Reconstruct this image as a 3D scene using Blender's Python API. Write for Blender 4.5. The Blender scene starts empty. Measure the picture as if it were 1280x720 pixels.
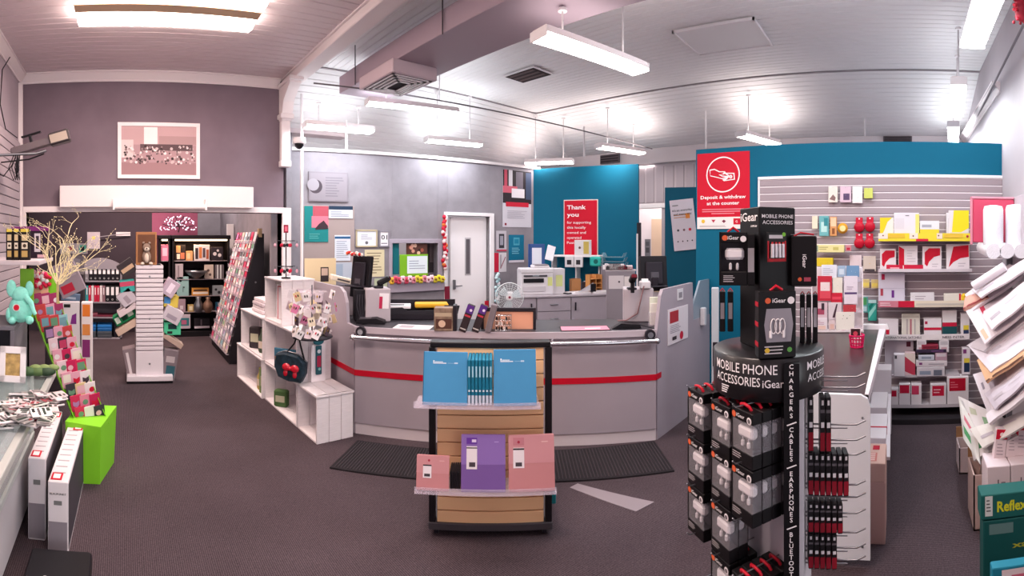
import bpy, bmesh, math, random
from mathutils import Matrix, Vector
R = random.Random(7)
PI = math.pi
F, YH, X0, H = 620.0, 298.0, 153.0, 1.70      # cylinder scale (px per radian), horizon row, column that looks along +Y, eye height
S = bpy.context.scene
COL = S.collection

def al(x): return (x - X0) / F
def rz_(x): return -al(x)
def pol(x, r): return (r*math.sin(al(x)), r*math.cos(al(x)))
def zr(y, r): return H + (YH - y)*r/F
def ath(x, y, z):                       # point seen at (x,y) that lies at height z
    r = F*(z - H)/(YH - y); p = pol(x, r); return (p[0], p[1], z)

class Plane:
    """vertical plane through p whose local x runs to the right of the viewer and local -y faces the room"""
    def __init__(s, px, py, deg): s.p = Vector((px, py)); s.rz = math.radians(deg)
    def sh(s, off):
        n = Vector((math.sin(s.rz), -math.cos(s.rz)))
        q = Plane(0, 0, 0); q.p = s.p + n*off; q.rz = s.rz; return q
    def hit(s, x):
        u = Vector((math.cos(s.rz), math.sin(s.rz))); d = Vector((math.sin(al(x)), math.cos(al(x))))
        det = u.x*(-d.y) + d.x*u.y
        t = (-s.p.x*(-d.y) + -s.p.y*d.x)/det
        q = s.p + u*t
        return t, q.length
    def pt(s, t): return (s.p.x + math.cos(s.rz)*t, s.p.y + math.sin(s.rz)*t)
    def box(s, x0, y0, x1, y1):
        t0, r0 = s.hit(x0); t1, r1 = s.hit(x1); tc = (t0+t1)/2
        c = s.pt(tc); rc = math.hypot(*c)
        return c, t1 - t0, zr(y1, rc), zr(y0, rc)

# ---------------------------------------------------------------- materials
MATS = {}
def lin(h):
    if not isinstance(h, str): return tuple(h)[:3]
    h = h.lstrip('#'); h = ''.join(c*2 for c in h) if len(h) == 3 else h; out = []
    for i in (0, 2, 4):
        c = int(h[i:i+2], 16)/255
        out.append(c/12.92 if c <= .04045 else ((c+.055)/1.055)**2.4)
    return tuple(out)
def mat(c, rough=.55, metal=0, noise=0, scale=30, bump=0, glass=0, emit=0, name=None, coat=0, stretch=None):
    key = (c, rough, metal, noise, scale, bump, glass, emit, coat, stretch)
    if key in MATS: return MATS[key]
    m = bpy.data.materials.new(name or 'paint'); m.use_nodes = True
    nt = m.node_tree; b = nt.nodes['Principled BSDF']; L = nt.links
    col = lin(c)
    b.inputs['Base Color'].default_value = (*col, 1); b.inputs['Roughness'].default_value = rough
    b.inputs['Metallic'].default_value = metal; b.inputs['Specular IOR Level'].default_value = .5 if (metal or coat or rough < .35) else .22
    if coat: b.inputs['Coat Weight'].default_value = coat
    if glass:
        b.inputs['Alpha'].default_value = 1 - glass
    if emit:
        b.inputs['Emission Color'].default_value = (*col, 1); b.inputs['Emission Strength'].default_value = emit
    if noise or bump:
        tc = nt.nodes.new('ShaderNodeTexCoord'); mp = nt.nodes.new('ShaderNodeMapping')
        if stretch: mp.inputs['Scale'].default_value = stretch
        nz = nt.nodes.new('ShaderNodeTexNoise'); nz.inputs['Scale'].default_value = scale; nz.inputs['Detail'].default_value = 5
        L.new(tc.outputs['Object'], mp.inputs[0]); L.new(mp.outputs[0], nz.inputs['Vector'])
        if noise:
            mr = nt.nodes.new('ShaderNodeMapRange'); mr.inputs[1].default_value = .3; mr.inputs[2].default_value = .7
            mr.inputs[3].default_value = 1 - noise; mr.inputs[4].default_value = 1 + noise
            vm = nt.nodes.new('ShaderNodeVectorMath'); vm.operation = 'SCALE'; vm.inputs[0].default_value = col
            L.new(nz.outputs['Fac'], mr.inputs[0]); L.new(mr.outputs[0], vm.inputs['Scale']); L.new(vm.outputs[0], b.inputs['Base Color'])
        if bump:
            bp = nt.nodes.new('ShaderNodeBump'); bp.inputs['Strength'].default_value = bump; bp.inputs['Distance'].default_value = .01
            L.new(nz.outputs['Fac'], bp.inputs['Height']); L.new(bp.outputs[0], b.inputs['Normal'])
    MATS[key] = m
    return m

WHITE = '#ece6e8'; BLACK = '#17151a'; RED = '#c5102c'; POSTRED = '#cf1234'; BLUE = '#0b6f8c'; GREY = '#8b858c'
def gloss(c): return mat(c, .25, coat=.3)
def paper(c): return mat(c, .6)
ALU = mat('#c9c6cb', .3, .8, name='aluminium'); CHROME = mat('#d8d8dc', .15, 1, name='chrome'); STEEL = mat('#8d8d92', .35, .9, name='steel')
BLK = mat(BLACK, .45, name='black'); WHT = mat(WHITE, .5, name='white'); DARKM = mat('#26222a', .4, name='charcoal')
GLASS = mat('#cfe6e6', .04, glass=.86, name='glass'); ACRYL = mat('#e8dcea', .08, glass=.72, name='clear_plastic')

# ---------------------------------------------------------------- mesh builder
TXT = {}
def text_geo(s, bold=0):
    if (s, bold) in TXT: return TXT[(s, bold)]
    cu = bpy.data.curves.new('t', 'FONT'); cu.body = s; cu.resolution_u = 2; cu.align_x = 'CENTER'; cu.fill_mode = 'FRONT'; cu.offset = bold
    o = bpy.data.objects.new('t', cu); me = bpy.data.meshes.new_from_object(o)
    vs = [(v.co.x, v.co.y) for v in me.vertices]; fs = [tuple(p.vertices) for p in me.polygons]
    bpy.data.objects.remove(o); bpy.data.curves.remove(cu); bpy.data.meshes.remove(me)
    TXT[(s, bold)] = (vs, fs); return vs, fs

class MB:
    def __init__(s): s.v = []; s.f = []; s.mi = []; s.ms = []; s.M = Matrix(); s.sm = []
    def _m(s, m):
        if m not in s.ms: s.ms.append(m)
        return s.ms.index(m)
    def add(s, vs, fs, m, smooth=False):
        b = len(s.v); s.v += [s.M @ Vector(v) for v in vs]; i = s._m(m)
        for f in fs: s.f.append(tuple(b+k for k in f)); s.mi.append(i); s.sm.append(smooth)
        return s
    def box(s, x0, x1, y0, y1, z0, z1, m):
        vs = [(x, y, z) for x in (x0, x1) for y in (y0, y1) for z in (z0, z1)]
        return s.add(vs, [(0,1,3,2), (4,6,7,5), (0,4,5,1), (2,3,7,6), (0,2,6,4), (1,5,7,3)], m)
    def bbox(s, x0, x1, y0, y1, z0, z1, m, r=.004):
        """box with chamfered vertical and horizontal edges"""
        x0, x1 = sorted((x0, x1)); y0, y1 = sorted((y0, y1)); z0, z1 = sorted((z0, z1))
        r = min(r, (x1-x0)*.45, (y1-y0)*.45, (z1-z0)*.45)
        def ring(i, z): return [(x0+i+r, y0+i, z), (x1-i-r, y0+i, z), (x1-i, y0+i+r, z), (x1-i, y1-i-r, z), (x1-i-r, y1-i, z), (x0+i+r, y1-i, z), (x0+i, y1-i-r, z), (x0+i, y0+i+r, z)]
        rs = [ring(r*.7, z0), ring(0, z0+r), ring(0, z1-r), ring(r*.7, z1)]
        return s.rings(rs, m, False)
    def rings(s, rs, m, smooth=True, cap=True, closed=True):
        n = len(rs[0]); vs = [p for r in rs for p in r]; fs = []
        for k in range(len(rs)-1):
            for i in range(n if closed else n-1):
                j = (i+1) % n; fs.append((k*n+i, k*n+j, (k+1)*n+j, (k+1)*n+i))
        s.add(vs, fs, m, smooth)
        if cap:
            s.add(list(rs[0]), [tuple(reversed(range(n)))], m); s.add(list(rs[-1]), [tuple(range(n))], m)
        return s
    def prism(s, poly, z0, z1, m, axis='z'):
        def q(p, t): return (p[0], p[1], t) if axis == 'z' else ((p[0], t, p[1]) if axis == 'y' else (t, p[0], p[1]))
        return s.rings([[q(p, z0) for p in poly], [q(p, z1) for p in poly]], m, False)
    def lathe(s, prof, m, n=20, c=(0,0,0), smooth=True):
        return s.rings([[(c[0]+r*math.cos(2*PI*i/n), c[1]+r*math.sin(2*PI*i/n), c[2]+z) for i in range(n)] for r, z in prof], m, smooth)
    def tube(s, pts, r, m, n=8):
        pts = [Vector(p) for p in pts]; rs = []; up = None
        for i, p in enumerate(pts):
            d = (pts[min(i+1, len(pts)-1)] - pts[max(i-1, 0)]).normalized()
            if up is None: up = Vector((0,0,1)) if abs(d.z) < .9 else Vector((1,0,0))
            a = d.cross(up).normalized(); b = a.cross(d).normalized(); up = b
            rr = r[i] if isinstance(r, (list, tuple)) else r
            rs.append([tuple(p + a*rr*math.cos(2*PI*k/n) + b*rr*math.sin(2*PI*k/n)) for k in range(n)])
        return s.rings(rs, m)
    def ell(s, c, r, m, n=12, k=8):
        if not isinstance(r, (list, tuple)): r = (r, r, r)
        rs = []
        for j in range(k+1):
            a = -PI/2 + PI*j/k; a = max(-PI/2+.05, min(PI/2-.05, a))
            rs.append([(c[0]+r[0]*math.cos(a)*math.cos(2*PI*i/n), c[1]+r[1]*math.cos(a)*math.sin(2*PI*i/n), c[2]+r[2]*math.sin(a)) for i in range(n)])
        return s.rings(rs, m)
    def quad(s, a, b, c, d, m): return s.add([a, b, c, d], [(0,1,2,3)], m)
    def face(s, x0, x1, z0, z1, y, m): return s.quad((x0,y,z0), (x1,y,z0), (x1,y,z1), (x0,y,z1), m)
    def poly(s, pts, y, m): return s.add([(p[0], y, p[1]) for p in pts], [tuple(range(len(pts)))], m)
    def ringf(s, cx, cz, r0, r1, y, m, n=28, a0=0, a1=2*PI):
        vs = []; fs = []
        for i in range(n+1):
            a = a0+(a1-a0)*i/n; vs += [(cx+r0*math.cos(a), y, cz+r0*math.sin(a)), (cx+r1*math.cos(a), y, cz+r1*math.sin(a))]
        for i in range(n): fs.append((2*i, 2*i+1, 2*i+3, 2*i+2))
        return s.add(vs, fs, m)
    def disc(s, cx, cz, r, y, m, n=18): return s.poly([(cx+r*math.cos(2*PI*i/n), cz+r*math.sin(2*PI*i/n)) for i in range(n)], y, m)
    def text(s, t, cx, z, h, y, m, w=None, bold=.01, warp=None, left=False):
        """upright text on a face whose normal is -y; h = capital height; w = fit width"""
        vs, fs = text_geo(t, bold)
        if not vs: return s
        k = h/.72; xs = [v[0] for v in vs]; tw = (max(xs)-min(xs))*k or 1; mid = (max(xs)+min(xs))/2
        kx = k*(w/tw if w else 1)
        off = -min(xs)*kx if left else -mid*kx
        P = [(cx+off+v[0]*kx, y, z+v[1]*k) for v in vs]
        if warp: P = [warp(p) for p in P]
        return s.add(P, fs, m)
    def lines(s, x0, x1, z0, z1, n, y, m, th=.35, seed=0):
        """small print: bars of uneven length"""
        rr = random.Random(seed); dz = (z1-z0)/n
        for i in range(n):
            s.face(x0, x0+(x1-x0)*rr.uniform(.55, 1), z0+i*dz+dz*.3, z0+i*dz+dz*(.3+th), y, m)
        return s
    def build(s, name, parent=None, bevel=0):
        me = bpy.data.meshes.new(name); me.from_pydata([tuple(v) for v in s.v], [], s.f)
        for m in s.ms: me.materials.append(m)
        me.polygons.foreach_set('material_index', s.mi); me.polygons.foreach_set('use_smooth', s.sm)
        bm = bmesh.new(); bm.from_mesh(me)
        bmesh.ops.recalc_face_normals(bm, faces=[f for f in bm.faces])
        bm.to_mesh(me); bm.free(); me.update()
        o = bpy.data.objects.new(name, me); COL.objects.link(o)
        if parent: o.parent = parent
        if bevel:
            b = o.modifiers.new('b', 'BEVEL'); b.width = bevel; b.segments = 2; b.limit_method = 'ANGLE'
        return o

def tag(o, label, cat, group=None, kind=None):
    o['label'] = label; o['category'] = cat
    if group: o['group'] = group
    if kind: o['kind'] = kind
    return o
def at(o, loc, rz=0, rx=0, ry=0):
    o.location = loc if len(loc) == 3 else (loc[0], loc[1], 0); o.rotation_euler = (rx, ry, rz); return o
def thing(name, label, cat, loc=(0,0,0), rz=0, group=None, rx=0, ry=0):
    o = bpy.data.objects.new(name, None); o.empty_display_size = .05; COL.objects.link(o)
    at(o, loc, rz, rx, ry); return tag(o, label, cat, group)
def single(name, label, cat, mb, loc=(0,0,0), rz=0, group=None, rx=0, ry=0, bevel=0):
    return tag(at(mb.build(name, None, bevel), loc, rz, rx, ry), label, cat, group)
def struct(name, mb):
    o = mb.build(name); o['kind'] = 'structure'; return o
def copy_tree(o, parent=None):
    c = o.copy(); COL.objects.link(c)
    if parent: c.parent = parent
    for ch in [q for q in list(COL.objects) if q.parent == o]: copy_tree(ch, c)
    return c
def boards(mb, O, A, B, n, depth, nrm, m, gap=.18):
    """n tongue-and-groove boards: A spans them, B runs along them, grooves sunk against nrm"""
    O, A, B, N = Vector(O), Vector(A), Vector(B), Vector(nrm)*depth
    for i in range(n):
        a0 = O + A*(i/n); a1 = O + A*((i+1-gap)/n); am = O + A*((i+1-gap/2)/n) - N; a2 = O + A*((i+1)/n)
        for p, q in ((a0, a1), (a1, am), (am, a2)):
            mb.add([tuple(p), tuple(q), tuple(q+B), tuple(p+B)], [(0,1,2,3)], m)

def pack(name, label, cat, pl, x0, y0, x1, y1, d=.02, col=WHITE, dec=(), txt=(), off=0, z=None, group=None, r=.003, side=None, hang=False, lean=0, parent=None):
    """a carton / card / packet whose front covers a pixel box on plane pl (shifted towards the room by off+d)"""
    c, w, z0, z1 = pl.sh(off + d).box(x0, y0, x1, y1)
    if z is not None: z0 = z
    h = z1 - z0
    mb = MB(); base = col if not isinstance(col, str) else paper(col)
    mb.bbox(-w/2, w/2, 0, d, 0, h, base, r)
    if side: mb.face(-w/2+.001, w/2-.001, 0, h, d*.5, paper(side))
    deco(mb, w, h, -.0008, dec, txt)
    if hang: mb.tube([(0, d, h*.93), (0, -.02, h*.93)], .002, CHROME, 5)
    o = mb.build(name, parent)
    at(o, (c[0], c[1], z0), pl.rz, lean)
    if parent is None: tag(o, label, cat, group)
    return o
def deco(mb, w, h, y, dec=(), txt=()):
    k = 0
    for q in dec:
        k += 1; yy = y - .0004*k
        if q[0] == 'o': mb.disc((q[1]-.5)*w, q[2]*h, q[3]*w, yy, paper(q[4]))
        elif q[0] == 'l': mb.lines((q[1]-.5)*w, (q[3]-.5)*w, q[2]*h, q[4]*h, q[5], yy, paper(q[6]), seed=len(dec))
        elif q[0] == 'p': mb.poly([((a-.5)*w, b*h) for a, b in q[1]], yy, paper(q[2]))
        else: mb.face((q[0]-.5)*w, (q[2]-.5)*w, q[1]*h, q[3]*h, yy, paper(q[4]))
    for q in txt:                                   # (string, cx, z, cap height in h, colour, [fit width in w])
        mb.text(q[0], (q[1]-.5)*w, q[2]*h, q[3]*h, y-.004, paper(q[4]), w=q[5]*w if len(q) > 5 else None)
EXPO = 0.2
WORLD = 3.0
LAMPW = 17
UPW = 8
CARP0, CARP1 = '#2c2428', '#5e5056'
# ================================================================ camera, world, planes
cam = bpy.data.cameras.new('camera'); co = bpy.data.objects.new('camera', cam); COL.objects.link(co); S.camera = co
cam.type = 'PANO'; cam.panorama_type = 'CENTRAL_CYLINDRICAL'
cam.central_cylindrical_radius = 1
cam.central_cylindrical_range_u_min = -640/F; cam.central_cylindrical_range_u_max = 640/F
cam.central_cylindrical_range_v_min = -(720-YH)/F; cam.central_cylindrical_range_v_max = YH/F
co.location = (0, 0, H); co.rotation_euler = (PI/2, 0, -al(640)); cam.clip_start = .05
S.view_settings.view_transform = 'Standard'; S.view_settings.look = 'None'; S.view_settings.gamma = 1; S.view_settings.use_curve_mapping = False
S.view_settings.exposure = EXPO
w = bpy.data.worlds.new('sky'); S.world = w; w.use_nodes = True
w.node_tree.nodes['Background'].inputs[0].default_value = (.95, .96, 1, 1); w.node_tree.nodes['Background'].inputs[1].default_value = WORLD

PW = Plane(0, 6.0, 0)                       # wall with the framed photograph
GW = Plane(2.0, 6.31, -7.8)                 # grey wall behind the counter
BPN = Plane(6.27, 5.67, -68.7)              # blue panel with the red thank-you sign
SW = Plane(4.87, 0, -90)                    # blue partition with the slat wall
CT = Plane(1.95, 3.85, -47.4)               # chamfered counter front

# ================================================================ the room
carpet = mat('#6b5a60', .95, noise=.22, scale=55, bump=.35, name='carpet')
def carpet_mat():
    m = bpy.data.materials.new('carpet'); m.use_nodes = True; nt = m.node_tree; b = nt.nodes['Principled BSDF']; b.inputs['Roughness'].default_value = .95
    b.inputs['Specular IOR Level'].default_value = .15
    tc = nt.nodes.new('ShaderNodeTexCoord')
    n1 = nt.nodes.new('ShaderNodeTexNoise'); n1.inputs['Scale'].default_value = 1.3; n1.inputs['Detail'].default_value = 4
    n2 = nt.nodes.new('ShaderNodeTexNoise'); n2.inputs['Scale'].default_value = 110; n2.inputs['Detail'].default_value = 3
    wv = nt.nodes.new('ShaderNodeTexWave'); wv.inputs['Scale'].default_value = 28; wv.inputs['Distortion'].default_value = 3; wv.inputs['Detail Scale'].default_value = 6
    for n in (n1, n2, wv): nt.links.new(tc.outputs['Object'], n.inputs['Vector'])
    mx = nt.nodes.new('ShaderNodeMix'); mx.data_type = 'FLOAT'; mx.inputs[0].default_value = .4
    nt.links.new(n2.outputs['Fac'], mx.inputs[2]); nt.links.new(wv.outputs['Fac'], mx.inputs[3])
    ad = nt.nodes.new('ShaderNodeMath'); ad.operation = 'MULTIPLY_ADD'; ad.inputs[1].default_value = .35; nt.links.new(n1.outputs['Fac'], ad.inputs[0]); nt.links.new(mx.outputs[0], ad.inputs[2])
    cr = nt.nodes.new('ShaderNodeValToRGB'); cr.color_ramp.elements[0].position = .35; cr.color_ramp.elements[1].position = 1.0
    cr.color_ramp.elements[0].color = (*lin(CARP0), 1); cr.color_ramp.elements[1].color = (*lin(CARP1), 1)
    nt.links.new(ad.outputs[0], cr.inputs[0]); nt.links.new(cr.outputs[0], b.inputs['Base Color'])
    bp = nt.nodes.new('ShaderNodeBump'); bp.inputs['Strength'].default_value = .4; bp.inputs['Distance'].default_value = .006
    nt.links.new(mx.outputs[0], bp.inputs['Height']); nt.links.new(bp.outputs[0], b.inputs['Normal'])
    return m
CARPET = carpet_mat()
struct('floor', MB().box(-2.2, 9.2, -3.2, 11.2, -.1, 0, CARPET))
mauve = mat('#7a6a74', .8, noise=.10, scale=2.2, bump=.25, name='mauve_plaster')
greyw = mat('#8d868d', .75, noise=.10, scale=5, bump=.5, name='grey_plaster')
creamp = mat('#eadfe0', .55, name='cream_paint'); ceilp = mat('#d9c9cc', .55, name='ceiling_paint'); ceilr = mat('#ebe7e8', .6, name='ceiling_paint')
bluem = mat('#005f7c', .7, name='blue_paint'); bluem2 = mat('#005068', .7, name='blue_paint')

# picture wall with the wide opening into the next room
OX0, OX1, OZ = 6*math.tan(al(33)), 6*math.tan(al(352)), zr(265, 6.0)
mb = MB(); mb.box(-1.3, OX0, 6.0, 6.18, 0, 3.72, mauve); mb.box(OX1, 2.02, 6.0, 6.18, 0, 3.72, mauve); mb.box(OX0, OX1, 6.0, 6.18, OZ, 3.72, mauve)
struct('wall_back', mb)
c0 = 6*math.tan(al(27)); c1 = 6*math.tan(al(363))
tr = MB(); tr.bbox(c0, c1, 5.965, 6.0, OZ, OZ+.07, creamp); struct('trim_1', tr)
tr = MB(); tr.bbox(c0, OX0, 5.965, 6.18, 0, OZ, creamp); struct('trim_2', tr)
tr = MB(); tr.bbox(OX1, c1, 5.965, 6.18, 0, OZ, creamp); struct('trim_3', tr)
def cornice(mb, p0, p1, n, z, m, s=.09):
    """moulded cornice from p0 to p1 just under height z, n = unit normal into the room"""
    prof = [(0, -s*1.25), (.012, -s*1.25), (.014, -s), (.05*s/.09, -s*.55), (s*.85, -s*.2), (s, -s*.18), (s, 0), (0, 0)]
    a = [(p0[0]+n[0]*d, p0[1]+n[1]*d, z+h) for d, h in prof]; b = [(p1[0]+n[0]*d, p1[1]+n[1]*d, z+h) for d, h in prof]
    mb.rings([a, b], m, False)
mb = MB(); cornice(mb, (-1.25, 6.0), (1.96, 6.0), (0, -1), 3.71, creamp); cornice(mb, (-1.25, 6.0), (-1.25, -1), (1, 0), 3.71, creamp); struct('trim_4', mb)
# ceiling of the left room: painted boards that run along X
mb = MB(); boards(mb, (-1.3, -3.1, 3.71), (0, 9.2, 0), (3.3, 0, 0), 80, .022, (0, 0, -1), ceilp); mb.box(-1.3, 2.0, -3.1, 6.1, 3.73, 3.8, ceilp)
struct('ceiling', mb)
# left wall: pale slat panels above, plain below
mb = MB(); mb.box(-1.4, -1.25, -3.1, 6.1, 0, 3.72, mat('#a79aa2', .7, noise=.05, scale=3))
struct('wall_left', mb)
sl = mat('#b3a6ad', .5, name='slat_board')
mb = MB()
for k in range(20):
    mb.bbox(-1.25, -1.225, 2.0, 5.86, .86+k*.1, .95+k*.1, sl, .004)
mb.box(-1.25, -1.235, 2.0, 5.86, .84, 2.86, mat('#5f545c', .6))
mb.bbox(-1.25, -1.2, 5.86, 5.92, .4, 3.58, creamp)
struct('trim_5', mb)
# beam with corbel between the two ceilings
mb = MB(); mb.bbox(2.0, 2.18, -3.1, 6.1, 3.62, 4.05, creamp, .01); mb.bbox(1.97, 2.0, -3.1, 6.05, 3.70, 3.80, creamp, .006); struct('trim_6', mb)
mb = MB(); X_ = 1.93
mb.prism([(5.97, 3.62), (5.55, 3.62), (5.55, 3.56), (5.62, 3.52), (5.80, 3.40), (5.86, 3.22), (5.88, 3.18), (5.97, 3.18)], X_+.02, X_+.16, creamp, 'x')
mb.bbox(X_, X_+.18, 5.5, 5.98, 3.585, 3.63, creamp); mb.bbox(X_+.03, X_+.15, 5.9, 5.985, 2.68, 3.25, creamp, .008); mb.bbox(X_+.02, X_+.16, 5.89, 5.99, 2.60, 2.68, creamp, .008)
mb.bbox(X_+.0, X_+.18, 5.84, 5.99, 3.2, 3.26, creamp, .008)
single('beam_corbel', 'cream moulded timber corbel under the end of the ceiling beam', 'bracket', mb)
# right ceiling: flat centre with raked sides
ZC = 3.85; DX, DY = 6.3, 5.72
mb = MB(); boards(mb, (2.1, -3.1, ZC), (DX-2.1, 0, 0), (0, DY+3.1, 0), 44, .012, (0, 0, -1), ceilr)
boards(mb, (2.1, DY, ZC), (0, .85, -.95), (DX-2.1+2.1, 0, 0), 14, .012, (0, -.7, -.7), ceilr)
boards(mb, (DX, -3.1, ZC), (1.6, 0, -.55), (0, DY+3.9, 0), 17, .012, (-.3, 0, -.9), ceilr)
mb.box(2.1, 9.0, -3.1, 7.0, ZC+.02, ZC+.08, ceilr)
struct('ceiling_right', mb)
mb = MB(); mb.tube([(2.2, DY, ZC-.012), (DX, DY, ZC-.012), (DX, -1, ZC-.012)], .012, mat('#a59ca0', .5), 4); struct('trim_7', mb)
# grey wall behind the counter (door opening cut in it)
gL = GW.hit(371)[0]; gR = GW.hit(673)[0]
def gbox(mb, t0, t1, z0, z1, m, d0=0, d1=.12):
    mb.M = Matrix.Translation((GW.p.x, GW.p.y, 0)) @ Matrix.Rotation(GW.rz, 4, 'Z'); mb.bbox(t0, t1, d0, d1, z0, z1, m); mb.M = Matrix()
dc, dw, dz0, dz1 = GW.box(559, 270, 612, 400); dt = GW.hit(559)[0]; DZ = dz1
hc, hw, hz0, hz1 = GW.box(490, 304, 547, 352); ht = GW.hit(490)[0]
mb = MB(); ZG = 2.88
gbox(mb, -.05, ht, 0, ZG, greyw); gbox(mb, ht, ht+hw, 0, hz0, greyw); gbox(mb, ht, ht+hw, hz1, ZG, greyw); gbox(mb, ht+hw, dt, 0, ZG, greyw)
gbox(mb, dt, dt+dw, DZ, ZG, greyw); gbox(mb, dt+dw, gR, 0, ZG, greyw)
struct('wall_grey', mb)
mb = MB(); gbox(mb, -.05, gR+.02, ZG, ZG+.045, creamp, -.03, .14); struct('trim_8', mb)
dt0, dt1 = GW.hit(555)[0], GW.hit(617)[0]
mb = MB(); gbox(mb, dt0, dt, 0, DZ, WHT, -.02, .14); gbox(mb, dt+dw, dt1, 0, DZ, WHT, -.02, .14); gbox(mb, dt0, dt1, DZ, DZ+.05, WHT, -.02, .14); struct('trim_9', mb)
# hatch frame
hT0, hT1 = GW.hit(486)[0], GW.hit(552)[0]
lil = mat('#a79ba8', .6)
mb = MB(); gbox(mb, hT0, ht, hz0, hz1, lil, -.02, .13); gbox(mb, ht+hw, hT1, hz0, hz1, lil, -.02, .13); gbox(mb, hT0, hT1, hz1, hz1+.06, lil, -.02, .13); gbox(mb, hT0-.01, hT1+.02, hz0-.14, hz0, lil, -.05, .13); struct('window_1', mb)
# white room behind the grey wall, seen through door and hatch
mb = MB(); mb.box(2.2, 9.0, 8.2, 8.3, 0, 3.3, mat('#b8b2b8', .7)); struct('wall_rear', mb)
mb = MB(); mb.box(2.2, 8.4, 6.55, 8.3, 3.3, 3.35, ceilr); struct('ceiling_back', mb)
# blue panel
bp0, br0 = BPN.hit(671.5); bp1, br1 = BPN.hit(798)
mb = MB(); mb.M = Matrix.Translation((BPN.p.x, BPN.p.y, 0)) @ Matrix.Rotation(BPN.rz, 4, 'Z'); mb.prism([(bp0-.3, 0), (bp1, 0), (bp1, zr(205, br1)), (bp0-.3, zr(211.5, br0))], 0, .07, bluem, 'y'); mb.box(bp1, bp1+.003, .0, .07, 0, zr(205, br1), bluem2)
struct('wall_blue', mb)
# far wall beyond, with frieze, weatherboards and lit doorway
mb = MB(); mb.box(7.9, 8.0, -1.2, 4.15, 0, 3.35, mat('#b9adb3', .6)); mb.box(7.9, 8.0, 4.72, 7.0, 0, 3.35, mat('#b9adb3', .6)); mb.box(7.9, 8.0, 4.15, 4.72, 2.25, 3.35, mat('#b9adb3', .6))
for k in range(40): mb.bbox(7.885, 7.9, -1.1+k*.2, -.94+k*.2, 2.35, 3.0, mat('#a89da4', .6), .01)
mb.bbox(7.82, 7.9, -1.2, 7.0, 3.05, 3.32, creamp, .01); mb.bbox(7.86, 7.9, 4.0, 4.9, 2.25, 2.33, WHT)
struct('wall_far', mb)
mb = MB(); mb.box(9.0, 9.1, 3.0, 6.2, 0, 3.3, mat('#d9d2d2', .6)); mb.box(8.97, 9.0, 4.55, 4.95, .6, 2.1, mat('#cdb59b', .6)); struct('wall_outside', mb)
# blue partition that carries the slat wall
y0_, r0_ = SW.hit(870); zt = 2.65
mb = MB(); mb.box(4.87, 4.95, -1.0, 4.87/math.tan(al(870)), 0, zt, bluem); struct('wall_right', mb)
# right wall and room shell behind the camera, with daylight windows
rw = mat('#b0a7ad', .65, noise=.04, scale=2)
mb = MB(); mb.box(1.2, 8.0, -1.15, -1.0, 0, 3.95, rw); struct('wall_side', mb)
mb = MB(); cornice(mb, (4.95, -1.0), (7.8, -1.0), (0, 1), 3.3, creamp); struct('trim_10', mb)
mb = MB()
mb.box(-1.4, 1.3, -3.2, -3.1, 0, .25, rw); mb.box(-1.4, 1.3, -3.2, -3.1, 2.9, 3.9, rw)
for x in (-1.4, -.08, 1.2): mb.box(x, x+.1, -3.2, -3.1, .5, 2.9, rw)
mb.box(1.2, 1.3, -3.2, -1.0, 0, .5, rw); mb.box(1.2, 1.3, -3.2, -1.0, 2.9, 3.9, rw); mb.box(1.2, 1.3, -1.3, -1.0, .5, 2.9, rw)
struct('wall_front', mb)
# next room through the opening
dk = mat('#3d333b', .8, noise=.08, scale=3); pk = mat('#8f4f68', .8, noise=.06, scale=3)
xd = 9.0*math.tan(al(190)); xe = 9.0*math.tan(al(247))
mb = MB(); mb.box(-2.1, xd, 9.0, 9.1, 0, 3.1, dk); mb.box(xd, xe, 9.0, 9.1, 0, 3.1, pk); mb.box(xe-.1, xe, 9.1, 10.6, 0, 3.1, greyw); mb.box(xe, 3.0, 10.6, 10.7, 0, 3.1, greyw)
struct('wall_backroom', mb)
mb = MB(); mb.box(-2.2, -2.1, 6.1, 9.1, 0, 3.1, dk); struct('wall_backroom_left', mb)
mb = MB(); mb.box(2.12, 2.2, 6.18, 10.7, 0, 3.1, greyw); struct('wall_backroom_right', mb)
mb = MB(); mb.box(-2.2, 3.0, 6.18, 10.7, 3.1, 3.16, ceilp); struct('ceiling_backroom', mb)
q0 = pol(284, 9.4); mb = MB(); mb.bbox(q0[0], q0[0]+.13, q0[1], q0[1]+.06, 0, zr(280, 9.4), WHT); struct('trim_11', mb)
# white vertical conduit in the corner and skirting
p = pol(376.5, 6.35)
mb = MB(); mb.tube([(p[0], p[1]-.02, .9), (p[0], p[1]-.02, zr(118, 6.35))], .02, WHT, 8); single('wall_conduit', 'white vertical pipe in the corner beside the beam corbel', 'pipe', mb)

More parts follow.
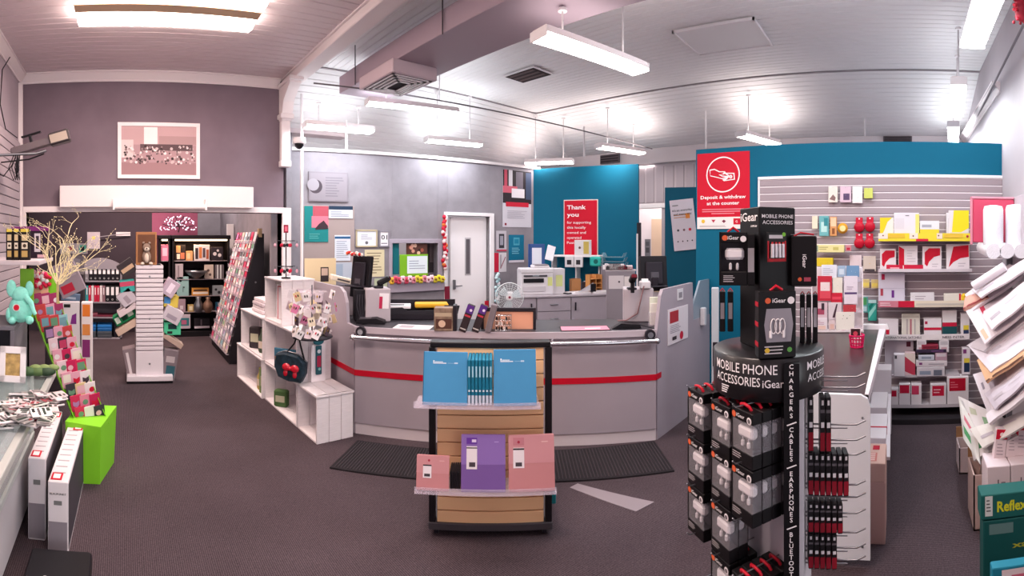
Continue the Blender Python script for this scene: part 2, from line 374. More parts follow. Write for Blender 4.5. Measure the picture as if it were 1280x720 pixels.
# ================================================================ lamps
def emis(c, s): return mat(c, .5, emit=s, name='lamp_glow')
def pendant(p0, p1, z, zceil, w_, label, power, warm, group='hanging fluorescent lamps', rods=2, upf=1):
    """slim fluorescent fitting from p0 to p1 (plan) on rods"""
    d = Vector((p1[0]-p0[0], p1[1]-p0[1])); L = d.length; rz = math.atan2(d.y, d.x); c = ((p0[0]+p1[0])/2, (p0[1]+p1[1])/2)
    t = thing('fluorescent_lamp', label, 'lamp', (c[0], c[1], z), rz, group)
    m = MB(); m.prism([(-w_*.4, .085), (w_*.4, .085), (w_/2, .04), (w_/2, .028), (-w_/2, .028), (-w_/2, .04)], -L/2, L/2, creamp, 'x')
    m.bbox(-L/2-.012, -L/2, -w_/2, w_/2, .0, .075, WHT); m.bbox(L/2, L/2+.012, -w_/2, w_/2, 0, .075, WHT); m.build('housing', t)
    m = MB(); m.prism([(-w_/2+.004, .028), (w_/2-.004, .028), (w_*.42, .004), (w_*.3, 0), (-w_*.3, 0), (-w_*.42, .004)], -L/2, L/2, emis(warm, power), 'x')
    m.build('diffuser', t)
    for s_ in ((-1, 1) if rods == 2 else (1,)):
        m = MB(); ux, uy = d.x/L, d.y/L; rx_, ry_ = c[0]+s_*L*.3*ux, c[1]+s_*L*.3*uy; zc = ceil_z(rx_, ry_)-.05 - z
        if 2.38 < rx_ < 3.2: zc = (3.27 if 3.95 < ry_ < 4.8 else 3.405) - z
        if zc < .1: continue
        m = MB(); m.tube([(s_*L*.3, 0, .08), (s_*L*.3, 0, zc)], .008, mat('#cfc8cb', .4, .3), 6); m.lathe([(.035, zc-.025), (.03, zc)], WHT, 10, (s_*L*.3, 0, 0)); m.build('rod', t)
    la = bpy.data.lights.new('tube', 'AREA'); la.shape = 'RECTANGLE'; la.size = L; la.size_y = w_; la.energy = LAMPW*L; la.color = lin(warm)
    lo = bpy.data.objects.new('lamp_light', la); COL.objects.link(lo); lo.parent = t; lo.location = (0, 0, -.012)
    la = bpy.data.lights.new('glow', 'AREA'); la.shape = 'RECTANGLE'; la.size = L; la.size_y = .5; la.energy = UPW*L*upf; la.color = lin(warm)
    lo = bpy.data.objects.new('lamp_glow', la); COL.objects.link(lo); lo.parent = t; lo.location = (0, 0, .10); lo.rotation_euler = (PI, 0, 0)
    return t
COOL = '#f2fbff'; WARM = '#ffe3d6'; NEUT = '#fff4ee'
def ceil_z(x, y):
    z = ZC
    if y > DY: z = min(z, ZC-(y-DY)*.95/.85)
    if x > DX: z = min(z, ZC-(x-DX)*.55/1.6)
    return z
def PX(x, y, z): return ath(x, y, z)[:2]
LG = 'pendant fluorescent lamps of the counter room'
pendant(PX(381, 157, 3.10), PX(464, 164, 3.10), 3.07, 3.6, .2, 'leftmost hanging fluorescent lamp, close to the beam corbel and dome camera', 14, COOL, upf=.5)
pendant(PX(459, 128, 3.25), PX(570, 141, 3.25), 3.22, 3.85, .14, 'hanging fluorescent lamp just below the duct air grille', 14, COOL, upf=.6)
pendant(PX(533, 175, 3.10), PX(600, 181, 3.10), 3.07, 3.6, .17, 'hanging fluorescent lamp above the white door in the grey wall', 14, COOL)
pendant(PX(674, 44, 3.15), PX(800, 88, 3.15), 3.12, 3.85, .2, 'large hanging fluorescent lamp nearest the long duct at top centre', 14, NEUT, upf=.35)
pendant(PX(658, 204, 2.99), PX(716, 202, 2.99), 2.96, 3.75, .2, 'low hanging fluorescent lamp over the corner of the blue panel', 12, NEUT)
pendant(PX(748, 183, 3.12), PX(802, 191, 3.12), 3.09, 3.7, .2, 'hanging fluorescent lamp above the right end of the blue thank-you panel', 12, NEUT)
pendant(PX(926, 168, 3.12), PX(970, 180, 3.12), 3.09, 3.7, .2, 'hanging fluorescent lamp peeking over the blue partition above the red deposit sign', 12, NEUT)
pendant((2.6, -.53), (3.75, -.54), 3.15, 3.85, .2, 'brightest hanging fluorescent lamp at the top right edge', 14, COOL, upf=.25)
pendant((4.66, -.54), (5.9, -.66), 3.15, 3.85, .16, 'end-on hanging fluorescent lamp above the right side of the blue partition', 14, COOL, upf=.3)
pendant((6.3, -.66), (7.4, -.78), 3.12, 3.6, .16, 'farthest end-on fluorescent lamp, low behind the blue partition', 14, COOL, upf=.5)
pendant((3.6, .1), (3.6, 1.2), 3.62, 3.85, .2, 'added fill lamp overhead, out of view', 14, COOL, rods=2)  # unseen fitting, added as frontal fill for the counter room
# surface twin fitting in the left room
def batten(x0, x1, y, z, label, glow=12):
    t = thing('ceiling_lamp', label, 'lamp', ((x0+x1)/2, y, z), 0); L = x1-x0
    m = MB(); m.bbox(-L/2-.01, L/2+.01, -.07, .07, -.10, 0, mat('#c9a98a', .6)); m.build('housing', t)
    for s_ in (-1, 1):
        m = MB(); m.prism([(s_*.07, -.03), (s_*.39, -.03), (s_*.37, -.09), (s_*.23, -.12), (s_*.08, -.10)], -L/2, L/2, emis('#fff0e6', glow), 'x'); m.build('diffuser', t)
    la = bpy.data.lights.new('tube', 'AREA'); la.shape = 'RECTANGLE'; la.size = L; la.size_y = .4; la.energy = LAMPW*2.0*L; la.color = lin(WARM)
    lo = bpy.data.objects.new('lamp_light', la); COL.objects.link(lo); lo.parent = t; lo.location = (0, 0, -.13)
batten(-.39, 1.16, 4.11, 3.71, 'twin fluorescent ceiling lamp on the boarded ceiling at top left')
batten(-.3, 1.1, 1.2, 3.71, 'added fill lamp on the left room ceiling, out of view')  # second batten is unseen, added to brighten faces turned to the camera
la = bpy.data.lights.new('tube', 'AREA'); la.shape = 'RECTANGLE'; la.size = 1.5; la.size_y = .4; la.energy = LAMPW*6.5; la.color = lin(WARM)
lo = bpy.data.objects.new('backroom_fill_light', la); COL.objects.link(lo); lo.location = (0.2, 7.6, 3.05)  # added fill for the next room, an area light without a fitting
for lx, ly in ((4.6, 7.3), (8.45, 4.6), (1.75, 9.6)):  # more added area lights, no fittings, to brighten the rooms beyond
    la = bpy.data.lights.new('tube', 'AREA'); la.shape = 'RECTANGLE'; la.size = 1.2; la.size_y = .6; la.energy = LAMPW*2.2; la.color = lin(NEUT)
    lo = bpy.data.objects.new('room_fill_light', la); COL.objects.link(lo); lo.location = (lx, ly, 3.03)

# ================================================================ duct, grilles, pipes overhead
t = thing('air_duct', 'long mauve-white air duct hanging beside the ceiling beam', 'duct', (2.5, 0, 3.42))
m = MB(); m.bbox(0, .62, -3.0, 5.35, 0, .2, mat('#a997a2', .6), .006); m.build('duct_body', t)
m = MB(); m.bbox(-.06, .47, 4.03, 4.72, -.13, 0, mat('#c4b1b8', .55), .01); b = m.build('vent_box', t)
g = MB()
for k in range(4):
    i = .045*k; z = -.132-.004*k
    for (xa, xb, ya, yb) in ((-.02+i, .43-i, 4.08+i, 4.105+i), (-.02+i, .43-i, 4.645-i, 4.67-i), (-.02+i, .005+i, 4.08+i, 4.67-i), (.405-i, .43-i, 4.08+i, 4.67-i)):
        g.box(xa, xb, ya, yb, z-.004, z+.004, WHT)
g.box(-.03, .44, 4.07, 4.68, -.1305, -.129, mat('#2a2226', .7)); g.build('grille', b)
for y in (1.5, 3.3, 4.9):
    m = MB(); m.tube([(-.015, y, -.02), (-.015, y, .42)], .006, mat('#4a4248', .5), 5); m.build('hanger', t)
# ceiling opening, hatch
p = ath(660, 92, ZC); mb = MB(); mb.box(-.2, .2, -.28, .28, -.012, .0, WHT); mb.box(-.17, .17, -.25, .25, -.016, -.011, mat('#2b1a1e', .8))
for k in range(3): mb.box(-.15+.1*k, -.10+.1*k, -.22, .22, -.02, -.016, mat('#4a3034', .6))
single('ceiling_vent', 'square dark ceiling vent opening with a pale rim', 'vent', mb, (p[0], p[1], ZC-.014), 0)
p = ath(905, 44, ZC); mb = MB(); mb.bbox(-.33, .33, -.42, .42, -.02, 0, ceilr); mb.box(-.35, -.33, -.44, .44, -.03, 0, WHT); mb.box(.33, .35, -.44, .44, -.03, 0, WHT); mb.box(-.35, .35, -.44, -.42, -.03, 0, WHT); mb.box(-.35, .35, .42, .44, -.03, 0, WHT)
single('ceiling_hatch', 'square pale access hatch in the boarded ceiling', 'hatch', mb, (p[0], p[1], ZC-.014))
def pipe(name, label, pts, r, m, cat='pipe'): return single(name, label, cat, MB().tube(pts, r, m, 6))
dkp = mat('#6c6368', .45, .3)
a = ath(392, 104, 3.36); b = ath(815, 186, 3.2)
pipe('conduit_rail', 'thin dark metal rail running diagonally below the counter room ceiling', [a, b], .009, dkp)
a = ath(1215, 160, 3.25); b = ath(1284, 22, 3.25)
pipe('conduit_rail', 'dark diagonal pipe near the right wall under the ceiling', [a, b], .012, dkp)
for (x, yt, yb, lab) in ((433, 150, 188, 'thin white drop rod behind the leftmost hanging lamp'), (1081, 114, 167, 'white drop rod standing above the middle of the blue partition'), (882, 138, 183, 'short white drop rod at the left top of the blue partition'), (730, 158, 194, 'faint white drop rod above the blue thank-you panel'), (1229, 98, 165, 'white drop rod nearest the right wall above the partition')):
    q = pol(x, 6.6 if x < 700 else 7.4); r_ = math.hypot(*q)
    if x == 433: q = pol(x, 6.2); r_ = 6.2
    pipe('drop_rod', lab, [(q[0], q[1], zr(yb+3, r_)), (q[0], q[1], zr(yt, r_))], .014, WHT, 'rod')
for (x0, y0, x1, y1, lab) in ((750, 193, 774, 204, 'small dark wall vent above the blue thank-you panel'), (1104, 170, 1140, 178, 'small dark wall vent above the blue partition')):
    q = Plane(7.8, 0, -90); mb = MB(); c, w_, z0, z1 = q.sh(.03).box(x0, y0, x1, y1)
    mb.bbox(-w_/2, w_/2, 0, .03, 0, z1-z0, mat('#6b5f64', .6))
    for k in range(3): mb.box(-w_/2+.02, w_/2-.02, -.004, 0, (z1-z0)*(.15+.28*k), (z1-z0)*(.3+.28*k), mat('#2c2428', .6))
    single('wall_vent', lab, 'vent', mb, (c[0], c[1], z0), q.rz)
p = ath(627, 183, 3.35); mb = MB().ell((0, 0, 0), (.06, .06, .035), mat('#3a3336', .5)); single('ceiling_sensor', 'small dark round sensor on the raked ceiling', 'sensor', mb, (p[0], p[1], 3.35))
t = thing('dome_camera', 'small white dome security camera on the corner pipe', 'camera', (*pol(374, 6.1), zr(185, 6.1)))
m = MB(); m.lathe([(.03, .13), (.075, .125), (.08, .06), (.07, .05)], WHT, 16); m.build('housing', t)
m = MB(); m.lathe([(.06, .052), (.055, .02), (.035, -.005), (.01, -.015)], gloss('#141216'), 14); m.build('dome', t)
# ================================================================ left room: wall pieces
t = thing('header_board', 'long cream boxed board above the wide opening', 'board', (0, 0, 0))
x0, x1 = 5.9*math.tan(al(75)), 5.9*math.tan(al(316)); m = MB(); m.bbox(x0, x1, 5.86, 5.985, zr(259, 5.9), zr(232, 5.9), creamp, .006); m.build('box', t)
t = thing('roller_blind', 'rolled-up white blind mounted on the header board', 'blind', (0, 0, 0))
x0, x1 = 5.75*math.tan(al(142)), 5.75*math.tan(al(258)); m = MB(); zc = zr(258, 5.75); m.tube([(x0, 5.8, zc), (x1, 5.8, zc)], .035, mat('#e9dfe0', .5), 12); m.build('roll', t)
for x in (x0, x1): m = MB(); m.bbox(x-.012, x+.012, 5.76, 5.86, zc-.04, zc+.09, WHT); m.build('bracket', t)
# framed photograph
c, w_, z0, z1 = PW.sh(.03).box(147, 153, 250, 223); h = z1-z0
t = thing('framed_photograph', 'white framed sepia photograph of a crowd outside a building, above the opening', 'picture', (c[0], c[1], z0))
fr = mat('#efe2e4', .45)
m = MB()
for (a, b_, e, f_) in ((-w_/2, w_/2, 0, .045), (-w_/2, w_/2, h-.045, h), (-w_/2, -w_/2+.045, .04, h-.04), (w_/2-.045, w_/2, .04, h-.04)): m.bbox(a, b_, 0, .028, e, f_, fr, .001)
m.build('frame', t)
m = MB(); m.box(-w_/2+.04, w_/2-.04, .012, .026, .04, h-.04, mat('#b08d92', .5)); iw = w_-.09; ih = h-.09
def pq(a, b_, e, f_, y, cc): m.face(-iw/2+a*iw, -iw/2+e*iw, .045+b_*ih, .045+f_*ih, y, paper(cc))
pq(0, 0, 1, .25, .0112, '#a07c80'); pq(0, .62, 1, 1, .0112, '#c3a0a2'); pq(.30, .62, .48, .98, .0108, '#efe6e6'); pq(.0, .35, .16, .72, .0108, '#d8c6c6'); pq(.25, .5, .95, .63, .0106, '#5d484c'); pq(.5, .63, 1, .8, .0107, '#b08f90')
rr = random.Random(3)
for k in range(170):
    u, v = rr.uniform(.02, .98), rr.uniform(.22, .60); sz = rr.uniform(.008, .02)
    m.disc(-iw/2+u*iw, .045+v*ih, sz, .0102-.00001*k, paper(rr.choice(['#e9dcdc', '#5c484a', '#8d7476', '#3e3032', '#c9b4b4'])), 6)
m.build('print', t)
# security camera on a long arm from the left wall, its cables
t = thing('security_camera', 'black boxy security camera on a long arm from the left wall', 'camera', (-1.25, 4.6, zr(193, 4.7)))
m = MB(); m.bbox(0, .02, -.05, .05, -.10, .25, BLK); m.tube([(.01, 0, 0), (.42, .1, .02), (.52, .12, .05)], .014, STEEL, 8); m.tube([(.1, .0, -.07), (.35, .12, -.03), (.5, .12, .02)], .008, BLK, 6); m.build('arm', t)
m = MB(); m.M = Matrix.Translation((.42, .12, .10)) @ Matrix.Rotation(-.25, 4, 'Y'); m.bbox(-.25, .22, -.04, .04, -.035, .04, mat('#6b6064', .4, .4), .01); m.bbox(.14, .34, -.055, .055, -.05, .07, mat('#3a3336', .35), .012); m.bbox(-.05, -.02, -.02, .02, .04, .12, BLK); m.bbox(-.12, .08, -.02, .02, .11, .125, BLK); m.face(.15, .32, -.03, .05, -.056, mat('#9b8f84', .4)); m.build('camera_body', t)
m = MB(); m.tube([(.02, 0, .1), (.03, .02, -.15), (.12, .02, -.2), (.2, .03, -.1), (.24, .03, -.02)], .006, BLK, 5)
for k in range(4): m.tube([(.22+.02*k, .03, 0), (.17+.03*k, .03, -.12), (.22+.02*k, .02, -.24), (.27-.01*k, .02, -.15), (.26, .03, 0)], .005, BLK, 5)
m.build('cable', t)
pipe('hanging_cable', 'thin black cable drooping down the top of the left wall', [(-1.2, 5.2, zr(70, 5.3)), (-1.21, 4.9, zr(85, 5.0)), (-1.22, 4.85, zr(130, 5)), (-1.2, 5.0, zr(160, 5.1)), (-1.12, 5.2, zr(172, 5.3))], .006, BLK, 'cable')

# ================================================================ next room
RB = Plane(0, 8.37, 0); RC = Plane(0, 8.85, 0); BW = Plane(0, 8.99, 0)
# bookcase
c, w_, z0, z1 = RB.box(97, 320, 152.5, 424); zt = zr(332, 8.37)
t = thing('bookcase', 'grey bookcase with an arched top filled with lever arch files', 'bookcase', (c[0], c[1], 0))
gm = mat('#8f8890', .5)
m = MB(); m.bbox(-w_/2, -w_/2+.03, 0, .33, .02, zt, gm); m.build('side_panel', t)
m = MB(); m.bbox(w_/2-.03, w_/2, 0, .33, .02, zt, gm); m.build('side_panel', t)
m = MB(); m.box(-w_/2+.01, w_/2-.01, .32, .33, .02, zt, mat('#5c525a', .6)); m.build('back_panel', t)
m = MB(); m.prism([(-w_/2, zt-.06)]+[(-w_/2+w_*k/14, zt+.0+.13*math.sin(PI*k/14)**.8) for k in range(15)]+[(w_/2, zt-.06)], 0, .02, gm, 'y'); m.build('top_arch', t)
SHZ = [zr(y, 8.37) for y in (423, 396.5, 377.5, 351)]
for z in SHZ: m = MB(); m.bbox(-w_/2+.03, w_/2-.03, 0, .32, z-.025, z, gm, .003); m.build('shelf', t)
BX = c[0]-w_/2+.04; BW_ = w_-.08
def binder(x, z, wd, hh, col, lab, grp, spine='#eee9ea', y=8.38):
    t = thing('lever_arch_file', lab, 'file', (x, y, z), 0, grp)
    m = MB(); m.bbox(0, wd-.004, 0, .27, 0, hh, paper(col), .004); m.build('cover', t)
    m = MB(); m.face(wd*.2, wd*.8, hh*.42, hh*.93, -.001, paper(spine)); m.ringf(wd/2, hh*.15, wd*.12, wd*.2, -.001, paper('#bbb'), 10)
    m.build('spine_label', t)
n = 9
for k in range(n):
    grey = k < 2
    binder(BX+BW_*k/n, SHZ[3], BW_/n, .27, '#7f7a80' if grey else '#1d1a20', 'grey lever arch file at the left end of the bookcase top shelf' if grey else 'black lever arch file with white spine label on the bookcase top shelf', 'grey files on the top bookcase shelf' if grey else 'black files on the top bookcase shelf', '#c9c4c8' if grey else '#eee9ea')
cols = ['#3f9aa0']*3 + ['#c42646', '#d8c9cc', '#c42646', '#c42646', '#d8c9cc', '#8d6a72']; x = BX
for cc in cols:
    wd = BW_*.64/9; nm = {'#3f9aa0': 'teal', '#c42646': 'red', '#d8c9cc': 'pale', '#8d6a72': 'dull mauve'}[cc]
    single('folder', nm+' slim folder upright on the second bookcase shelf', 'folder', MB().bbox(0, wd-.004, 0, .25, 0, .27, paper(cc)).face(wd*.3, wd*.6, .12, .24, -.001, paper('#efe6e8')), (x, 8.38, SHZ[2]), 0, nm+' folders on the second bookcase shelf'); x += wd
for k in range(3): binder(x, SHZ[2], BW_*.12, .27, '#1d1a20', 'black lever arch file at the right end of the second bookcase shelf', 'black files on the second bookcase shelf'); x += BW_*.12
single('document_tray', 'dark red tray lying on the third bookcase shelf', 'tray', MB().bbox(0, BW_*.9, 0, .25, 0.002, .03, paper('#6d2438')).bbox(0, BW_*.4, .01, .2, .03, .06, paper('#8a4a58')), (BX+.03, 8.39, SHZ[1]))
for i in range(2):
    for k in range(4):
        single('stacked_case', ('blue' if k > 1 else 'grey')+' flat case stacked on the bottom bookcase shelf, '+('left' if i == 0 else 'right')+' pile', 'case', MB().bbox(0, .25, 0, .24, 0, .055, paper(['#4c5058', '#4f555e', '#2467a6', '#2b7cc4'][k]), .01), (BX+.02+i*.27, 8.39+.002*k, SHZ[0]+.057*k), 0, ('blue' if k > 1 else 'grey')+' cases in the '+('left' if i == 0 else 'right')+' pile')
single('boot_shape', 'dark upright pouch at the right end of the bottom bookcase shelf', 'pouch', MB().lathe([(.05, 0), (.06, .1), (.04, .22), (.02, .26)], DARKM, 10), (BX+BW_-.07, 8.5, SHZ[0]))
# wall pieces of the next room
def sheet(name, label, cat, pl, x0, y0, x1, y1, col=WHITE, dec=(), txt=(), d=.006, **k): return pack(name, label, cat, pl, x0, y0, x1, y1, d, col, dec, txt, off=.001, r=.0005, **k)
sheet('wall_notice', 'pale notice with a yellow dot on the dark wall above the bookcase', 'notice', BW, 109, 290, 125, 311, '#b9adb4', [('o', .5, .65, .14, '#d3c46a'), ('l', .3, .15, .7, .35, 3, '#8a8088')])
pipe('wall_cable_clip', 'thin grey cable running along the dark back wall', [(6.1*0+pol(125, 8.9)[0], 8.93, zr(296, 8.9)), (pol(140, 8.9)[0], 8.93, zr(294, 8.9)), (pol(163, 8.9)[0], 8.93, zr(292, 8.9))], .008, mat('#8e878e', .5), 'cable')
sheet('wall_sign', 'small white strip sign on the dark back wall', 'sign', BW, 145, 290, 163, 295, '#cfc8cc')
# blossom decoration made of white lights
t = thing('blossom_decoration', 'branch with clusters of small white blossom lights on the magenta wall', 'decoration', (*pol(223, 8.8), zr(289, 8.85)))
m = MB(); br = mat('#2a1a22', .7)
m.tube([(0, 0, -.02), (.02, 0, .06), (0, 0, .12), (.05, 0, .2)], .012, br, 5)
for a, b_ in ((-.28, .12), (-.18, .2), (.2, .2), (.28, .1), (-.05, .26), (.1, .27)): m.tube([(0, 0, .08), (a*.5, .01, b_*.7), (a, 0, b_)], .007, br, 4)
m.build('branch', t)
m = MB(); rr = random.Random(5)
for k in range(85):
    a = rr.uniform(0, PI); q = rr.uniform(.05, 1)**.6; m.ell((math.cos(a)*q*.33, rr.uniform(-.04, .04), .02+math.sin(a)*q*.27), rr.uniform(.008, .014), mat('#f3ecff', .4, emit=1.0), 5, 4)
m.build('blossoms', t)
# glazed display cabinets against the magenta wall
def cabinet(x0, x1, lab):
    c, w_, z0, z1 = RC.box(x0, 300, x1, 417); zt = zr(299, 8.7)
    t = thing('display_cabinet', lab, 'cabinet', (c[0], c[1], 0)); cm = mat('#191519', .5)
    m = MB(); m.box(-w_/2, w_/2, .10, .12, .0, zt, mat('#2a2024', .7)); m.bbox(-w_/2, w_/2, -.35, .10, 0, .09, cm); m.build('plinth', t)
    for s_ in (-1, 1): m = MB(); m.bbox(s_*w_/2-.015, s_*w_/2+.015, -.35, .10, 0, zt, cm); m.build('side_panel', t)
    m = MB(); m.bbox(-w_/2-.03, w_/2+.03, -.38, .10, zt, zt+.07, cm, .01); m.bbox(-w_/2+.03, w_/2-.03, -.36, -.33, zt-.03, zt, mat('#ffe9c8', .4, emit=2.5)); m.build('top', t)
    la = bpy.data.lights.new('cabinet_tube', 'AREA'); la.shape = 'RECTANGLE'; la.size = w_*.8; la.size_y = .05; la.energy = 5*w_; la.color = lin('#ffd9a8')
    lo = bpy.data.objects.new('cabinet_light', la); COL.objects.link(lo); lo.parent = t; lo.location = (0, -.30, zt-.035)
    zs = [zr(y, 8.6) for y in (411, 390, 370, 349, 326)]
    for z in zs[1:]: m = MB(); m.bbox(-w_/2+.02, w_/2-.02, -.32, .08, z-.012, z, mat('#8f8288', .4), .002); m.build('shelf', t)
    return zs
zs = cabinet(198, 209.5, 'left narrow black display cabinet partly behind the white tower'); zs = cabinet(214, 281, 'wide black display cabinet with lit shelves by the magenta wall')
RCf = Plane(0, 8.62, 0)
def ci(label, x0, x1, yt, row, col, dec=(), cat='gift', name='gift_box', d=.08, **k):
    return pack(name, label, cat, RCf, x0, yt, x1, 400, d, col, dec, z=zs[row]+.001, **k)
ci('pink gift box on the upper shelf beside the white tower', 201, 211, 306, 4, '#c9728e', [(.2, .3, .8, .8, '#efb6c6')])
ci('framed multi-photo print at the left of the lit top cabinet shelf', 219, 232, 306, 4, '#2a2226', [(.1, .5, .5, .95, '#d8a070'), (.5, .1, .9, .5, '#b86c50'), (.15, .1, .45, .42, '#efe0d0')], 'picture', 'framed_picture', .02)
ci('small amber bowl set in the middle of the lit top cabinet shelf', 233, 241, 314, 4, '#d9a06a', [(.1, .2, .6, .8, '#e8c898')])
ci('white box with printed figures on the lit top cabinet shelf', 243, 262, 306, 4, '#ded2d2', [(.06, .1, .25, .8, '#3a3034'), (.3, .15, .5, .85, '#c87848'), (.55, .2, .72, .8, '#5a4a50'), (.78, .1, .94, .7, '#a8583c')])
ci('black and white patterned tin at the right of the lit top shelf', 264, 279, 309, 4, '#322a30', [('o', .3, .5, .15, '#ddd0d0'), ('o', .7, .4, .15, '#ddd0d0'), ('o', .55, .75, .1, '#ddd0d0')])
ci('pale wrapped parcel leaning on the second cabinet shelf', 219, 229, 330, 3, '#b3a7ab', [(.3, .1, .5, .9, '#8a7d83')])
single('silver_bowl', 'wide silver bowl on the second cabinet shelf', 'bowl', MB().lathe([(.06, 0), (.08, .02), (.19, .11), (.2, .15), (.18, .15), (.07, .03), (.01, .03)], STEEL, 18), (*pol(245, 8.68), zs[3]+.003))
ci('pale patterned frame on the second cabinet shelf, centre right', 256, 267, 331, 3, '#cbb9ab', [('o', .4, .6, .15, '#5d4a48'), ('o', .6, .3, .15, '#5d4a48')])
ci('dark and white striped box at the right of the second cabinet shelf', 269, 280, 331, 3, '#6d6468', [(.2, 0, .35, 1, '#ddd'), (.55, 0, .7, 1, '#ddd')])
ci('mint green bag with a dark heart in the cabinet', 221, 236, 346, 2, '#8fb3b0', [('o', .3, .8, .12, '#20282c'), ('o', .6, .45, .06, '#2f3a40'), (.5, .2, .54, .5, '#2f3a40')], 'bag', 'gift_bag')
ci('orange toned long box in the middle cabinet shelf', 240, 261, 360, 2, '#c98a3c', [(.05, .2, .95, .5, '#e8d8c8'), (.1, .6, .9, .8, '#4a3426')])
ci('grey patterned square box at the right of the middle cabinet shelf', 266, 279, 357, 2, '#8f9398', [('o', .3, .6, .12, '#2b2b30'), ('o', .6, .3, .14, '#2b2b30')])
ci('mauve bottle shaped pouch on the fourth cabinet shelf', 222, 232, 374, 1, '#a58b96', [(.3, .2, .7, .5, '#d9cbd2')])
ci('small gold frame on the fourth cabinet shelf', 235, 242, 381, 1, '#b99c62', [(.2, .2, .8, .8, '#e9dcc0')])
single('silver_vase', 'pair-necked silver vase on the fourth cabinet shelf', 'vase', MB().lathe([(.05, 0), (.08, .06), (.08, .14), (.04, .22), (.05, .26), (.03, .27)], STEEL, 14), (*pol(248, 8.55), zs[1]))
single('bronze_vase', 'brown bronze vase on the fourth cabinet shelf', 'vase', MB().lathe([(.05, 0), (.09, .08), (.08, .16), (.03, .22), (.045, .25), (.03, .26)], mat('#8a6a58', .35, .5), 14), (*pol(260, 8.55), zs[1]))
ci('teal and red book at the right of the fourth cabinet shelf', 270, 279, 378, 1, '#27566e', [(.1, .1, .5, .5, '#b02438')])
ci('white and teal toy box on the bottom cabinet shelf', 222, 238, 393, 0, '#cdbfc8', [(.1, .2, .9, .75, '#3f7f88'), (.3, .3, .7, .6, '#c26c8c')])
ci('black ornament on a white base on the bottom cabinet shelf', 243, 262, 398, 0, '#2a242a', [(0, 0, 1, .22, '#d9ccd2'), (.4, .3, .5, .9, '#6d6068')])
# white slat tower in the opening, with pockets of goods
TW = Plane(0, 5.8, 0); c, w_, z0, z1 = TW.box(170, 332, 204.5, 470); TX = c[0]
t = thing('slat_tower', 'tall white slatted display tower standing in the wide opening', 'display stand', (TX, 5.8, 0))
wm = mat('#ddd4da', .5)
m = MB(); m.bbox(-.27, .27, -.02, .5, .03, .09, wm, .004); m.bbox(-.27, .27, -.01, .49, .0, .03, BLK); m.build('base', t)
m = MB(); n = 19; z0 = .15; z1 = zr(332, 5.8)
for k in range(n):
    a = z0+.22+(z1-z0-.22)*k/n; m.bbox(-w_/2, w_/2, .04, .4, a+.012, a+(z1-z0-.22)/n, wm, .003)
m.bbox(-w_/2, w_/2, .04, .4, .09, z0+.22, wm); m.box(-w_/2+.01, w_/2-.01, .05, .39, .09, z1, mat('#8f8189', .6))
for zz in (.22, .75, 1.25): m.disc(0, zz, .012, .0385, STEEL, 8)
m.build('slat_column', t)
# toy box with a plain plush on top
c, w_, z0, z1b = TW.sh(-.1).box(170, 290, 196, 331)
t = thing('boxed_plush', 'small tan plush in a brown window box on top of the white tower', 'toy', (c[0], c[1], z1))
m = MB(); m.bbox(-w_/2, w_/2, 0, .16, 0, z1b-z1, mat('#a9764f', .6), .004); m.face(-w_/2+.02, w_/2-.02, .03, z1b-z1-.03, -.001, paper('#6b4632')); m.build('carton', t)
m = MB(); m.ell((0, -.03, .10), (.055, .04, .08), mat('#8f7a6c', .9)); m.ell((0, -.05, .09), (.03, .03, .06), mat('#d9c8b8', .9)); m.ell((0, -.035, .21), (.05, .04, .05), mat('#8f7a6c', .9)); m.ell((0, -.07, .19), (.032, .02, .025), mat('#d9c8b8', .9)); m.ell((0, -.092, .2), .009, paper('#3a2c28'))
for s_ in (-1, 1): m.ell((s_*.05, -.05, .02), (.025, .035, .02), mat('#d9c8b8', .9)); m.ell((s_*.035, -.03, .265), (.016, .012, .016), mat('#8f7a6c', .9))
m.build('plush', t)
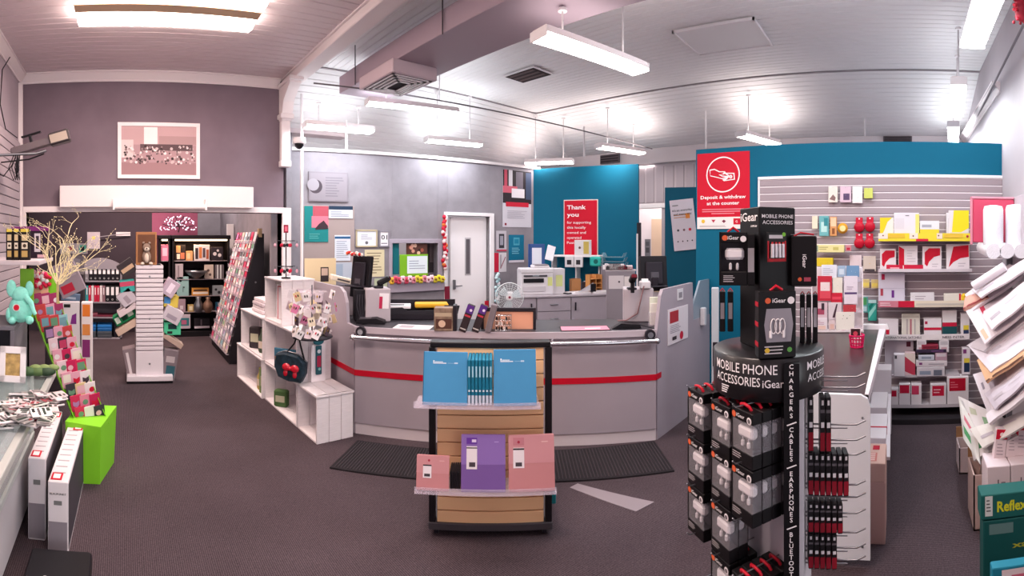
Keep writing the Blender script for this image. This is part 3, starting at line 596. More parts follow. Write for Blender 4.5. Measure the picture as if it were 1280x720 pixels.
# goods hung around the tower: tilted toward left and right
def tilt(name, label, cat, x, y, z, w_, d, h, col, dec=(), ry=0, rz=0, rx=0, group=None):
    m = MB(); m.bbox(-w_/2, w_/2, 0, d, -h/2, h/2, paper(col), .004)
    b = MB(); deco(b, w_, h, -.001, dec); b.v = [Vector((v[0], v[1], v[2]-h/2)) for v in b.v]
    off = len(m.v); m.v += b.v
    for f, mi in zip(b.f, b.mi): m.f.append(tuple(off+i for i in f)); m.mi.append(m._m(b.ms[mi])); m.sm.append(False)
    return single(name, label, cat, m, (x, y, z), rz, group, rx, ry)
def tq(x, y, Y=5.95): q = pol(x, Y/math.cos(al(x))); return q[0], q[1], zr(y, Y/math.cos(al(x)))
for x, y, w_, h, cc, ang, lab, dec in (
    (160, 335, .14, .11, '#3a3236', -.6, 'dark boxed item tilted off the tower, highest on its left', [(.1, .3, .9, .6, '#c8a88c')]),
    (160, 357, .12, .09, '#3fa6a0', -.1, 'teal and red packet on the left of the tower', [(.0, .5, 1, .9, '#c24a68')]),
    (160, 372, .13, .12, '#c3bac4', -.7, 'crumpled grey bag tilted off the left of the tower', [(.3, .2, .6, .7, '#a1949f')]),
    (160, 386, .17, .05, '#d8c8cc', -.55, 'pale flat book tilted off the left of the tower', []),
    (157, 396, .19, .08, '#16804f', -.5, 'green patterned game box tilted off the left of the tower', [(.05, .2, .25, .8, '#e0ece0'), (.35, .2, .6, .8, '#0a3a28'), (.65, .3, .9, .7, '#dbe6d8')]),
    (160, 408, .2, .05, '#cdb3a2', -.55, 'cream flat box tilted off the left of the tower', []),
    (212, 360, .11, .13, '#b9a7b6', .6, 'lilac packet tilted off the right of the tower', [(.3, .2, .7, .8, '#e4d7e4')]),
    (213, 377, .12, .09, '#c9b24c', .1, 'yellow and blue packet on the right of the tower', [(.0, .3, .45, .9, '#3f7fb8')]),
    (214, 393, .15, .11, '#c4bbc4', .5, 'clear crinkled bag on the right of the tower', [(.2, .2, .8, .5, '#9d929f')]),
    (214, 410, .14, .1, '#4fbf92', 0, 'mint green boxed toy on the right of the tower', [(.25, .45, .75, .85, '#1e3a3c'), (.2, .1, .5, .3, '#222')]),
    (214, 425, .2, .04, '#b89f92', .6, 'thin tan pack leaning out low on the right of the tower', []),
    (166, 455, .11, .25, '#8a7a80', -.2, 'grey magazine standing on the left of the tower base', [(.2, .1, .4, .9, '#dcd2d6')]),
    (210, 455, .12, .24, '#7d7076', .15, 'bundle of dull packets on the right of the tower base', [(.3, .1, .9, .5, '#2f5a66'), (.2, .6, .8, .8, '#b9adb0')])):
    q = tq(x, y); tilt('display_packet', lab, 'packet', q[0]+(-.01 if x < 180 else .01), q[1]-.04*(len(lab) % 3), q[2], w_*1.45, .2, h*1.55, cc, dec, ry=ang)
    if y < 440:
        o = COL.objects[-1]; s_ = 1 if x < 180 else -1
# black wedge card rack
t = thing('card_rack', 'tall black wedge rack of greeting cards in the next room', 'rack', (0, 0, 0)); cm = mat('#1f1c22', .5)
CX0, CX1, CY0, CY1, CZ = 1.43, 1.86, 6.55, 7.85, zr(292, 6.85)
for y, nm in ((CY0, 1), (CY1, 2)):
    m = MB(); m.prism([(CX0, .0), (CX0+.0, .14), (CX1-.02, CZ), (CX1+.06, CZ), (CX1+.06, 0)], y-.012, y+.012, cm, 'y')
    if nm == 1:
        for zz, xx in ((.25, CX0+.2), (1.1, CX1-.06)): m.disc(xx, zz, .014, y-.013, STEEL, 8)
    m.build('side_panel', t)
m = MB(); m.box(CX0, CX1, CY0+.012, CY1-.012, .0, .12, cm); m.add([(CX0+.03, CY0, .12), (CX0+.03, CY1, .12), (CX1+.03, CY1, CZ), (CX1+.03, CY0, CZ)], [(0,1,2,3)], cm); m.build('back_panel', t)
m = MB(); m.bbox(CX1-.02, CX1+.03, CY0-.02, CY0+.05, CZ-.05, CZ+.07, mat('#b39a78', .6)); m.build('post', t)
NR = 13
for k in range(NR+1):
    u = k/NR; m = MB(); x = CX0+(CX1-CX0)*u; z = .14+(CZ-.14)*u
    if k < NR: m.box(x-.035, x-.03, CY0+.015, CY1-.015, z-.02, z+.03, ACRYL); m.box(x-.035, x+.03, CY0+.015, CY1-.015, z-.02, z-.016, ACRYL); m.build('tier', t)
rr = random.Random(11)
def card(m, w_, h, cc, rr):
    m.bbox(-w_/2, w_/2, -.0025, .0025, 0, h, paper(cc), .0008)
    c2 = rr.choice(['#c8456a', '#efe4e8', '#7aa6b2', '#4a3e46', '#e9b8c2', '#d4213f', '#6f9c7c', '#f2e7d8', '#b48ab8'])
    k = rr.random()
    if k < .35: m.disc(rr.uniform(-.2, .2)*w_, h*.55, w_*.26, -.0036, paper(c2), 10)
    elif k < .7: m.face(-w_*.35, w_*.35, h*.35, h*.85, -.0036, paper(c2))
    else: m.poly([(-w_*.3, h*.4), (0, h*.2), (w_*.3, h*.4), (w_*.3, h*.65), (0, h*.55), (-w_*.3, h*.65)], -.0036, paper(c2))
    m.lines(-w_*.3, w_*.3, h*.08, h*.25, 2, -.0036, paper('#8a5f70'), seed=int(k*99))
PAL = ['#e6d8de', '#d9b7c4', '#c96a88', '#b8c3cc', '#efe6ea', '#a8365a', '#8f8a9a', '#d8c8b8', '#cf4f72']
for k in range(NR):
    u = k/NR; x = CX0+(CX1-CX0)*u; z = .14+(CZ-.14)*u
    for j in range(7):
        m = MB(); card(m, .13, .17, rr.choice(PAL), rr)
        single('greeting_card', 'small colourful greeting card in the tall black wedge rack', 'card', m, (x-.022, CY0+.12+j*.178, z-.014), -PI/2, 'greeting cards in the black wedge rack', rx=-.26)

# ================================================================ left foreground
# slat-wall goods shelf with cartons and toys
t = thing('wall_shelf', 'pale shelf board high on the left slat wall', 'shelf', (-1.22, 0, zr(325, 3.5)))
m = MB(); m.bbox(0, .66, 3.3, 3.98, -.03, 0, mat('#cbbfc4', .5)); m.build('board', t)
for y in (3.35, 3.9): m = MB(); m.prism([(0, -.03), (.28, -.03), (0, -.2)], y, y+.015, WHT, 'y'); m.build('bracket', t)
LS = Plane(0, 3.45, 0); zls = zr(325, 3.5)
pack('gift_carton', 'black carton with a white printed doodle and purple top behind the small boxes', 'carton', Plane(0, 3.75, 0), 14, 283, 61, 322, .2, '#2a1c2c', [(0, .86, 1, 1, '#7c2c74'), (.62, .2, .78, .78, '#cfc8d0'), (.66, .3, .74, .7, '#3a2f3c'), (.7, .02, .95, .12, '#d8aeb8')], z=zls, off=-.2, group=None)
for k, (x0, x1) in enumerate(((7.5, 16), (16.5, 24), (24.5, 37))):
    pack('boxed_toy_pack', ('leftmost slim', 'middle slim', 'wide right')[k]+' black and gold toy pack hanging-tab box on the left wall shelf', 'toy', LS, x0, 286, x1, 325, .05, '#1d1717', [(.1, .9, .9, 1, '#d9c34c'), (.2, .62, .8, .82, '#c9b48c'), (.2, .36, .8, .56, '#d8cdb8'), (.2, .1, .8, .3, '#b89a5c'), ('o', .5, .46, .18, '#4a3a30')], z=zls)
# golden twig tree
t = thing('twig_tree', 'bare golden twig tree ornament rising behind the card bin', 'ornament', (*pol(72, 3.15), zr(352, 3.15))); gold = mat('#f0e0b4', .5)
m = MB(); rr = random.Random(21)
def branch(m, p, d, L, r, depth):
    pts = [p]; q = Vector(p); d = Vector(d).normalized()
    for k in range(4):
        d = (d + Vector((rr.uniform(-.5, .5), rr.uniform(-.12, .12), rr.uniform(-.3, .3)))).normalized(); q = q + d*L/4; pts.append(tuple(q))
        if depth and k > 0 and rr.random() < .75: branch(m, tuple(q), d + Vector((rr.uniform(-.9, .9), rr.uniform(-.4, .4), rr.uniform(-.3, .5))), L*.55, r*.55, depth-1)
    m.tube(pts, [r*(1-.17*i) for i in range(len(pts))], gold, 5)
    if depth < 2: m.ell(pts[-1], .0035, gold, 5, 4)
for dx_, L_ in ((-.05, .26), (-.02, .42), (.75, .24), (1.2, .2), (-.35, .18), (.3, .24), (.8, .12), (.1, .2), (-.1, .24), (.6, .26), (.0, .12), (1.4, .12), (-.5, .14), (.1, .34)): branch(m, (0, 0, -.02), (dx_, 0, 1 if abs(dx_) < .4 else .55), L_, .0055, 3)
m.build('branches', t)
m = MB(); m.lathe([(.008, -.14), (.008, -.02), (.006, .0)], mat('#bca674', .6), 10); m.build('stem', t)
# plush elephant on grey cabinet
t = thing('corner_cabinet', 'dark grey cabinet with a hollow front under the mint elephant', 'cabinet', (0, 0, 0)); gd = mat('#6e6a72', .5); gq = zr(432, 2.6)
xa, xb = -1.22, -.72; ztop = zr(409, 3.3)
m = MB(); m.bbox(xa, xb, 3.25, 3.72, ztop-.03, ztop, gd); m.build('top', t)
m = MB(); m.bbox(xa, xa+.03, 3.25, 3.72, .0, ztop-.03, gd); m.build('side_panel', t)
m = MB(); m.bbox(xb-.03, xb, 3.25, 3.72, .0, ztop-.03, gd); m.build('side_panel', t)
m = MB(); m.box(xa, xb, 3.70, 3.72, 0, ztop-.03, mat('#4c4850', .6)); m.build('back_panel', t)
m = MB(); m.bbox(xa+.03, xb-.03, 3.27, 3.7, ztop-.36, ztop-.34, WHT); m.build('shelf', t)
single('patterned_box', 'low dark red and white goods box on the corner cabinet shelf', 'box', MB().bbox(-.12, .12, 0, .15, 0, .08, paper('#5a4148')).face(-.1, .02, .02, .06, -.001, paper('#c0443c')).face(.04, .1, .02, .06, -.001, paper('#e0d8d4')), (xb-.2, 3.35, ztop-.338))
t = thing('plush_elephant', 'mint green plush elephant with a red button on the grey corner cabinet', 'toy', (*pol(26, 3.45), ztop), .2); mint = mat('#8fe0d0', .95, noise=.08, scale=40, bump=.3)
m = MB(); m.ell((0, 0, .10), (.085, .07, .095), mint, 16, 10); m.ell((-.005, -.01, .20), (.062, .055, .058), mint, 16, 10)
m.tube([(.03, -.04, .19), (.07, -.07, .15), (.085, -.08, .10), (.10, -.09, .075)], [.024, .02, .016, .013], mint, 10)
for s_ in (-1, 1): m.ell((s_*.06, -.05, .03), (.03, .05, .028), mint, 10, 6)
m.ell((-.085, -.01, .06), (.02, .03, .05), mint, 10, 6); m.build('body', t)
m = MB(); m.ell((-.065, -.02, .245), (.035, .02, .06), mint, 12, 8); m.ell((.06, .0, .24), (.03, .02, .055), mint, 12, 8); m.build('ears', t)
m = MB(); m.M = Matrix.Translation((-.03, -.074, .12)); m.disc(0, 0, .026, 0, paper('#d8e8e0'), 16); m.disc(0, 0, .02, -.003, paper(RED), 16); m.build('button', t)
pack('fabric_bin', 'lime green folded header card behind the elephant', 'card', Plane(0, 3.6, 0), 25, 336, 42, 366, .02, '#8cc43c', [('p', [(.2, .2), (.5, .45), (.8, .2)], '#33402c')], z=ztop)
# lime dump bin full of gift cards: leans towards the viewer's right
gr = mat('#84cf2e', .5); grd = mat('#79bb3a', .5)
B0 = pol(123, 3.55); t = thing('card_dump_bin', 'lime green cardboard bin with a tall sloping tray of cards', 'display bin', (B0[0], B0[1], 0), math.radians(-2))
bw, bd, bh = .34, .34, .43
m = MB()
BLc = [(-.13, .0), (.05, .26), (-.16, .42), (-.33, .15)]
m.rings([[(-.20, -.12, 0), (.02, -.12, 0), (.10, .22, 0), (-.16, .22, 0)], [(-.22, -.13, bh), (.03, -.16, bh-.02), (.12, .22, bh), (-.17, .24, bh)]], gr, False)
m.build('bin', t)
m = MB(); zt_ = zr(338, 3.9) - 0
tray = [(-.16, -.02, .36), (.06, .06, .36), (-.34, .16, 1.27), (-.54, .06, 1.27)]
def TP(u, v, n=0):
    a, b_, c_, d_ = [Vector(q) for q in tray]; p = (a*(1-u)+b_*u)*(1-v) + (d_*(1-u)+c_*u)*v
    nn = (b_-a).cross(d_-a).normalized(); return p + nn*(n if nn.z > 0 else -n)
th = .015
m.add([tuple(TP(0, 0)), tuple(TP(1, 0)), tuple(TP(1, 1)), tuple(TP(0, 1)), tuple(TP(0, 0, -th)), tuple(TP(1, 0, -th)), tuple(TP(1, 1, -th)), tuple(TP(0, 1, -th))], [(0,1,2,3), (4,7,6,5), (0,4,5,1), (1,5,6,2), (2,6,7,3), (3,7,4,0)], gr)
for u in (0, 1):
    m.add([tuple(TP(u, 0)), tuple(TP(u, 1)), tuple(TP(u, 1, .05)), tuple(TP(u, 0, .05)), tuple(TP(u+(.02 if u == 0 else -.02), 0)), tuple(TP(u+(.02 if u == 0 else -.02), 1)), tuple(TP(u+(.02 if u == 0 else -.02), 1, .05)), tuple(TP(u+(.02 if u == 0 else -.02), 0, .05))], [(0,1,2,3), (4,7,6,5), (3,2,6,7)], gr)
m.build('tray', t)
m = MB(); a, b_ = TP(0, 1), TP(1, 1); m.M = Matrix.Translation(tuple((a+b_)/2)); m.bbox(-.11, .12, -.005, .01, 0, .17, gr); m.build('header', t)
Mt = Matrix.Translation(t.location) @ Matrix.Rotation(t.rotation_euler.z, 4, 'Z')
PALP = ['#e8a8bc', '#d8335e', '#efd3da', '#c8285a', '#f0e4e6', '#a83a66', '#e88aa6', '#e4c79a', '#d04a4a', '#3f3a44', '#9ccbd0']
for k in range(11):
    for j in range(3):
        v = .02+k*.087; u = .2+j*.3
        p = TP(u, v, .012); p2 = TP(u, min(1, v+.05), .012); ww = .075 if k > 5 else .08
        m = MB(); card(m, ww, .125, rr.choice(PALP), rr)
        up = (TP(.5, 1)-TP(.5, 0)).normalized(); rx = (TP(1, .5)-TP(0, .5)).normalized(); nn = rx.cross(up).normalized()
        if nn.z < 0: nn = -nn
        up2 = (up + nn*.38).normalized(); ny = -(rx.cross(up2)).normalized()
        Mx = Matrix(((rx.x, -ny.x*-1, up2.x, 0), (rx.y, -ny.y*-1, up2.y, 0), (rx.z, -ny.z*-1, up2.z, 0), (0, 0, 0, 1)))
        yv = up2.cross(rx); Mx = Matrix(((rx.x, yv.x, up2.x, p.x), (rx.y, yv.y, up2.y, p.y), (rx.z, yv.z, up2.z, p.z), (0, 0, 0, 1)))
        o = m.build('gift_card'); o.matrix_world = Mt @ Mx
        tag(o, 'small pink toned card standing in the sloping tray of the lime green bin', 'card', 'cards in the lime green bin')
# flower posy on header
t = thing('gift_tag_card', 'pink floral card with a ribbon on top of the lime green bin', 'card', tuple(Mt @ (TP(.5, 1)+Vector((0, -.02, .06)))))
m = MB(); m.bbox(-.07, .06, -.01, 0, -.07, .08, paper('#e3a98c')); m.build('backing', t); m = MB()
for k in range(46): m.ell((rr.uniform(-.08, .08), -.02, rr.uniform(.0, .14)), rr.uniform(.014, .02), paper(rr.choice(['#d8285c', '#f0a8b8', '#e8e0e0', '#c82040'])), 6, 4)
m.build('flowers', t)
# shelf of bags, and white board behind the bin
tilt('hanging_gift_bag', 'grey and red gift bag tilted beside the golden twigs', 'bag', *tq(84, 348, 4.6), .24, .08, .32, '#8b7e88', [(.1, .1, .6, .35, '#a52038'), (.15, .5, .9, .9, '#9d8f98')], ry=-.45)
tilt('boxed_appliance', 'pale box with a turquoise corner behind the golden twigs', 'box', *tq(92, 311, 6.6), .36, .1, .14, '#b9adb2', [(.7, .15, .97, .85, '#62b8a4'), (.76, .3, .9, .7, '#2a2a30'), (.3, .3, .5, .7, '#a43846')], ry=0)
tilt('hanging_bag', 'silver plastic bag hanging left of the bookcase', 'bag', *tq(91, 330, 6.6), .3, .1, .28, '#6e666e', [(.2, .3, .8, .8, '#8f8890')], ry=.2)
tilt('packaged_cloth', 'folded blue grey packet low behind the lime green bin', 'packet', *tq(88, 372, 5.4), .2, .1, .08, '#5b708a', [(.2, .3, .8, .6, '#a4b4c4')], ry=.1)
single('side_stand', 'dark slim merchandise stand behind the tilted grey bag', 'stand', MB().bbox(-.22, .2, 0, .3, 0, 1.3, mat('#2f282e', .6), .01).bbox(-.22, .2, -.1, 0, .0, .6, mat('#3a3238', .6), .01), (*tq(82, 350, 5.55)[:2], 0))
p = tq(88, 420, 4.5)
t = thing('white_display_board', 'white wedge shaped display board with purple label and orange cards behind the green bin', 'display', (p[0], p[1], 0), .0)
m = MB(); zt_ = zr(378, 4.5); m.prism([(-.20, zt_), (.08, zt_+.0), (.10, .02), (.02, .02)], 0, .06, paper('#d9d2d8'), 'y'); m.poly([(-.06, zt_-.02), (.0, zt_-.02), (.0, zt_-.05), (-.06, zt_-.05)], -.002, paper('#222')); m.poly([(.015, zt_-.12), (.055, zt_-.10), (.055, zt_-.2), (.0, zt_-.2)], -.002, paper('#7b2c84')); m.build('panel', t)
m = MB(); m.bbox(.10, .2, .0, .08, .35, zt_-.0, paper('#e6dadc')); m.face(.11, .18, zt_-.13, zt_-.02, -.001, paper('#e07a30')); m.face(.11, .18, zt_-.30, zt_-.2, -.002, paper('#dc8a4a')); m.face(.11, .18, zt_-.5, zt_-.34, -.002, paper('#84306e')); m.build('side_pocket', t)
# glass counter
gm_ = mat('#cdd0cc', .35, .35); t = thing('glass_counter', 'glass showcase counter with a pale metal edge in the left foreground', 'counter', (0, 0, 0))
GX0, GX1, GY0, GY1, GZ = -1.24, -.435, .6, 3.2, .84
m = MB(); m.bbox(GX0, GX1, GY0, GY1, GZ-.012, GZ, GLASS); m.build('top_glass', t)
m = MB(); m.bbox(GX1-.03, GX1+.005, GY0, GY1, GZ-.035, GZ+.004, gm_); m.bbox(GX0, GX1, GY1-.03, GY1, GZ-.035, GZ+.004, gm_); m.bbox(GX0, GX0+.03, GY0, GY1, GZ-.035, GZ+.004, gm_); m.build('top_frame', t)
m = MB(); m.box(GX1-.156, GX1-.15, GY0, GY1-.02, .42, GZ-.03, GLASS); m.build('front_glass', t)
m = MB(); m.box(GX0+.02, GX1-.15, GY1-.016, GY1-.01, .42, GZ-.03, GLASS); m.build('end_glass', t)
m = MB(); m.bbox(GX0, GX1-.14, GY0, GY1, .06, .42, mat('#bdb7bb', .5)); m.bbox(GX0+.03, GX1-.18, GY0+.05, GY1-.05, 0, .06, BLK); m.build('base', t)
m = MB(); m.bbox(GX1-.152, GX1-.136, GY0, GY1, .40, .44, gm_); m.build('lower_rail', t)
for y in (GY1-.02, 1.75): m = MB(); m.bbox(GX1-.162, GX1-.14, y-.01, y+.01, .42, GZ-.03, gm_); m.build('post', t)
m = MB(); m.bbox(GX0+.04, GX1-.17, GY0+.04, GY1-.05, .66, .668, GLASS); m.build('shelf', t)
# goods on and inside the counter
t = thing('framed_print', 'white frame with a gold abstract print standing on the glass counter', 'frame', (*pol(15, 2.95), GZ+.002), .0, rx=-.12)
m = MB()
for (a, b_, e, f_) in ((-.08, .08, 0, .04), (-.08, .08, .17, .21), (-.08, -.045, 0, .21), (.045, .08, 0, .21)): m.bbox(a, b_, 0, .015, e, f_, WHT, .003)
m.build('frame', t); m = MB(); m.box(-.046, .046, .008, .012, .039, .171, mat('#b99a62', .6, noise=.4, scale=25)); m.build('print', t)
for k in range(9):
    x, y = pol(12+k*6, 2.25+.14*(k % 3)); m = MB()
    for j in range(7):
        m.M = Matrix.Translation((rr.uniform(-.05, .05), rr.uniform(-.05, .05), .012+.008*j)) @ Matrix.Rotation(rr.uniform(0, 3), 4, 'Z') @ Matrix.Rotation(rr.uniform(-.35, .35), 4, 'X')
        cc = rr.choice(['#dcd8d8', '#cfd2c8', '#e6dcde', '#8f8a88', '#d3c0c2']); m.bbox(-.05, .05, -.032, .032, 0, .009, mat(cc, .25, coat=.4), .003)
        for q_ in range(4): m.box(-.045+.024*q_, -.036+.024*q_+rr.uniform(0, .008), -.025, rr.uniform(-.01, .028), .009, .0105, paper(rr.choice(['#1f1d20', '#2c3a34', '#5a5456', '#8a3a44'])))
    m.M = Matrix()
    single('wrapped_trinket', 'plastic wrapped black and white trinket bundle heaped on the glass counter', 'trinket', m, (x, y, GZ+.004), rr.uniform(-1, 1), 'wrapped trinkets on the glass counter')
for k in range(3):
    single('green_leaf_pack', 'dark green leafy packet at the back corner of the glass counter', 'packet', MB().ell((0, 0, .03), (.06, .05, .028), mat(['#3f5a3a', '#50683e', '#2f4430'][k], .6)).ell((.04, .02, .05), (.04, .03, .02), mat('#7c8f5a', .6)), (*pol(36+k*11, 3.08), GZ+.004), 0, 'leafy green packets on the glass counter')
for k, (x, y, w_, h, cc) in enumerate(((-.80, 1.9, .16, .1, '#d9d2d4'), (-.72, 2.3, .14, .14, '#cfd3cf'), (-1.05, 2.2, .18, .12, '#a8a3a6'), (-.72, 1.6, .12, .09, '#8a8388'), (-.85, 2.6, .16, .13, '#d7cfd2'))):
    single('boxed_goods', ('low pale', 'square greenish white', 'wide grey', 'small dark grey', 'far pale')[k]+' carton on the inner shelf of the glass counter', 'carton', MB().bbox(-w_/2, w_/2, -.06, .06, 0, h, paper(cc), .004).face(-w_*.3, w_*.3, h*.3, h*.7, -.061, paper('#7c7278')), (x, y, .67), .2*k)
for k, (x, y) in enumerate(((-.85, 1.95), (-.80, 2.6))): single('stock_carton', ('near', 'far')[k]+' white carton on the floor of the glass counter', 'carton', MB().bbox(-.15, .15, -.12, .12, 0, .17, paper('#cfc8ca'), .004).face(-.1, .1, .05, .1, -.121, paper('#8d8488')), (x, y, .422), .1)
# long appliance boxes standing between counter and bin
def longbox(x0, y0, x1, y1, w_, h, lab, txt=None):
    d = Vector((x1-x0, y1-y0)); L = d.length; rz = math.atan2(d.y, d.x)-PI/2
    t = thing('appliance_box', lab, 'carton', (x0, y0, 0), rz)
    m = MB(); m.bbox(-w_, 0, 0, L, 0, h, paper('#ddd5d9'), .004)
    m.box(.0005, .001, .02, L-.02, .02, h-.02, paper('#453f46')); m.face(-w_+.004, -.004, .01, h*.45, -.001, paper('#8b828a')); 
    if txt: m.text(txt, -w_/2, h*.82, .011, -.002, paper('#222'), w=w_*.8)
    m.face(-w_*.7, -w_*.3, h*.68, h*.74, -.0015, paper('#777'))
    # printed top
    for k in range(9):
        m.box(-w_*.85, -w_*.25, L*(.12+.09*k), L*(.12+.09*k)+.01, h, h+.0012, paper('#a9a0a6'))
    m.build('carton', t)
    m = MB(); m.box(-w_*.9, -w_*.35, .02, .1, h+.001, h+.003, paper(RED)); m.box(-w_*.8, -w_*.45, .035, .085, h+.003, h+.004, paper('#f3e9ea')); m.build('price_label', t)
    m = MB(); m.box(-w_*.6, -w_*.02, L-.12, L-.03, h+.001, h+.003, paper(RED)); m.box(-w_*.5, -w_*.12, L-.105, L-.045, h+.003, h+.004, paper('#f3e9ea')); m.build('price_label', t)
    return t
a = pol(85, 2.66); b = pol(107, 3.62)
longbox(a[0]+.0, a[1], b[0]-.0, b[1]-.12, .11, .39, 'long white upright appliance box nearest the aisle', 'BLAUPUNKT')
a = pol(40, 2.80); b = pol(88, 3.75)
longbox(-.43, a[1], -.43, b[1]-.2, .10, .46, 'long white appliance box squeezed beside the glass counter')
single('floor_case', 'flat black case with white studs on the floor at bottom left', 'case', MB().bbox(-.25, .06, -.18, .12, 0, .10, BLK, .01).ell((.0, -.1, .10), (.014, .014, .006), WHT, 8, 4).ell((-.15, -.1, .10), (.014, .014, .006), WHT, 8, 4), (*pol(98, 2.42), 0))
single('yellow_print_box', 'black box with yellow green lettering at the left edge below the counter rail', 'box', MB().bbox(-.12, .0, 0, .2, 0, .34, paper('#1b1b18'), .004).face(-.1, -.01, .28, .30, -.001, paper('#c8c832')).face(-.06, -.01, .22, .24, -.001, paper('#aebc2c')).box(-.10, -.03, .03, .1, .3402, .342, paper('#b8b830')), (pol(10, 2.0)[0]-.17, pol(10, 2.0)[1], .425))
# ================================================================ white crate shelving along the counter wing
wood = mat('#e6dde0', .6, noise=.05, scale=12, stretch=(1, 1, 8), name='white_wood')
CR0 = Vector((1.56, 3.78)); CRd = Vector((-.06, 1.0)).normalized(); CRa = math.atan2(CRd.y, CRd.x)-PI/2
def crate(s0, s1, z0, z1, lab, xo=0, w_=.35, mid=False):
    """open timber crate; its open side faces the aisle (-x), boarded ends face the viewer"""
    p = CR0 + CRd*s0; t = thing('timber_crate', lab, 'crate', (p.x+xo, p.y, z0), CRa); L = s1-s0-.004; h = z1-z0-.002
    for y in (0, L-.016):
        m = MB()
        for k in range(3): m.bbox(w_*k/3+.002, w_*(k+1)/3-.002, y, y+.016, 0, h, wood, .002)
        m.build('end_boards', t)
    if mid: m = MB(); m.bbox(.005, w_-.02, L/2-.008, L/2+.008, .016, h-.016, wood, .002); m.build('divider', t)
    m = MB()
    for k in range(3): m.bbox(-.006+(w_+.012)*k/3+.002, -.006+(w_+.012)*(k+1)/3-.002, -.012, L+.0, h-.016, h, wood, .002)
    m.build('top_boards', t)
    m = MB()
    for k in range(3): m.bbox(w_*k/3+.002, w_*(k+1)/3-.002, .016, L-.016, 0, .016, wood, .002)
    m.build('bottom_boards', t)
    m = MB(); n = max(2, round(L/.13))
    for k in range(n): m.bbox(w_-.014, w_, .016+(L-.032)*k/n+.002, .016+(L-.032)*(k+1)/n-.002, .016, h-.016, wood, .002)
    m.build('back_boards', t)
    return t
crate(0, .40, 0, .40, 'nearest low white timber crate at the end of the crate row')
crate(.41, 1.26, 0, .40, 'low white timber crate second from the aisle end', mid=False)
crate(1.27, 2.18, 0, .42, 'farthest low white timber crate, beside the black card rack', xo=-.03)
crate(.41, 1.26, .40, .85, 'white timber crate on the second level, holding the blue covered book', mid=False)
crate(1.27, 2.05, .42, .86, 'white timber crate on the second level at the far end with a red sauce bottle', xo=-.02)
crate(.78, 1.26, .85, 1.30, 'topmost white timber crate behind the earring spinner')
def crp(s, x, z): p = CR0 + CRd*s; n = Vector((CRd.y, -CRd.x)); q = p + n*x; return (q.x, q.y, z)
# goods in the crates
single('picture_book', 'open picture book with a blue and orange cover on the second crate level', 'book', MB().bbox(-.15, .15, 0, .02, 0, .2, paper('#3f6e88')).face(-.14, .0, .02, .12, -.001, paper('#c98a5c')).face(0, .14, .08, .18, -.001, paper('#8fb0b8')).face(-.05, .1, .03, .07, -.002, paper('#e3d6c4')), crp(.80, .07, .417), CRa-.9)
single('stacked_towels', 'white folded papers stacked on the far second-level crate', 'stack', MB().bbox(-.12, .12, -.2, .2, 0, .04, paper('#d9ccd0'), .008).bbox(-.11, .12, -.18, .19, .041, .08, paper('#e6dadd'), .008).bbox(-.12, .1, -.19, .17, .081, .12, paper('#cdbfc4'), .008).bbox(-.10, .1, -.17, .17, .121, .16, paper('#e2d7da'), .008), crp(1.62, .16, .862), CRa)
for k, (s, z, cc, h) in enumerate(((1.38, .437, '#7c2a34', .28), (1.50, .437, '#4d5a4a', .26), (1.40, .017, '#7a8f5c', .27), (1.55, .017, '#bda565', .24), (1.75, .437, '#3c3438', .24), (.95, .017, '#4d6b3f', .16))):
    lab = ('red labelled bottle on the far second-level crate', 'dark green jar on the far second-level crate', 'green leafy packet low in the far crate', 'tall straw coloured pot low in the far crate', 'dark patterned tin on the far second-level crate', 'small green plant packet in the low middle crate')[k]
    m = MB()
    if k in (0, 1, 3): m.lathe([(.045, 0), (.052, .02), (.052, h*.6), (.03, h*.8), (.03, h)], paper(cc), 12); m.lathe([(.0535, h*.2), (.0535, h*.5)], paper('#d9c8b8'), 12, smooth=True)
    else: m.bbox(-.07, .07, -.04, .04, 0, h, paper(cc), .01); m.face(-.05, .05, h*.3, h*.7, -.041, paper('#c4bfa4'))
    single(('bottle', 'jar', 'packet', 'pot', 'tin', 'packet')[k], lab, ('bottle', 'jar', 'packet', 'pot', 'tin', 'packet')[k], m, crp(s, .07, z), CRa-.8)
single('white_board_panel', 'white folded board with red edging leaning in the topmost crate', 'panel', MB().bbox(-.12, .12, 0, .01, 0, .36, paper('#e6dfe2')).face(-.1, -.09, 0, .34, -.001, paper('#b8263c')).face(-.1, .1, .33, .34, -.001, paper('#b8263c')), crp(1.0, .12, .87), CRa-1.2)
# satchel with a red bow
t = thing('zip_pouch', 'dark printed zip bag with a shiny red bow, hung on the crates by its strap', 'bag', crp(.40, -.06, .56), -.75, rx=0, ry=.12)
m = MB(); dk2 = mat('#20303c', .5, noise=.5, scale=30)
m.rings([[(x*k, y, z*k) for x, z in [(-.145, .09), (-.15, -.02), (-.10, -.11), (.0, -.13), (.12, -.12), (.15, -.04), (.145, .06), (.07, .11), (-.06, .115)]] for k, y in ((.9, -.05), (1, -.03), (1, .03), (.9, .05))], dk2, False); m.build('bag_body', t)
m = MB(); m.tube([(-.14, -.0, .09), (-.07, -.0, .125), (.06, 0, .12), (.145, 0, .07)], .006, STEEL, 6); m.build('zip', t)
m = MB(); m.tube([(-.05, 0, .12), (.0, .02, .2), (.02, .03, .3)], .008, BLK, 6); m.tube([(.12, 0, .08), (.06, .02, .2), (.02, .03, .3)], .008, BLK, 6); m.build('strap', t)
m = MB(); rd = mat('#c4122c', .2, coat=.6)
for s_ in (-1, 1): m.ell((.02+s_*.04, -.056, .0), (.042, .02, .035), rd, 12, 8); m.ell((.02+s_*.045, -.052, -.055), (.022, .012, .03), rd, 10, 6)
m.ell((.02, -.062, -.005), (.016, .016, .018), rd); m.build('bow', t)
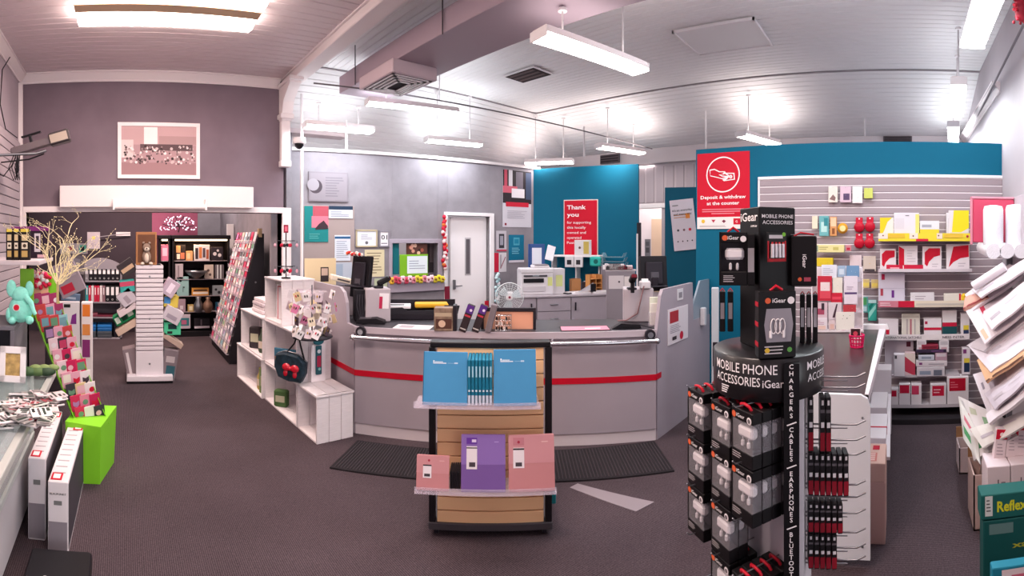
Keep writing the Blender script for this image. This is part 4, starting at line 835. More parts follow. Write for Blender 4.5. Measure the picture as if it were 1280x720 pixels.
t = thing('lanyard_tag', 'teal and red looped lanyard pouch hanging on the second crate level', 'lanyard', crp(.385, .19, .52), CRa-.0)
m = MB(); m.tube([(0, -.03, .36), (0, -.035, .30), (-.03, -.035, .27)], .005, BLK, 5); m.rings([[(.055*math.cos(a)*k, -.045+.01*j, .25+.035*math.sin(a)*k) for a in [2*PI*i/16 for i in range(16)]] for j, k in ((0, .9), (1, 1), (2, .9))], mat('#2c6672', .4), False); m.build('loop', t)
m = MB(); m.bbox(-.03, .03, -.045, -.03, -.05, .21, mat('#2f5f6c', .5), .01); m.face(-.02, .02, .02, .12, -.046, paper('#b43050')); m.disc(0, .16, .018, -.046, paper('#dfe4e8'), 12); m.disc(.005, .0, .014, -.046, paper('#8fd0c8'), 10); m.build('pouch', t)
m = MB(); m.box(-.07, .07, -.03, -.027, -.115, .22, paper('#efe6ea')); m.build('backing_card', t)
# earring spinner on the second level
ep = pol(390, 4.25); t = thing('earring_spinner', 'clear acrylic earring spinner crowded with card tags on the white crates', 'display stand', (ep[0], ep[1], .852))
m = MB(); m.lathe([(.17, 0), (.18, .01), (.17, .02), (.03, .03), (.01, .035)], DARKM, 22); m.build('base', t)
m = MB(); m.lathe([(.008, .03), (.008, .42)], STEEL, 8)
for z in (.13, .26, .39): m.lathe([(.13, z), (.13, z+.004)], ACRYL, 20)
m.tube([(0, 0, .4), (.0, 0, .45)], .006, STEEL, 6); m.build('spindle', t)
rr = random.Random(31)
for z in (.06, .16, .27, .37):
    for k in range(16):
        a = 2*PI*k/16+rr.uniform(-.2, .2); rad_ = rr.uniform(.10, .20)
        if -.2 < math.sin(a) and rr.random() < .3: continue
        cc = rr.choice(['#e6cfa4', '#efe6e8', '#c8779c', '#efe6e8', '#e8d9c0', '#d8c6ce', '#f3ecee', '#5c4a54'])
        m = MB(); w_ = .062; h = .075; m.bbox(-w_/2, w_/2, -.002, .0, -h, 0, paper(cc)); m.ell((-.01, -.006, -.03), (.006, .004, .012), paper(rr.choice(['#7c5a2c', '#c02848', '#22201f', '#b9963c'])), 6, 4); m.ell((.01, -.006, -.03), (.006, .004, .012), paper('#3a2c2c'), 6, 4)
        q = (ep[0]+rad_*math.cos(a), ep[1]+rad_*math.sin(a), .852+z+.03)
        single('earring_card', 'little earring card hanging on the clear spinner on the crates', 'card', m, q, a+PI/2+rr.uniform(-.5, .5), 'earring cards on the clear spinner', rx=rr.uniform(-.3, .3), ry=rr.uniform(-.5, .5))
# slim charm stand behind
kp = pol(357.5, 4.95); t = thing('charm_stand', 'tall thin black stand with red charms on the topmost crate', 'display stand', (kp[0], kp[1], 1.302))
zt_ = zr(281, 4.95)-1.302
m = MB(); m.lathe([(.05, 0), (.05, .01), (.006, .015), (.006, zt_-.08)], BLK, 10); m.build('pole', t)
for z in (zr(333, 4.95), zr(301, 4.95)):
    z -= 1.302
    if z < .05: z = .06
    m = MB()
    for a in range(4):
        c_, s_ = math.cos(a*PI/2+.3), math.sin(a*PI/2+.3); m.tube([(0, 0, z), (c_*.11, s_*.11, z)], .004, BLK, 5)
    m.build('arms', t)
    for a in range(8):
        m = MB(); c_, s_ = math.cos(a*PI/4+.3), math.sin(a*PI/4+.3); rq = .06+.05*(a % 2); m.tube([(c_*rq, s_*rq, z), (c_*rq, s_*rq, z-.03)], .002, BLK, 4); m.ell((c_*rq, s_*rq, z-.045), (.014, .01, .02), paper(['#b8183a', '#2a2228', '#c82848', '#d8a0b0'][a % 4]), 8, 5); m.build('charm', t)
m = MB(); m.bbox(-.025, .025, -.004, .004, zt_-.08, zt_, paper('#8e1a34')); m.face(-.015, .015, zt_-.065, zt_-.015, -.005, paper('#d86a80')); m.build('sign', t)

# ================================================================ the counter
lam = mat('#a59aa3', .45, noise=.03, scale=3, name='grey_laminate'); lam2 = mat('#968d95', .5); top = mat('#3a383e', .4, noise=.06, scale=60, name='dark_worktop')
edge = mat('#b4a8b0', .4)
P1 = (1.95, 3.85); P3 = (3.67, 1.98); CL = math.hypot(P3[0]-P1[0], P3[1]-P1[1]); CRZ = math.atan2(P3[1]-P1[1], P3[0]-P1[0])
t = thing('service_counter', 'grey post counter with a red stripe, angled front and raised end screens', 'counter', (P1[0], P1[1], 0), CRZ)
CF = Plane(P1[0], P1[1], math.degrees(CRZ))
m = MB(); m.box(0, CL, 0, .03, .10, .905, lam); m.build('front_panel', t)
m = MB(); m.box(0, CL, .012, .04, 0, .10, mat('#d3c8cd', .5)); m.build('kickboard', t)
Mi = (Matrix.Translation((P1[0], P1[1], 0)) @ Matrix.Rotation(CRZ, 4, 'Z')).inverted()
def stripe(z0, z1, m):
    pts = [(P1[0], 5.7), P1, P3, (4.86, 2.03)]
    m_ = MB(); m_.M = Mi
    for a, b_ in zip(pts, pts[1:]):
        d = (Vector(b_)-Vector(a)).normalized(); n = Vector((d.y, -d.x))
        if n.dot(Vector(a)) > 0: n = -n
        n *= .004
        m_.rings([[(p[0]+n.x*k, p[1]+n.y*k, z) for k, z in ((0, z0), (1, z0), (1, z1), (0, z1))] for p in (a, b_)], m, False)
    return m_
def zc_(x, y): tt, r = CF.hit(x); return zr(y, r)
sz1, sz0 = zc_(640+0*1, 472), zc_(640, 480); sz1 = (zc_(449, 470.5)+zc_(818, 459.5))/2; sz0 = sz1-.05
stripe(sz0, sz1, mat('#c00f2a', .4)).build('red_stripe', t)
# wings: panels that face the aisles, with raised screens
WZ = 1.25
m = MB(); m.M = Mi; m.box(1.95, 1.98, 3.87, 5.7, 0, .90, lam); m.build('left_wing_panel', t)
m = MB(); m.M = Mi; yA = 3.93; m.prism([(3.86, .905), (3.86, .93), (yA+.08, .94), (yA+.10, 1.12), (yA+.15, 1.21), (yA+.24, WZ), (5.7, WZ+.01), (5.7, .90), (3.86, .90)], 1.95, 1.98, lam, 'x'); m.build('left_screen', t)
m = MB(); m.M = Mi; m.box(3.69, 4.86, 1.98, 2.01, 0, .90, lam); m.build('right_wing_panel', t)
m = MB(); m.M = Mi; m.prism([(3.685, .90), (3.76, 1.21), (3.80, 1.26), (4.42, 1.27), (4.44, .90)], 1.98, 2.01, lam, 'y'); m.build('right_screen', t)
m = MB(); m.M = Mi; m.prism([(4.45, .90), (4.45, 1.05), (4.62, 1.27), (4.86, 1.27), (4.86, .90)], 1.985, 2.005, mat('#8c99a6', .3), 'y'); m.build('far_screen', t)
m = MB(); m.M = Mi; m.bbox(4.60, 4.66, 1.93, 1.98, .82, 1.0, mat('#d6d2d6', .3), .008); m.build('lock_box', t)
# worktop: three runs
m = MB()
poly = [(0, -.01), (CL, -.01), (CL-.28, .62), (.28, .62)]
m.prism(poly, .905, .935, top); m.M = Mi
m.prism([(1.985, 3.88), (2.46, 4.15), (2.46, 5.6), (1.985, 5.6)], .905, .935, top)
m.prism([(3.70, 2.015), (4.84, 2.04), (4.84, 2.5), (3.97, 2.5)], .905, .935, top)
m.build('worktop', t)
m = MB(); m.box(0, CL, -.022, -.0, .885, .937, edge); m.build('worktop_edge', t)
# chrome rails
for (xa, xb) in ((441, 608), (681, 821)):
    a = CF.sh(.06).hit(xa)[0]; b_ = CF.sh(.06).hit(xb)[0]; zz = .852
    m = MB(); m.tube([(a, -.07, zz), (b_, -.07, zz)], .02, CHROME, 12)
    for u in (a, b_): m.ell((u, -.07, zz), .028, CHROME)
    m.build('hand_rail', t)
    for u in (a+.06, b_-.06):
        m = MB(); m.tube([(u, -.06, zz), (u, .0, zz+.03)], .014, CHROME, 8); m.build('rail_bracket', t)
# round end caps on the top
for x, y in ((452, 408), (812, 404)):
    tt, r = CF.sh(.02).hit(x); m = MB(); m.tube([(tt, -.05, .90), (tt, -.012, .90)], .045, DARKM, 14); m.tube([(tt, -.06, .90), (tt, -.05, .90)], .025, CHROME, 12); m.build('round_mount', t)
CP = Plane(P1[0], P1[1], math.degrees(CRZ))
def cpt(x, off): q = CP.sh(-off); tt, r = q.hit(x); p = q.pt(tt); return p[0], p[1]
TZ = .938
single('paper_sheet', 'printed white sheet lying flat on the left dark worktop', 'paper', MB().box(-.16, .16, -.10, .1, 0, .002, paper('#ded6da')).box(-.12, .0, -.06, .06, .002, .0028, paper('#aaa0a8')), (*cpt(517, .10), TZ), CRZ)
single('counter_mat', 'pink mat with white script on the right dark worktop', 'mat', MB().bbox(-.21, .21, -.1, .1, 0, .004, mat('#1f1d22', .5), .002).box(-.2, .2, -.09, .09, .004, .0052, paper('#d0889c')).box(.0, .13, -.03, .0, .0053, .006, paper('#efdfe4')), (*cpt(731, .12), TZ), CRZ)
# equipment behind the left screen
lp = Plane(P1[0], P1[1], math.degrees(CRZ))
mq = pol(466, 4.62); t = thing('till_unit', 'white till box with dark cable side below the left monitor', 'till', (mq[0], mq[1]+.0, TZ), -.35)
m = MB(); m.bbox(-.08, .15, -.10, .16, 0, .30, mat('#b7adb4', .5), .006); m.build('case', t)
m = MB(); m.bbox(-.17, -.082, -.06, .14, 0, .29, mat('#1e1c22', .6), .004)
for k in range(6): m.tube([(-.15+.02*k, -.07, .25), (-.16+.025*k, -.08, .15+.01*k), (-.13+.01*k, -.07, .03)], .006, mat('#3a373e', .4), 5)
m.build('cable_bay', t)
m = MB(); m.M = Matrix.Translation((.08, -.103, .12)) @ Matrix.Rotation(.05, 4, 'Y'); m.box(-.04, .05, 0, .002, 0, .14, paper('#ece6ea')); m.face(-.04, -.01, 0, .11, -.001, paper('#b82a50')); m.build('sticker', t)
def monitor(x0, y0, x1, y1, r, lab, rz, zb, lean=.12):
    q = pol((x0+x1)/2, r); h = (y1-y0)*r/F; w_ = .27
    t = thing('monitor', lab, 'monitor', (q[0], q[1], zb), rz)
    z0 = zr(y1, r)-zb
    m = MB(); m.M = Matrix.Translation((0, 0, z0)) @ Matrix.Rotation(-lean, 4, 'X'); m.bbox(-w_/2, w_/2, -.02, .02, 0, h, BLK, .006); m.bbox(-w_/2+.05, w_/2-.05, -.045, -.02, .06, h-.06, DARKM, .01); m.bbox(-.04, .04, -.05, -.045, .12, .18, mat('#4c4850', .5)); m.build('screen_case', t)
    m = MB(); m.M = Matrix.Translation((0, 0, z0)) @ Matrix.Rotation(-lean, 4, 'X'); m.face(-w_/2+.012, w_/2-.012, .015, h-.015, .0212, mat('#20262c', .2)); m.build('screen', t)
    m = MB(); m.bbox(-.03, .03, -.05, -.01, .0, z0+.14, DARKM, .006); m.bbox(-.11, .11, -.1, .08, 0, .012, DARKM, .004); m.build('stand', t)
    return t
monitor(437, 320, 462, 372, 4.75, 'black monitor seen from behind at the left of the counter, beads along its top', -1.35, TZ+.302)
q = pol(444, 4.75); m = MB(); rr = random.Random(9)
for k in range(16): m.ell((-.11+.014*k, rr.uniform(-.01, .01), .016+rr.uniform(0, .02)), (.017, .016, .017), paper(rr.choice(['#c02a2a', '#e4d6cc', '#d85a3a', '#f0e6e0'])), 6, 4)
single('bead_string', 'string of red and white beads draped on top of the left monitor', 'beads', m, (q[0], q[1]+.02, zr(320.5, 4.75)), -1.35)
def scanner(x, y, r, lab, rz, zb):
    q = pol(x, r); t = thing('barcode_scanner', lab, 'scanner', (q[0], q[1], zb), rz); hz = zr(y, r)-zb
    m = MB(); m.bbox(-.05, .03, -.04, .04, 0, .02, DARKM, .006); m.tube([(-.02, 0, .02), (-.005, 0, hz*.5), (.03, 0, hz)], [.014, .014, .012], DARKM, 8); m.build('stand', t)
    m = MB(); m.M = Matrix.Translation((.04, 0, hz)) @ Matrix.Rotation(-.45, 4, 'Y'); m.bbox(-.05, .08, -.03, .03, 0, .05, BLK, .014); m.bbox(.075, .085, -.025, .025, .008, .042, mat('#5a1420', .2)); m.tube([(-.02, 0, .0), (-.06, 0, -.08)], .018, BLK, 8); m.build('head', t)
scanner(474, 355, 4.6, 'black barcode scanner on a stand right of the left monitor', -.3, TZ+.302)
q = pol(451, 4.5); single('phone_dock', 'black card terminal in front of the white till box', 'terminal', MB().prism([(-.12, 0), (.14, 0), (.14, .02), (.06, .05), (-.11, .035)], -.06, .07, BLK, 'y').box(-.09, .03, -.04, .05, .037, .046, mat('#4a474e', .3)), (q[0]+.06, q[1]-.06, TZ), -.6)
q = pol(411, 5.3); sheet('envelope_pad', 'cream folder with a hole window leaning behind the left screen', 'folder', Plane(q[0], q[1], -10), 381, 323, 420, 362, '#dcc9a4', [(.5, .25, .76, .72, '#3a3234'), (.53, .45, .73, .68, '#c9b0a0')], d=.02)
single('paper_tray', 'white slanted tray labelled on the left screen beside the monitor', 'tray', MB().bbox(-.14, .14, -.1, .1, 0, .05, paper('#e3d7c4'), .006).face(-.08, .05, .015, .03, -.101, paper('#4a4448')), (*pol(429, 5.0), TZ+.32), -.3, ry=.25)
single('desk_riser', 'grey riser block under the paper tray behind the left screen', 'riser', MB().bbox(-.13, .13, -.1, .1, 0, .285, lam2, .004), (*pol(429, 5.0), TZ), -.3)
# black organiser tray on the left wing desk
q = cpt(516, .56); t = thing('organiser_tray', 'long black organiser tray with papers and a yellow pad behind the left worktop', 'tray', (q[0], q[1], TZ), CRZ+.25)
m = MB(); m.bbox(-.42, .42, -.10, .16, 0, .05, DARKM, .006); m.prism([(-.42, .05), (.42, .05), (.44, .13), (.30, .135), (.25, .09), (-.05, .085), (-.1, .115), (-.36, .10)], -.10, -.09, mat('#2b2930', .5), 'y'); m.box(-.42, .42, .15, .16, .05, .16, DARKM); m.build('tray_body', t)
m = MB(); m.bbox(-.40, -.02, -.08, .13, .10, .125, paper('#e6e0e4')); m.box(-.36, -.08, -.02, .05, .125, .127, paper('#3a363c')); m.build('paper_stack', t)
m = MB(); m.bbox(.02, .34, -.03, .14, .10, .14, paper('#d9a42c'), .01); m.build('yellow_pad', t)
# things between the stands in the middle of the counter
t = thing('counter_display_board', 'peach display board in a dark frame standing on the counter behind the notebook stand', 'display board', (*cpt(638, .10), TZ), CRZ)
BPz = zr(386, 4.1)-TZ; bx0 = CP.sh(-.1).hit(601)[0]-CP.sh(-.1).hit(638)[0]; bx1 = CP.sh(-.1).hit(670)[0]-CP.sh(-.1).hit(638)[0]
peach = mat('#eaa98c', .5); m = MB(); m.bbox(bx0+.02, bx1-.02, .01, .02, 0, BPz-.02, peach); m.build('panel', t)
m = MB(); m.bbox(bx0, bx1, 0, .035, BPz-.03, BPz, DARKM, .003); m.bbox(bx0, bx0+.025, 0, .035, 0, BPz-.03, DARKM, .003); m.bbox(bx1-.025, bx1, 0, .035, 0, BPz-.03, DARKM, .003); m.build('frame', t)
q = cpt(556, .02); single('snack_box', 'bronze printed carton on the counter at the left of the notebook stand', 'carton', MB().bbox(-.085, .07, -.05, .06, 0, .19, mat('#8a7464', .35, noise=.45, scale=18), .004).face(-.07, .06, .02, .10, -.051, mat('#5a3c34', .4)).disc(-.02, .06, .03, -.052, paper('#d8b8a0'), 12).face(-.08, .06, .12, .15, -.0515, paper('#b9a68e')).bbox(.07, .10, -.05, .07, 0, .21, DARKM), (q[0], q[1], TZ), CRZ+.1)
for k, x in enumerate((578, 594)):
    q = cpt(x, .0); single('slim_carton', ('left', 'right')[k]+' of two slim dark cartons with purple tops leaning on the counter', 'carton', MB().bbox(-.03, .03, -.03, .03, 0, .23, paper('#33282c'), .003).face(-.029, .029, .16, .229, -.031, paper('#5a2f86')).face(-.025, .025, .13, .145, -.031, paper('#c03a4a')).disc(.01, .19, .012, -.032, paper('#e8d8ec'), 8).face(-.025, .025, .02, .03, -.031, paper('#c8c0bc')), (q[0], q[1], TZ-.02+.02), CRZ, ry=.35)
q = cpt(610, -.0); single('leaning_divider', 'grey divider panel leaning beside the slim cartons', 'divider', MB().bbox(-.025, .025, -.04, .04, 0, .23, mat('#7c7278', .5), .006), (q[0], q[1], TZ), CRZ, ry=.25)
q = cpt(630, .03); t = thing('wire_rack', 'small chrome wire rack of little tags in front of the peach board', 'rack', (q[0], q[1], TZ), CRZ)
m = MB()
for z in (0.01, .05, .09, .13):
    m.tube([(-.07, -.03, z), (.06, -.03, z), (.06, .03, z), (-.07, .03, z), (-.07, -.03, z)], .003, CHROME, 5)
for x in (-.07, -.03, .015, .06): m.tube([(x, -.03, 0), (x, -.03, .14)], .003, CHROME, 5)
m.build('wire', t)
m = MB(); rr = random.Random(2)
for k in range(14): m.box(-.065+.02*(k % 6), -.05+.02*(k % 6), -.028, -.022, .015+.04*(k//5), .04+.04*(k//5), paper(rr.choice(['#2b2428', '#e6d6d0', '#8c6a5c'])))
m.build('tags', t)
# ================================================================ right end of the counter
q = pol(797, 4.6); t = thing('till_unit', 'white till box under the scanner at the right end of the counter', 'till', (q[0]+.02, q[1]+.02, TZ), -1.0)
m = MB(); m.bbox(-.13, .15, -.10, .16, 0, .30, mat('#b5abb2', .5), .006); m.build('case', t)
m = MB(); m.tube([(.06, -.12, .33), (.03, -.13, .2), (.0, -.13, .08), (-.1, -.13, .02), (-.18, -.12, .015)], .007, mat('#8e6a6c', .5), 6); m.build('cable', t)
monitor(803, 320, 832, 364, 4.75, 'black monitor seen from behind at the right end of the counter', -.75, TZ+.302)
scanner(790, 352, 4.45, 'black barcode scanner with a coiled lead beside the right monitor', -2.4, TZ+.302)
q = pol(806, 4.55); single('receipt_roll', 'pale receipt printer on the right till box', 'printer', MB().bbox(-.05, .05, -.04, .04, 0, .07, mat('#c9c4c8', .4), .01).box(-.03, .03, -.01, .01, .07, .09, paper('#f2eef0')), (q[0], q[1], TZ+.302), -.9)
q = pol(818, 4.32); single('brochure_holder', 'clear holder of white slips beside the right screen', 'holder', MB().bbox(-.05, .05, -.03, .04, 0, .12, ACRYL).bbox(-.04, .04, -.015, .0, .01, .2, paper('#e6e2da')).bbox(-.04, .04, .01, .025, .01, .25, paper('#d8dccb')), (q[0], q[1], TZ), -.9)
q = pol(782, 4.22); single('phone_dock', 'dark card terminal with a lead on the right dark worktop', 'terminal', MB().prism([(-.12, 0), (.13, 0), (.12, .03), (-.04, .045)], -.04, .05, BLK, 'y'), (q[0], q[1], TZ), -.9)
RWp = Plane(3.7, 1.98, 0)
sheet('counter_notice', 'white notice with a red photo stuck on the right grey counter screen', 'notice', RWp, 835, 384, 860, 427, '#ddd4da', [(.08, .60, .50, .93, '#a8323c'), ('l', .1, .3, .8, .55, 5, '#8e8590'), (.2, .1, .4, .2, '#3a3238'), ('o', .65, .16, .09, '#c4203c')])
sheet('clip_holder', 'small clear clip at the top of the right grey counter screen', 'clip', RWp, 847, 361, 854, 375, '#d8d4d8', [(.2, .2, .8, .7, '#8e8890')])
# dark ribbed mats
def floor_mat(pts, lab):
    m = MB(); m.prism(pts, 0, .012, mat('#262226', .9, noise=.2, scale=80)); a, b_, c_, d_ = [Vector(p) for p in pts]
    n = 46
    for k in range(1, n):
        u = k/n; p = a*(1-u)+b_*u; q = d_*(1-u)+c_*u; w_ = (b_-a)*(.3/n)
        pp, qq = p+(q-p)*.04, q+(p-q)*.04
        m.add([(pp.x, pp.y, .012), (pp.x+w_.x, pp.y+w_.y, .012), (qq.x+w_.x, qq.y+w_.y, .012), (qq.x, qq.y, .012), (pp.x+w_.x/2, pp.y+w_.y/2, .018), (qq.x+w_.x/2, qq.y+w_.y/2, .018)], [(0, 4, 5, 3), (4, 1, 2, 5), (0, 1, 4), (3, 5, 2)], mat('#4a4248', .8))
    single('floor_mat', lab, 'mat', m)
def fp(x, y): return ath(x, y, 0)[:2]
floor_mat([fp(412, 586), fp(600, 604), fp(605, 566), fp(447, 552)], 'dark ribbed floor mat at the left foot of the counter')
floor_mat([fp(640, 604), fp(843, 590), fp(818, 553), fp(640, 566)], 'dark ribbed floor mat at the right foot of the counter')
a, b_, c_, d_ = fp(712, 610), fp(795, 640), fp(818, 628), fp(722, 605)
single('floor_strip', 'flattened grey cardboard strip lying on the carpet right of the notebook stand', 'strip', MB().prism([a, b_, c_, d_], 0, .004, mat('#8d8288', .5)))

# ================================================================ grey wall
sheet('wall_plaque', 'grey plaque with a dark crescent and small text high on the grey wall', 'plaque', GW, 386, 215, 435, 252, '#857c84', [(.03, .05, .97, .95, '#8c838b'), ('o', .17, .5, .17, '#4a4048'), ('o', .11, .56, .15, '#989098'), ('l', .42, .15, .9, .85, 8, '#77707a')], d=.02)
pb = pack('notice_board', 'tan notice board on the grey wall behind the left screen', 'board', GW, 379, 257, 443, 336, .015, '#a2918f', off=.003)
GWn = GW.sh(.021)
sheet('poster', 'teal poster with a pink sunset and house on the tan notice board', 'poster', GWn, 380.5, 257.5, 410.5, 302.5, '#1f7f80', [(.35, .62, 1, 1, '#b2505e'), (.3, .4, 1, .72, '#d8788a'), ('p', [(.45, .38), (.6, .5), (.8, .6), (.98, .45), (.98, .36), (.45, .34)], '#3c2c34'), ('l', .2, .08, .8, .25, 3, '#5fb0ae')])
sheet('notice', 'white notice with a dark blue heading at the top of the tan board', 'notice', GWn, 411, 257.5, 441, 273, '#cfcdd4', [(0, .7, 1, 1, '#25364c'), ('l', .08, .1, .85, .6, 4, '#8088a0')])
sheet('notice', 'white notice with a blue heading on the lower right of the tan board', 'notice', GWn, 418.5, 294, 438, 326, '#d8dae4', [(0, .86, 1, .95, '#2c5a86'), ('l', .1, .1, .9, .8, 9, '#98a0b0')])
sheet('clear_sleeve', 'plastic sleeve pinned below the tan board', 'sleeve', GWn, 417, 328, 440, 348, '#b5bac6', [(.1, .1, .5, .9, '#9aa6b8')])
c, w_, z0, z1 = GW.box(445, 287, 472, 308)
def wframe(x0, y0, x1, y1, lab, col, inner, dec=(), txt=(), name='framed_certificate', cat='certificate', pl=GW):
    c, w_, z0, z1 = pl.sh(.02).box(x0, y0, x1, y1); h = z1-z0
    t = thing(name, lab, cat, (c[0], c[1], z0), pl.rz); f_ = .022; m = MB()
    for a, b_, e, g in ((-w_/2, w_/2, 0, f_), (-w_/2, w_/2, h-f_, h), (-w_/2, -w_/2+f_, 0, h), (w_/2-f_, w_/2, 0, h)): m.bbox(a, b_, 0, .02, e, g, paper(col), .002)
    m.build('frame', t); m = MB(); m.box(-w_/2+f_*.8, w_/2-f_*.8, .008, .018, f_*.8, h-f_*.8, paper(inner)); b = MB(); deco(b, w_-2*f_, h-2*f_, .0075, dec, txt); b.v = [Vector((v[0], v[1], v[2]+f_)) for v in b.v]
    off = len(m.v); m.v += b.v
    for f, mi in zip(b.f, b.mi): m.f.append(tuple(off+i for i in f)); m.mi.append(m._m(b.ms[mi])); m.sm.append(False)
    m.build('print', t)
wframe(445, 287, 472, 309, 'framed white certificate with a seal on the grey wall', '#b9a88c', '#dddde4', [('o', .5, .2, .08, '#6d6a70'), ('l', .2, .4, .8, .8, 4, '#a8a8b4')])
wframe(474, 288, 487, 309, 'small framed number 01 on the grey wall', '#8d8690', '#e8e4e8', [(.1, .12, .9, .2, '#8d8690')], [('01', .5, .45, .34, '#2a2830', .8)], 'number_frame', 'sign')
sheet('handwritten_sheet', 'cream handwritten sheet on the grey wall below the certificate', 'sheet', GW, 456, 312, 480.5, 346, '#d9cba8', [('l', .1, .1, .92, .92, 8, '#8d7c66')])
sheet('green_sheet', 'pale green sheet below the handwritten sheet on the grey wall', 'sheet', GW, 468, 348, 484, 372, '#b4b99c', [('l', .2, .2, .8, .8, 4, '#8a9070')])
# hatch contents
hp = GW.sh(-.10)
def hbox(*a, **k): return pack(*a, **k)
hbox('folder_stack', 'teal folder standing inside the hatch at its left side', 'folder', GW.sh(-.06), 491, 304, 499, 343, .02, '#17707c')
t = hbox('document_holder', 'lime green holder with a white note in the hatch', 'holder', GW.sh(.0), 500, 318, 535, 345, .02, '#7ab226', [(.25, .12, .98, .92, '#dfe6ec'), ('l', .32, .3, .9, .75, 4, '#9ea6b4')])
m = MB(); pk_ = mat('#a0604c', .7, noise=.3, scale=20); cc = GW.sh(-.02).box(508, 303, 534, 318)
m.box(-cc[1]/2, cc[1]/2, 0, .01, 0, cc[3]-cc[2], paper('#5c3a34'))
rr = random.Random(14)
for k in range(9): m.disc(rr.uniform(-.4, .4)*cc[1], rr.uniform(.1, .8)*(cc[3]-cc[2]), .028, -.001-.0004*k, paper(rr.choice(['#d89a88', '#a85a4c', '#e6b8a4', '#3a2422'])), 10)
single('photo_collage', 'dark photo collage in the upper part of the hatch', 'photo', m, (*cc[0], cc[2]), GW.rz)
hbox('dark_shelf_unit', 'dark shelf unit standing behind the hatch on the right', 'shelf unit', GW.sh(-.3), 514, 296, 552, 360, .1, '#3b3238', [(.1, .2, .9, .3, '#8a8088'), (.6, .5, .9, .9, '#6a5a60')])
t = thing('flower_garland', 'garland of pink, yellow and white flowers along the hatch sill', 'garland', (0, 0, 0)); fl = GW.sh(.07)
for k in range(15):
    x = 489+k*4.5; y = 351-(k % 2)*1.5-k*.15; tt, r = fl.hit(x); p = fl.pt(tt); m = MB(); c1 = rr.choice(['#e0899c', '#e2b13c', '#efe6e2', '#d24a64', '#f0c8d2', '#d8c23c']) if k != 13 else '#e6d832'; z = zr(y, r)
    for j in range(6): a = j*PI/3; m.ell((p[0]+.025*math.cos(a)*math.cos(fl.rz), p[1]-.02+.025*math.cos(a)*math.sin(fl.rz), z+.028*math.sin(a)), (.028, .02, .028), paper(c1), 6, 4)
    m.ell((p[0], p[1]-.04, z), (.014, .012, .014), paper('#7c3a2c'), 6, 4); m.build('flower', t)
def lei(x, y0, y1, pl, lab, cols, r=.035, n=14):
    t = thing('hanging_garland', lab, 'garland', (0, 0, 0)); m = MB()
    for k in range(n*2):
        y = y0+(y1-y0)*(k/2+.5)/n; tt, rr_ = pl.hit(x); p = pl.pt(tt); m.ell((p[0]+rr.uniform(-.035, .035), p[1]-.03, zr(y, rr_)), (r*.9, .03, r), paper(rr.choice(cols)), 7, 5)
    m.build('blossoms', t)
lei(554.5, 269, 335, GW.sh(.04), 'long red and orange flower lei hanging beside the white door', ['#c4203c', '#d8343c', '#e2783c', '#f0d0d0', '#b81834'])
sheet('hanging_strip', 'dark red strip hanging low beside the white door handle', 'strip', GW.sh(.03), 556, 358, 562, 385, '#7c1c34')
# white open door
c, w_, z0, z1 = GW.sh(-.06).box(563, 270, 608, 400)
t = thing('swing_door', 'white door with a narrow glass slit, set in the grey wall', 'door', (c[0], c[1], 0), GW.rz+.0)
m = MB(); m.bbox(-w_/2, w_/2, 0, .04, 0.004, DZ-.02, mat('#efe8ea', .45), .004); m.build('leaf', t)
m = MB(); sx0 = GW.hit(578)[0]-GW.hit(585.5)[0]; m.box(-.075, .035, -.004, 0, zr(347, 7.3), zr(297, 7.3), mat('#bdb6ba', .4)); m.box(-.055, .015, -.008, -.003, zr(345, 7.3), zr(299, 7.3), mat('#5d565c', .15)); m.build('glass_slit', t)
m = MB(); m.tube([(-w_/2+.06, -.05, zr(360, 7.3)), (-w_/2+.18, -.05, zr(360, 7.3))], .01, STEEL, 6); m.bbox(-w_/2+.04, -w_/2+.07, -.05, 0, zr(364, 7.3), zr(352, 7.3), STEEL); m.build('door_handle', t)
# posters right of the door
def calimg(): return [(0, .42, 1, 1, '#2a2026'), (.05, .7, .15, 1, '#b8485c'), (.2, .68, .33, 1, '#c9c4cc'), (.45, .65, .7, .98, '#6d6470'), (.0, .6, .5, .72, '#c4596c'), (.3, .52, .75, .68, '#ddd6dc'), (.8, .5, 1, .98, '#3f4a64'), (.1, .36, .9, .44, '#c02038')]
sheet('wall_calendar', 'tall wall calendar with an office photo above a white page', 'calendar', GW, 628.5, 213.5, 664, 284, '#cbc6cf', calimg()+[('l', .15, .15, .9, .3, 5, '#a8a4b0'), (.06, .03, .12, .07, '#8a2030')])
sheet('poster', 'small poster showing a grey phone right of the white door', 'poster', GW, 620.5, 288.5, 633, 314, '#bfb8c0', [(.25, .15, .78, .85, '#3a3840'), (.35, .3, .68, .75, '#9a98a4'), (0, 0, 1, .08, '#c04058')])
sheet('poster', 'teal blue poster with a square icon right of the white door', 'poster', GW, 636, 293.5, 655, 328, '#0f6c8c', [(.3, .62, .7, .9, '#4a9cb4'), (.36, .68, .64, .84, '#1b7c9a'), ('l', .2, .3, .9, .55, 4, '#7fc4d4'), (0, 0, 1, .08, '#d8d4dc')])
sheet('poster', 'white poster with red heading strip at the left, below the phone poster', 'poster', GW, 617, 316, 633, 340, '#d5cfd4', [(0, 0, .4, 1, '#c01f3c'), (.5, .2, .6, .9, '#9a949c'), ('p', [(.5, .2), (.9, .8), (.95, .76), (.55, .15)], '#9a6470')])
lei(620, 340, 378, GW.sh(.05), 'pale teal streamer hanging down right of the white door', ['#c8dce0', '#e6e2e6', '#a8ccd4'], .028, 8)
sheet('small_card', 'tiny red tab low beside the white streamer', 'tab', GW.sh(.05), 606, 376, 611, 388, '#c41c34')
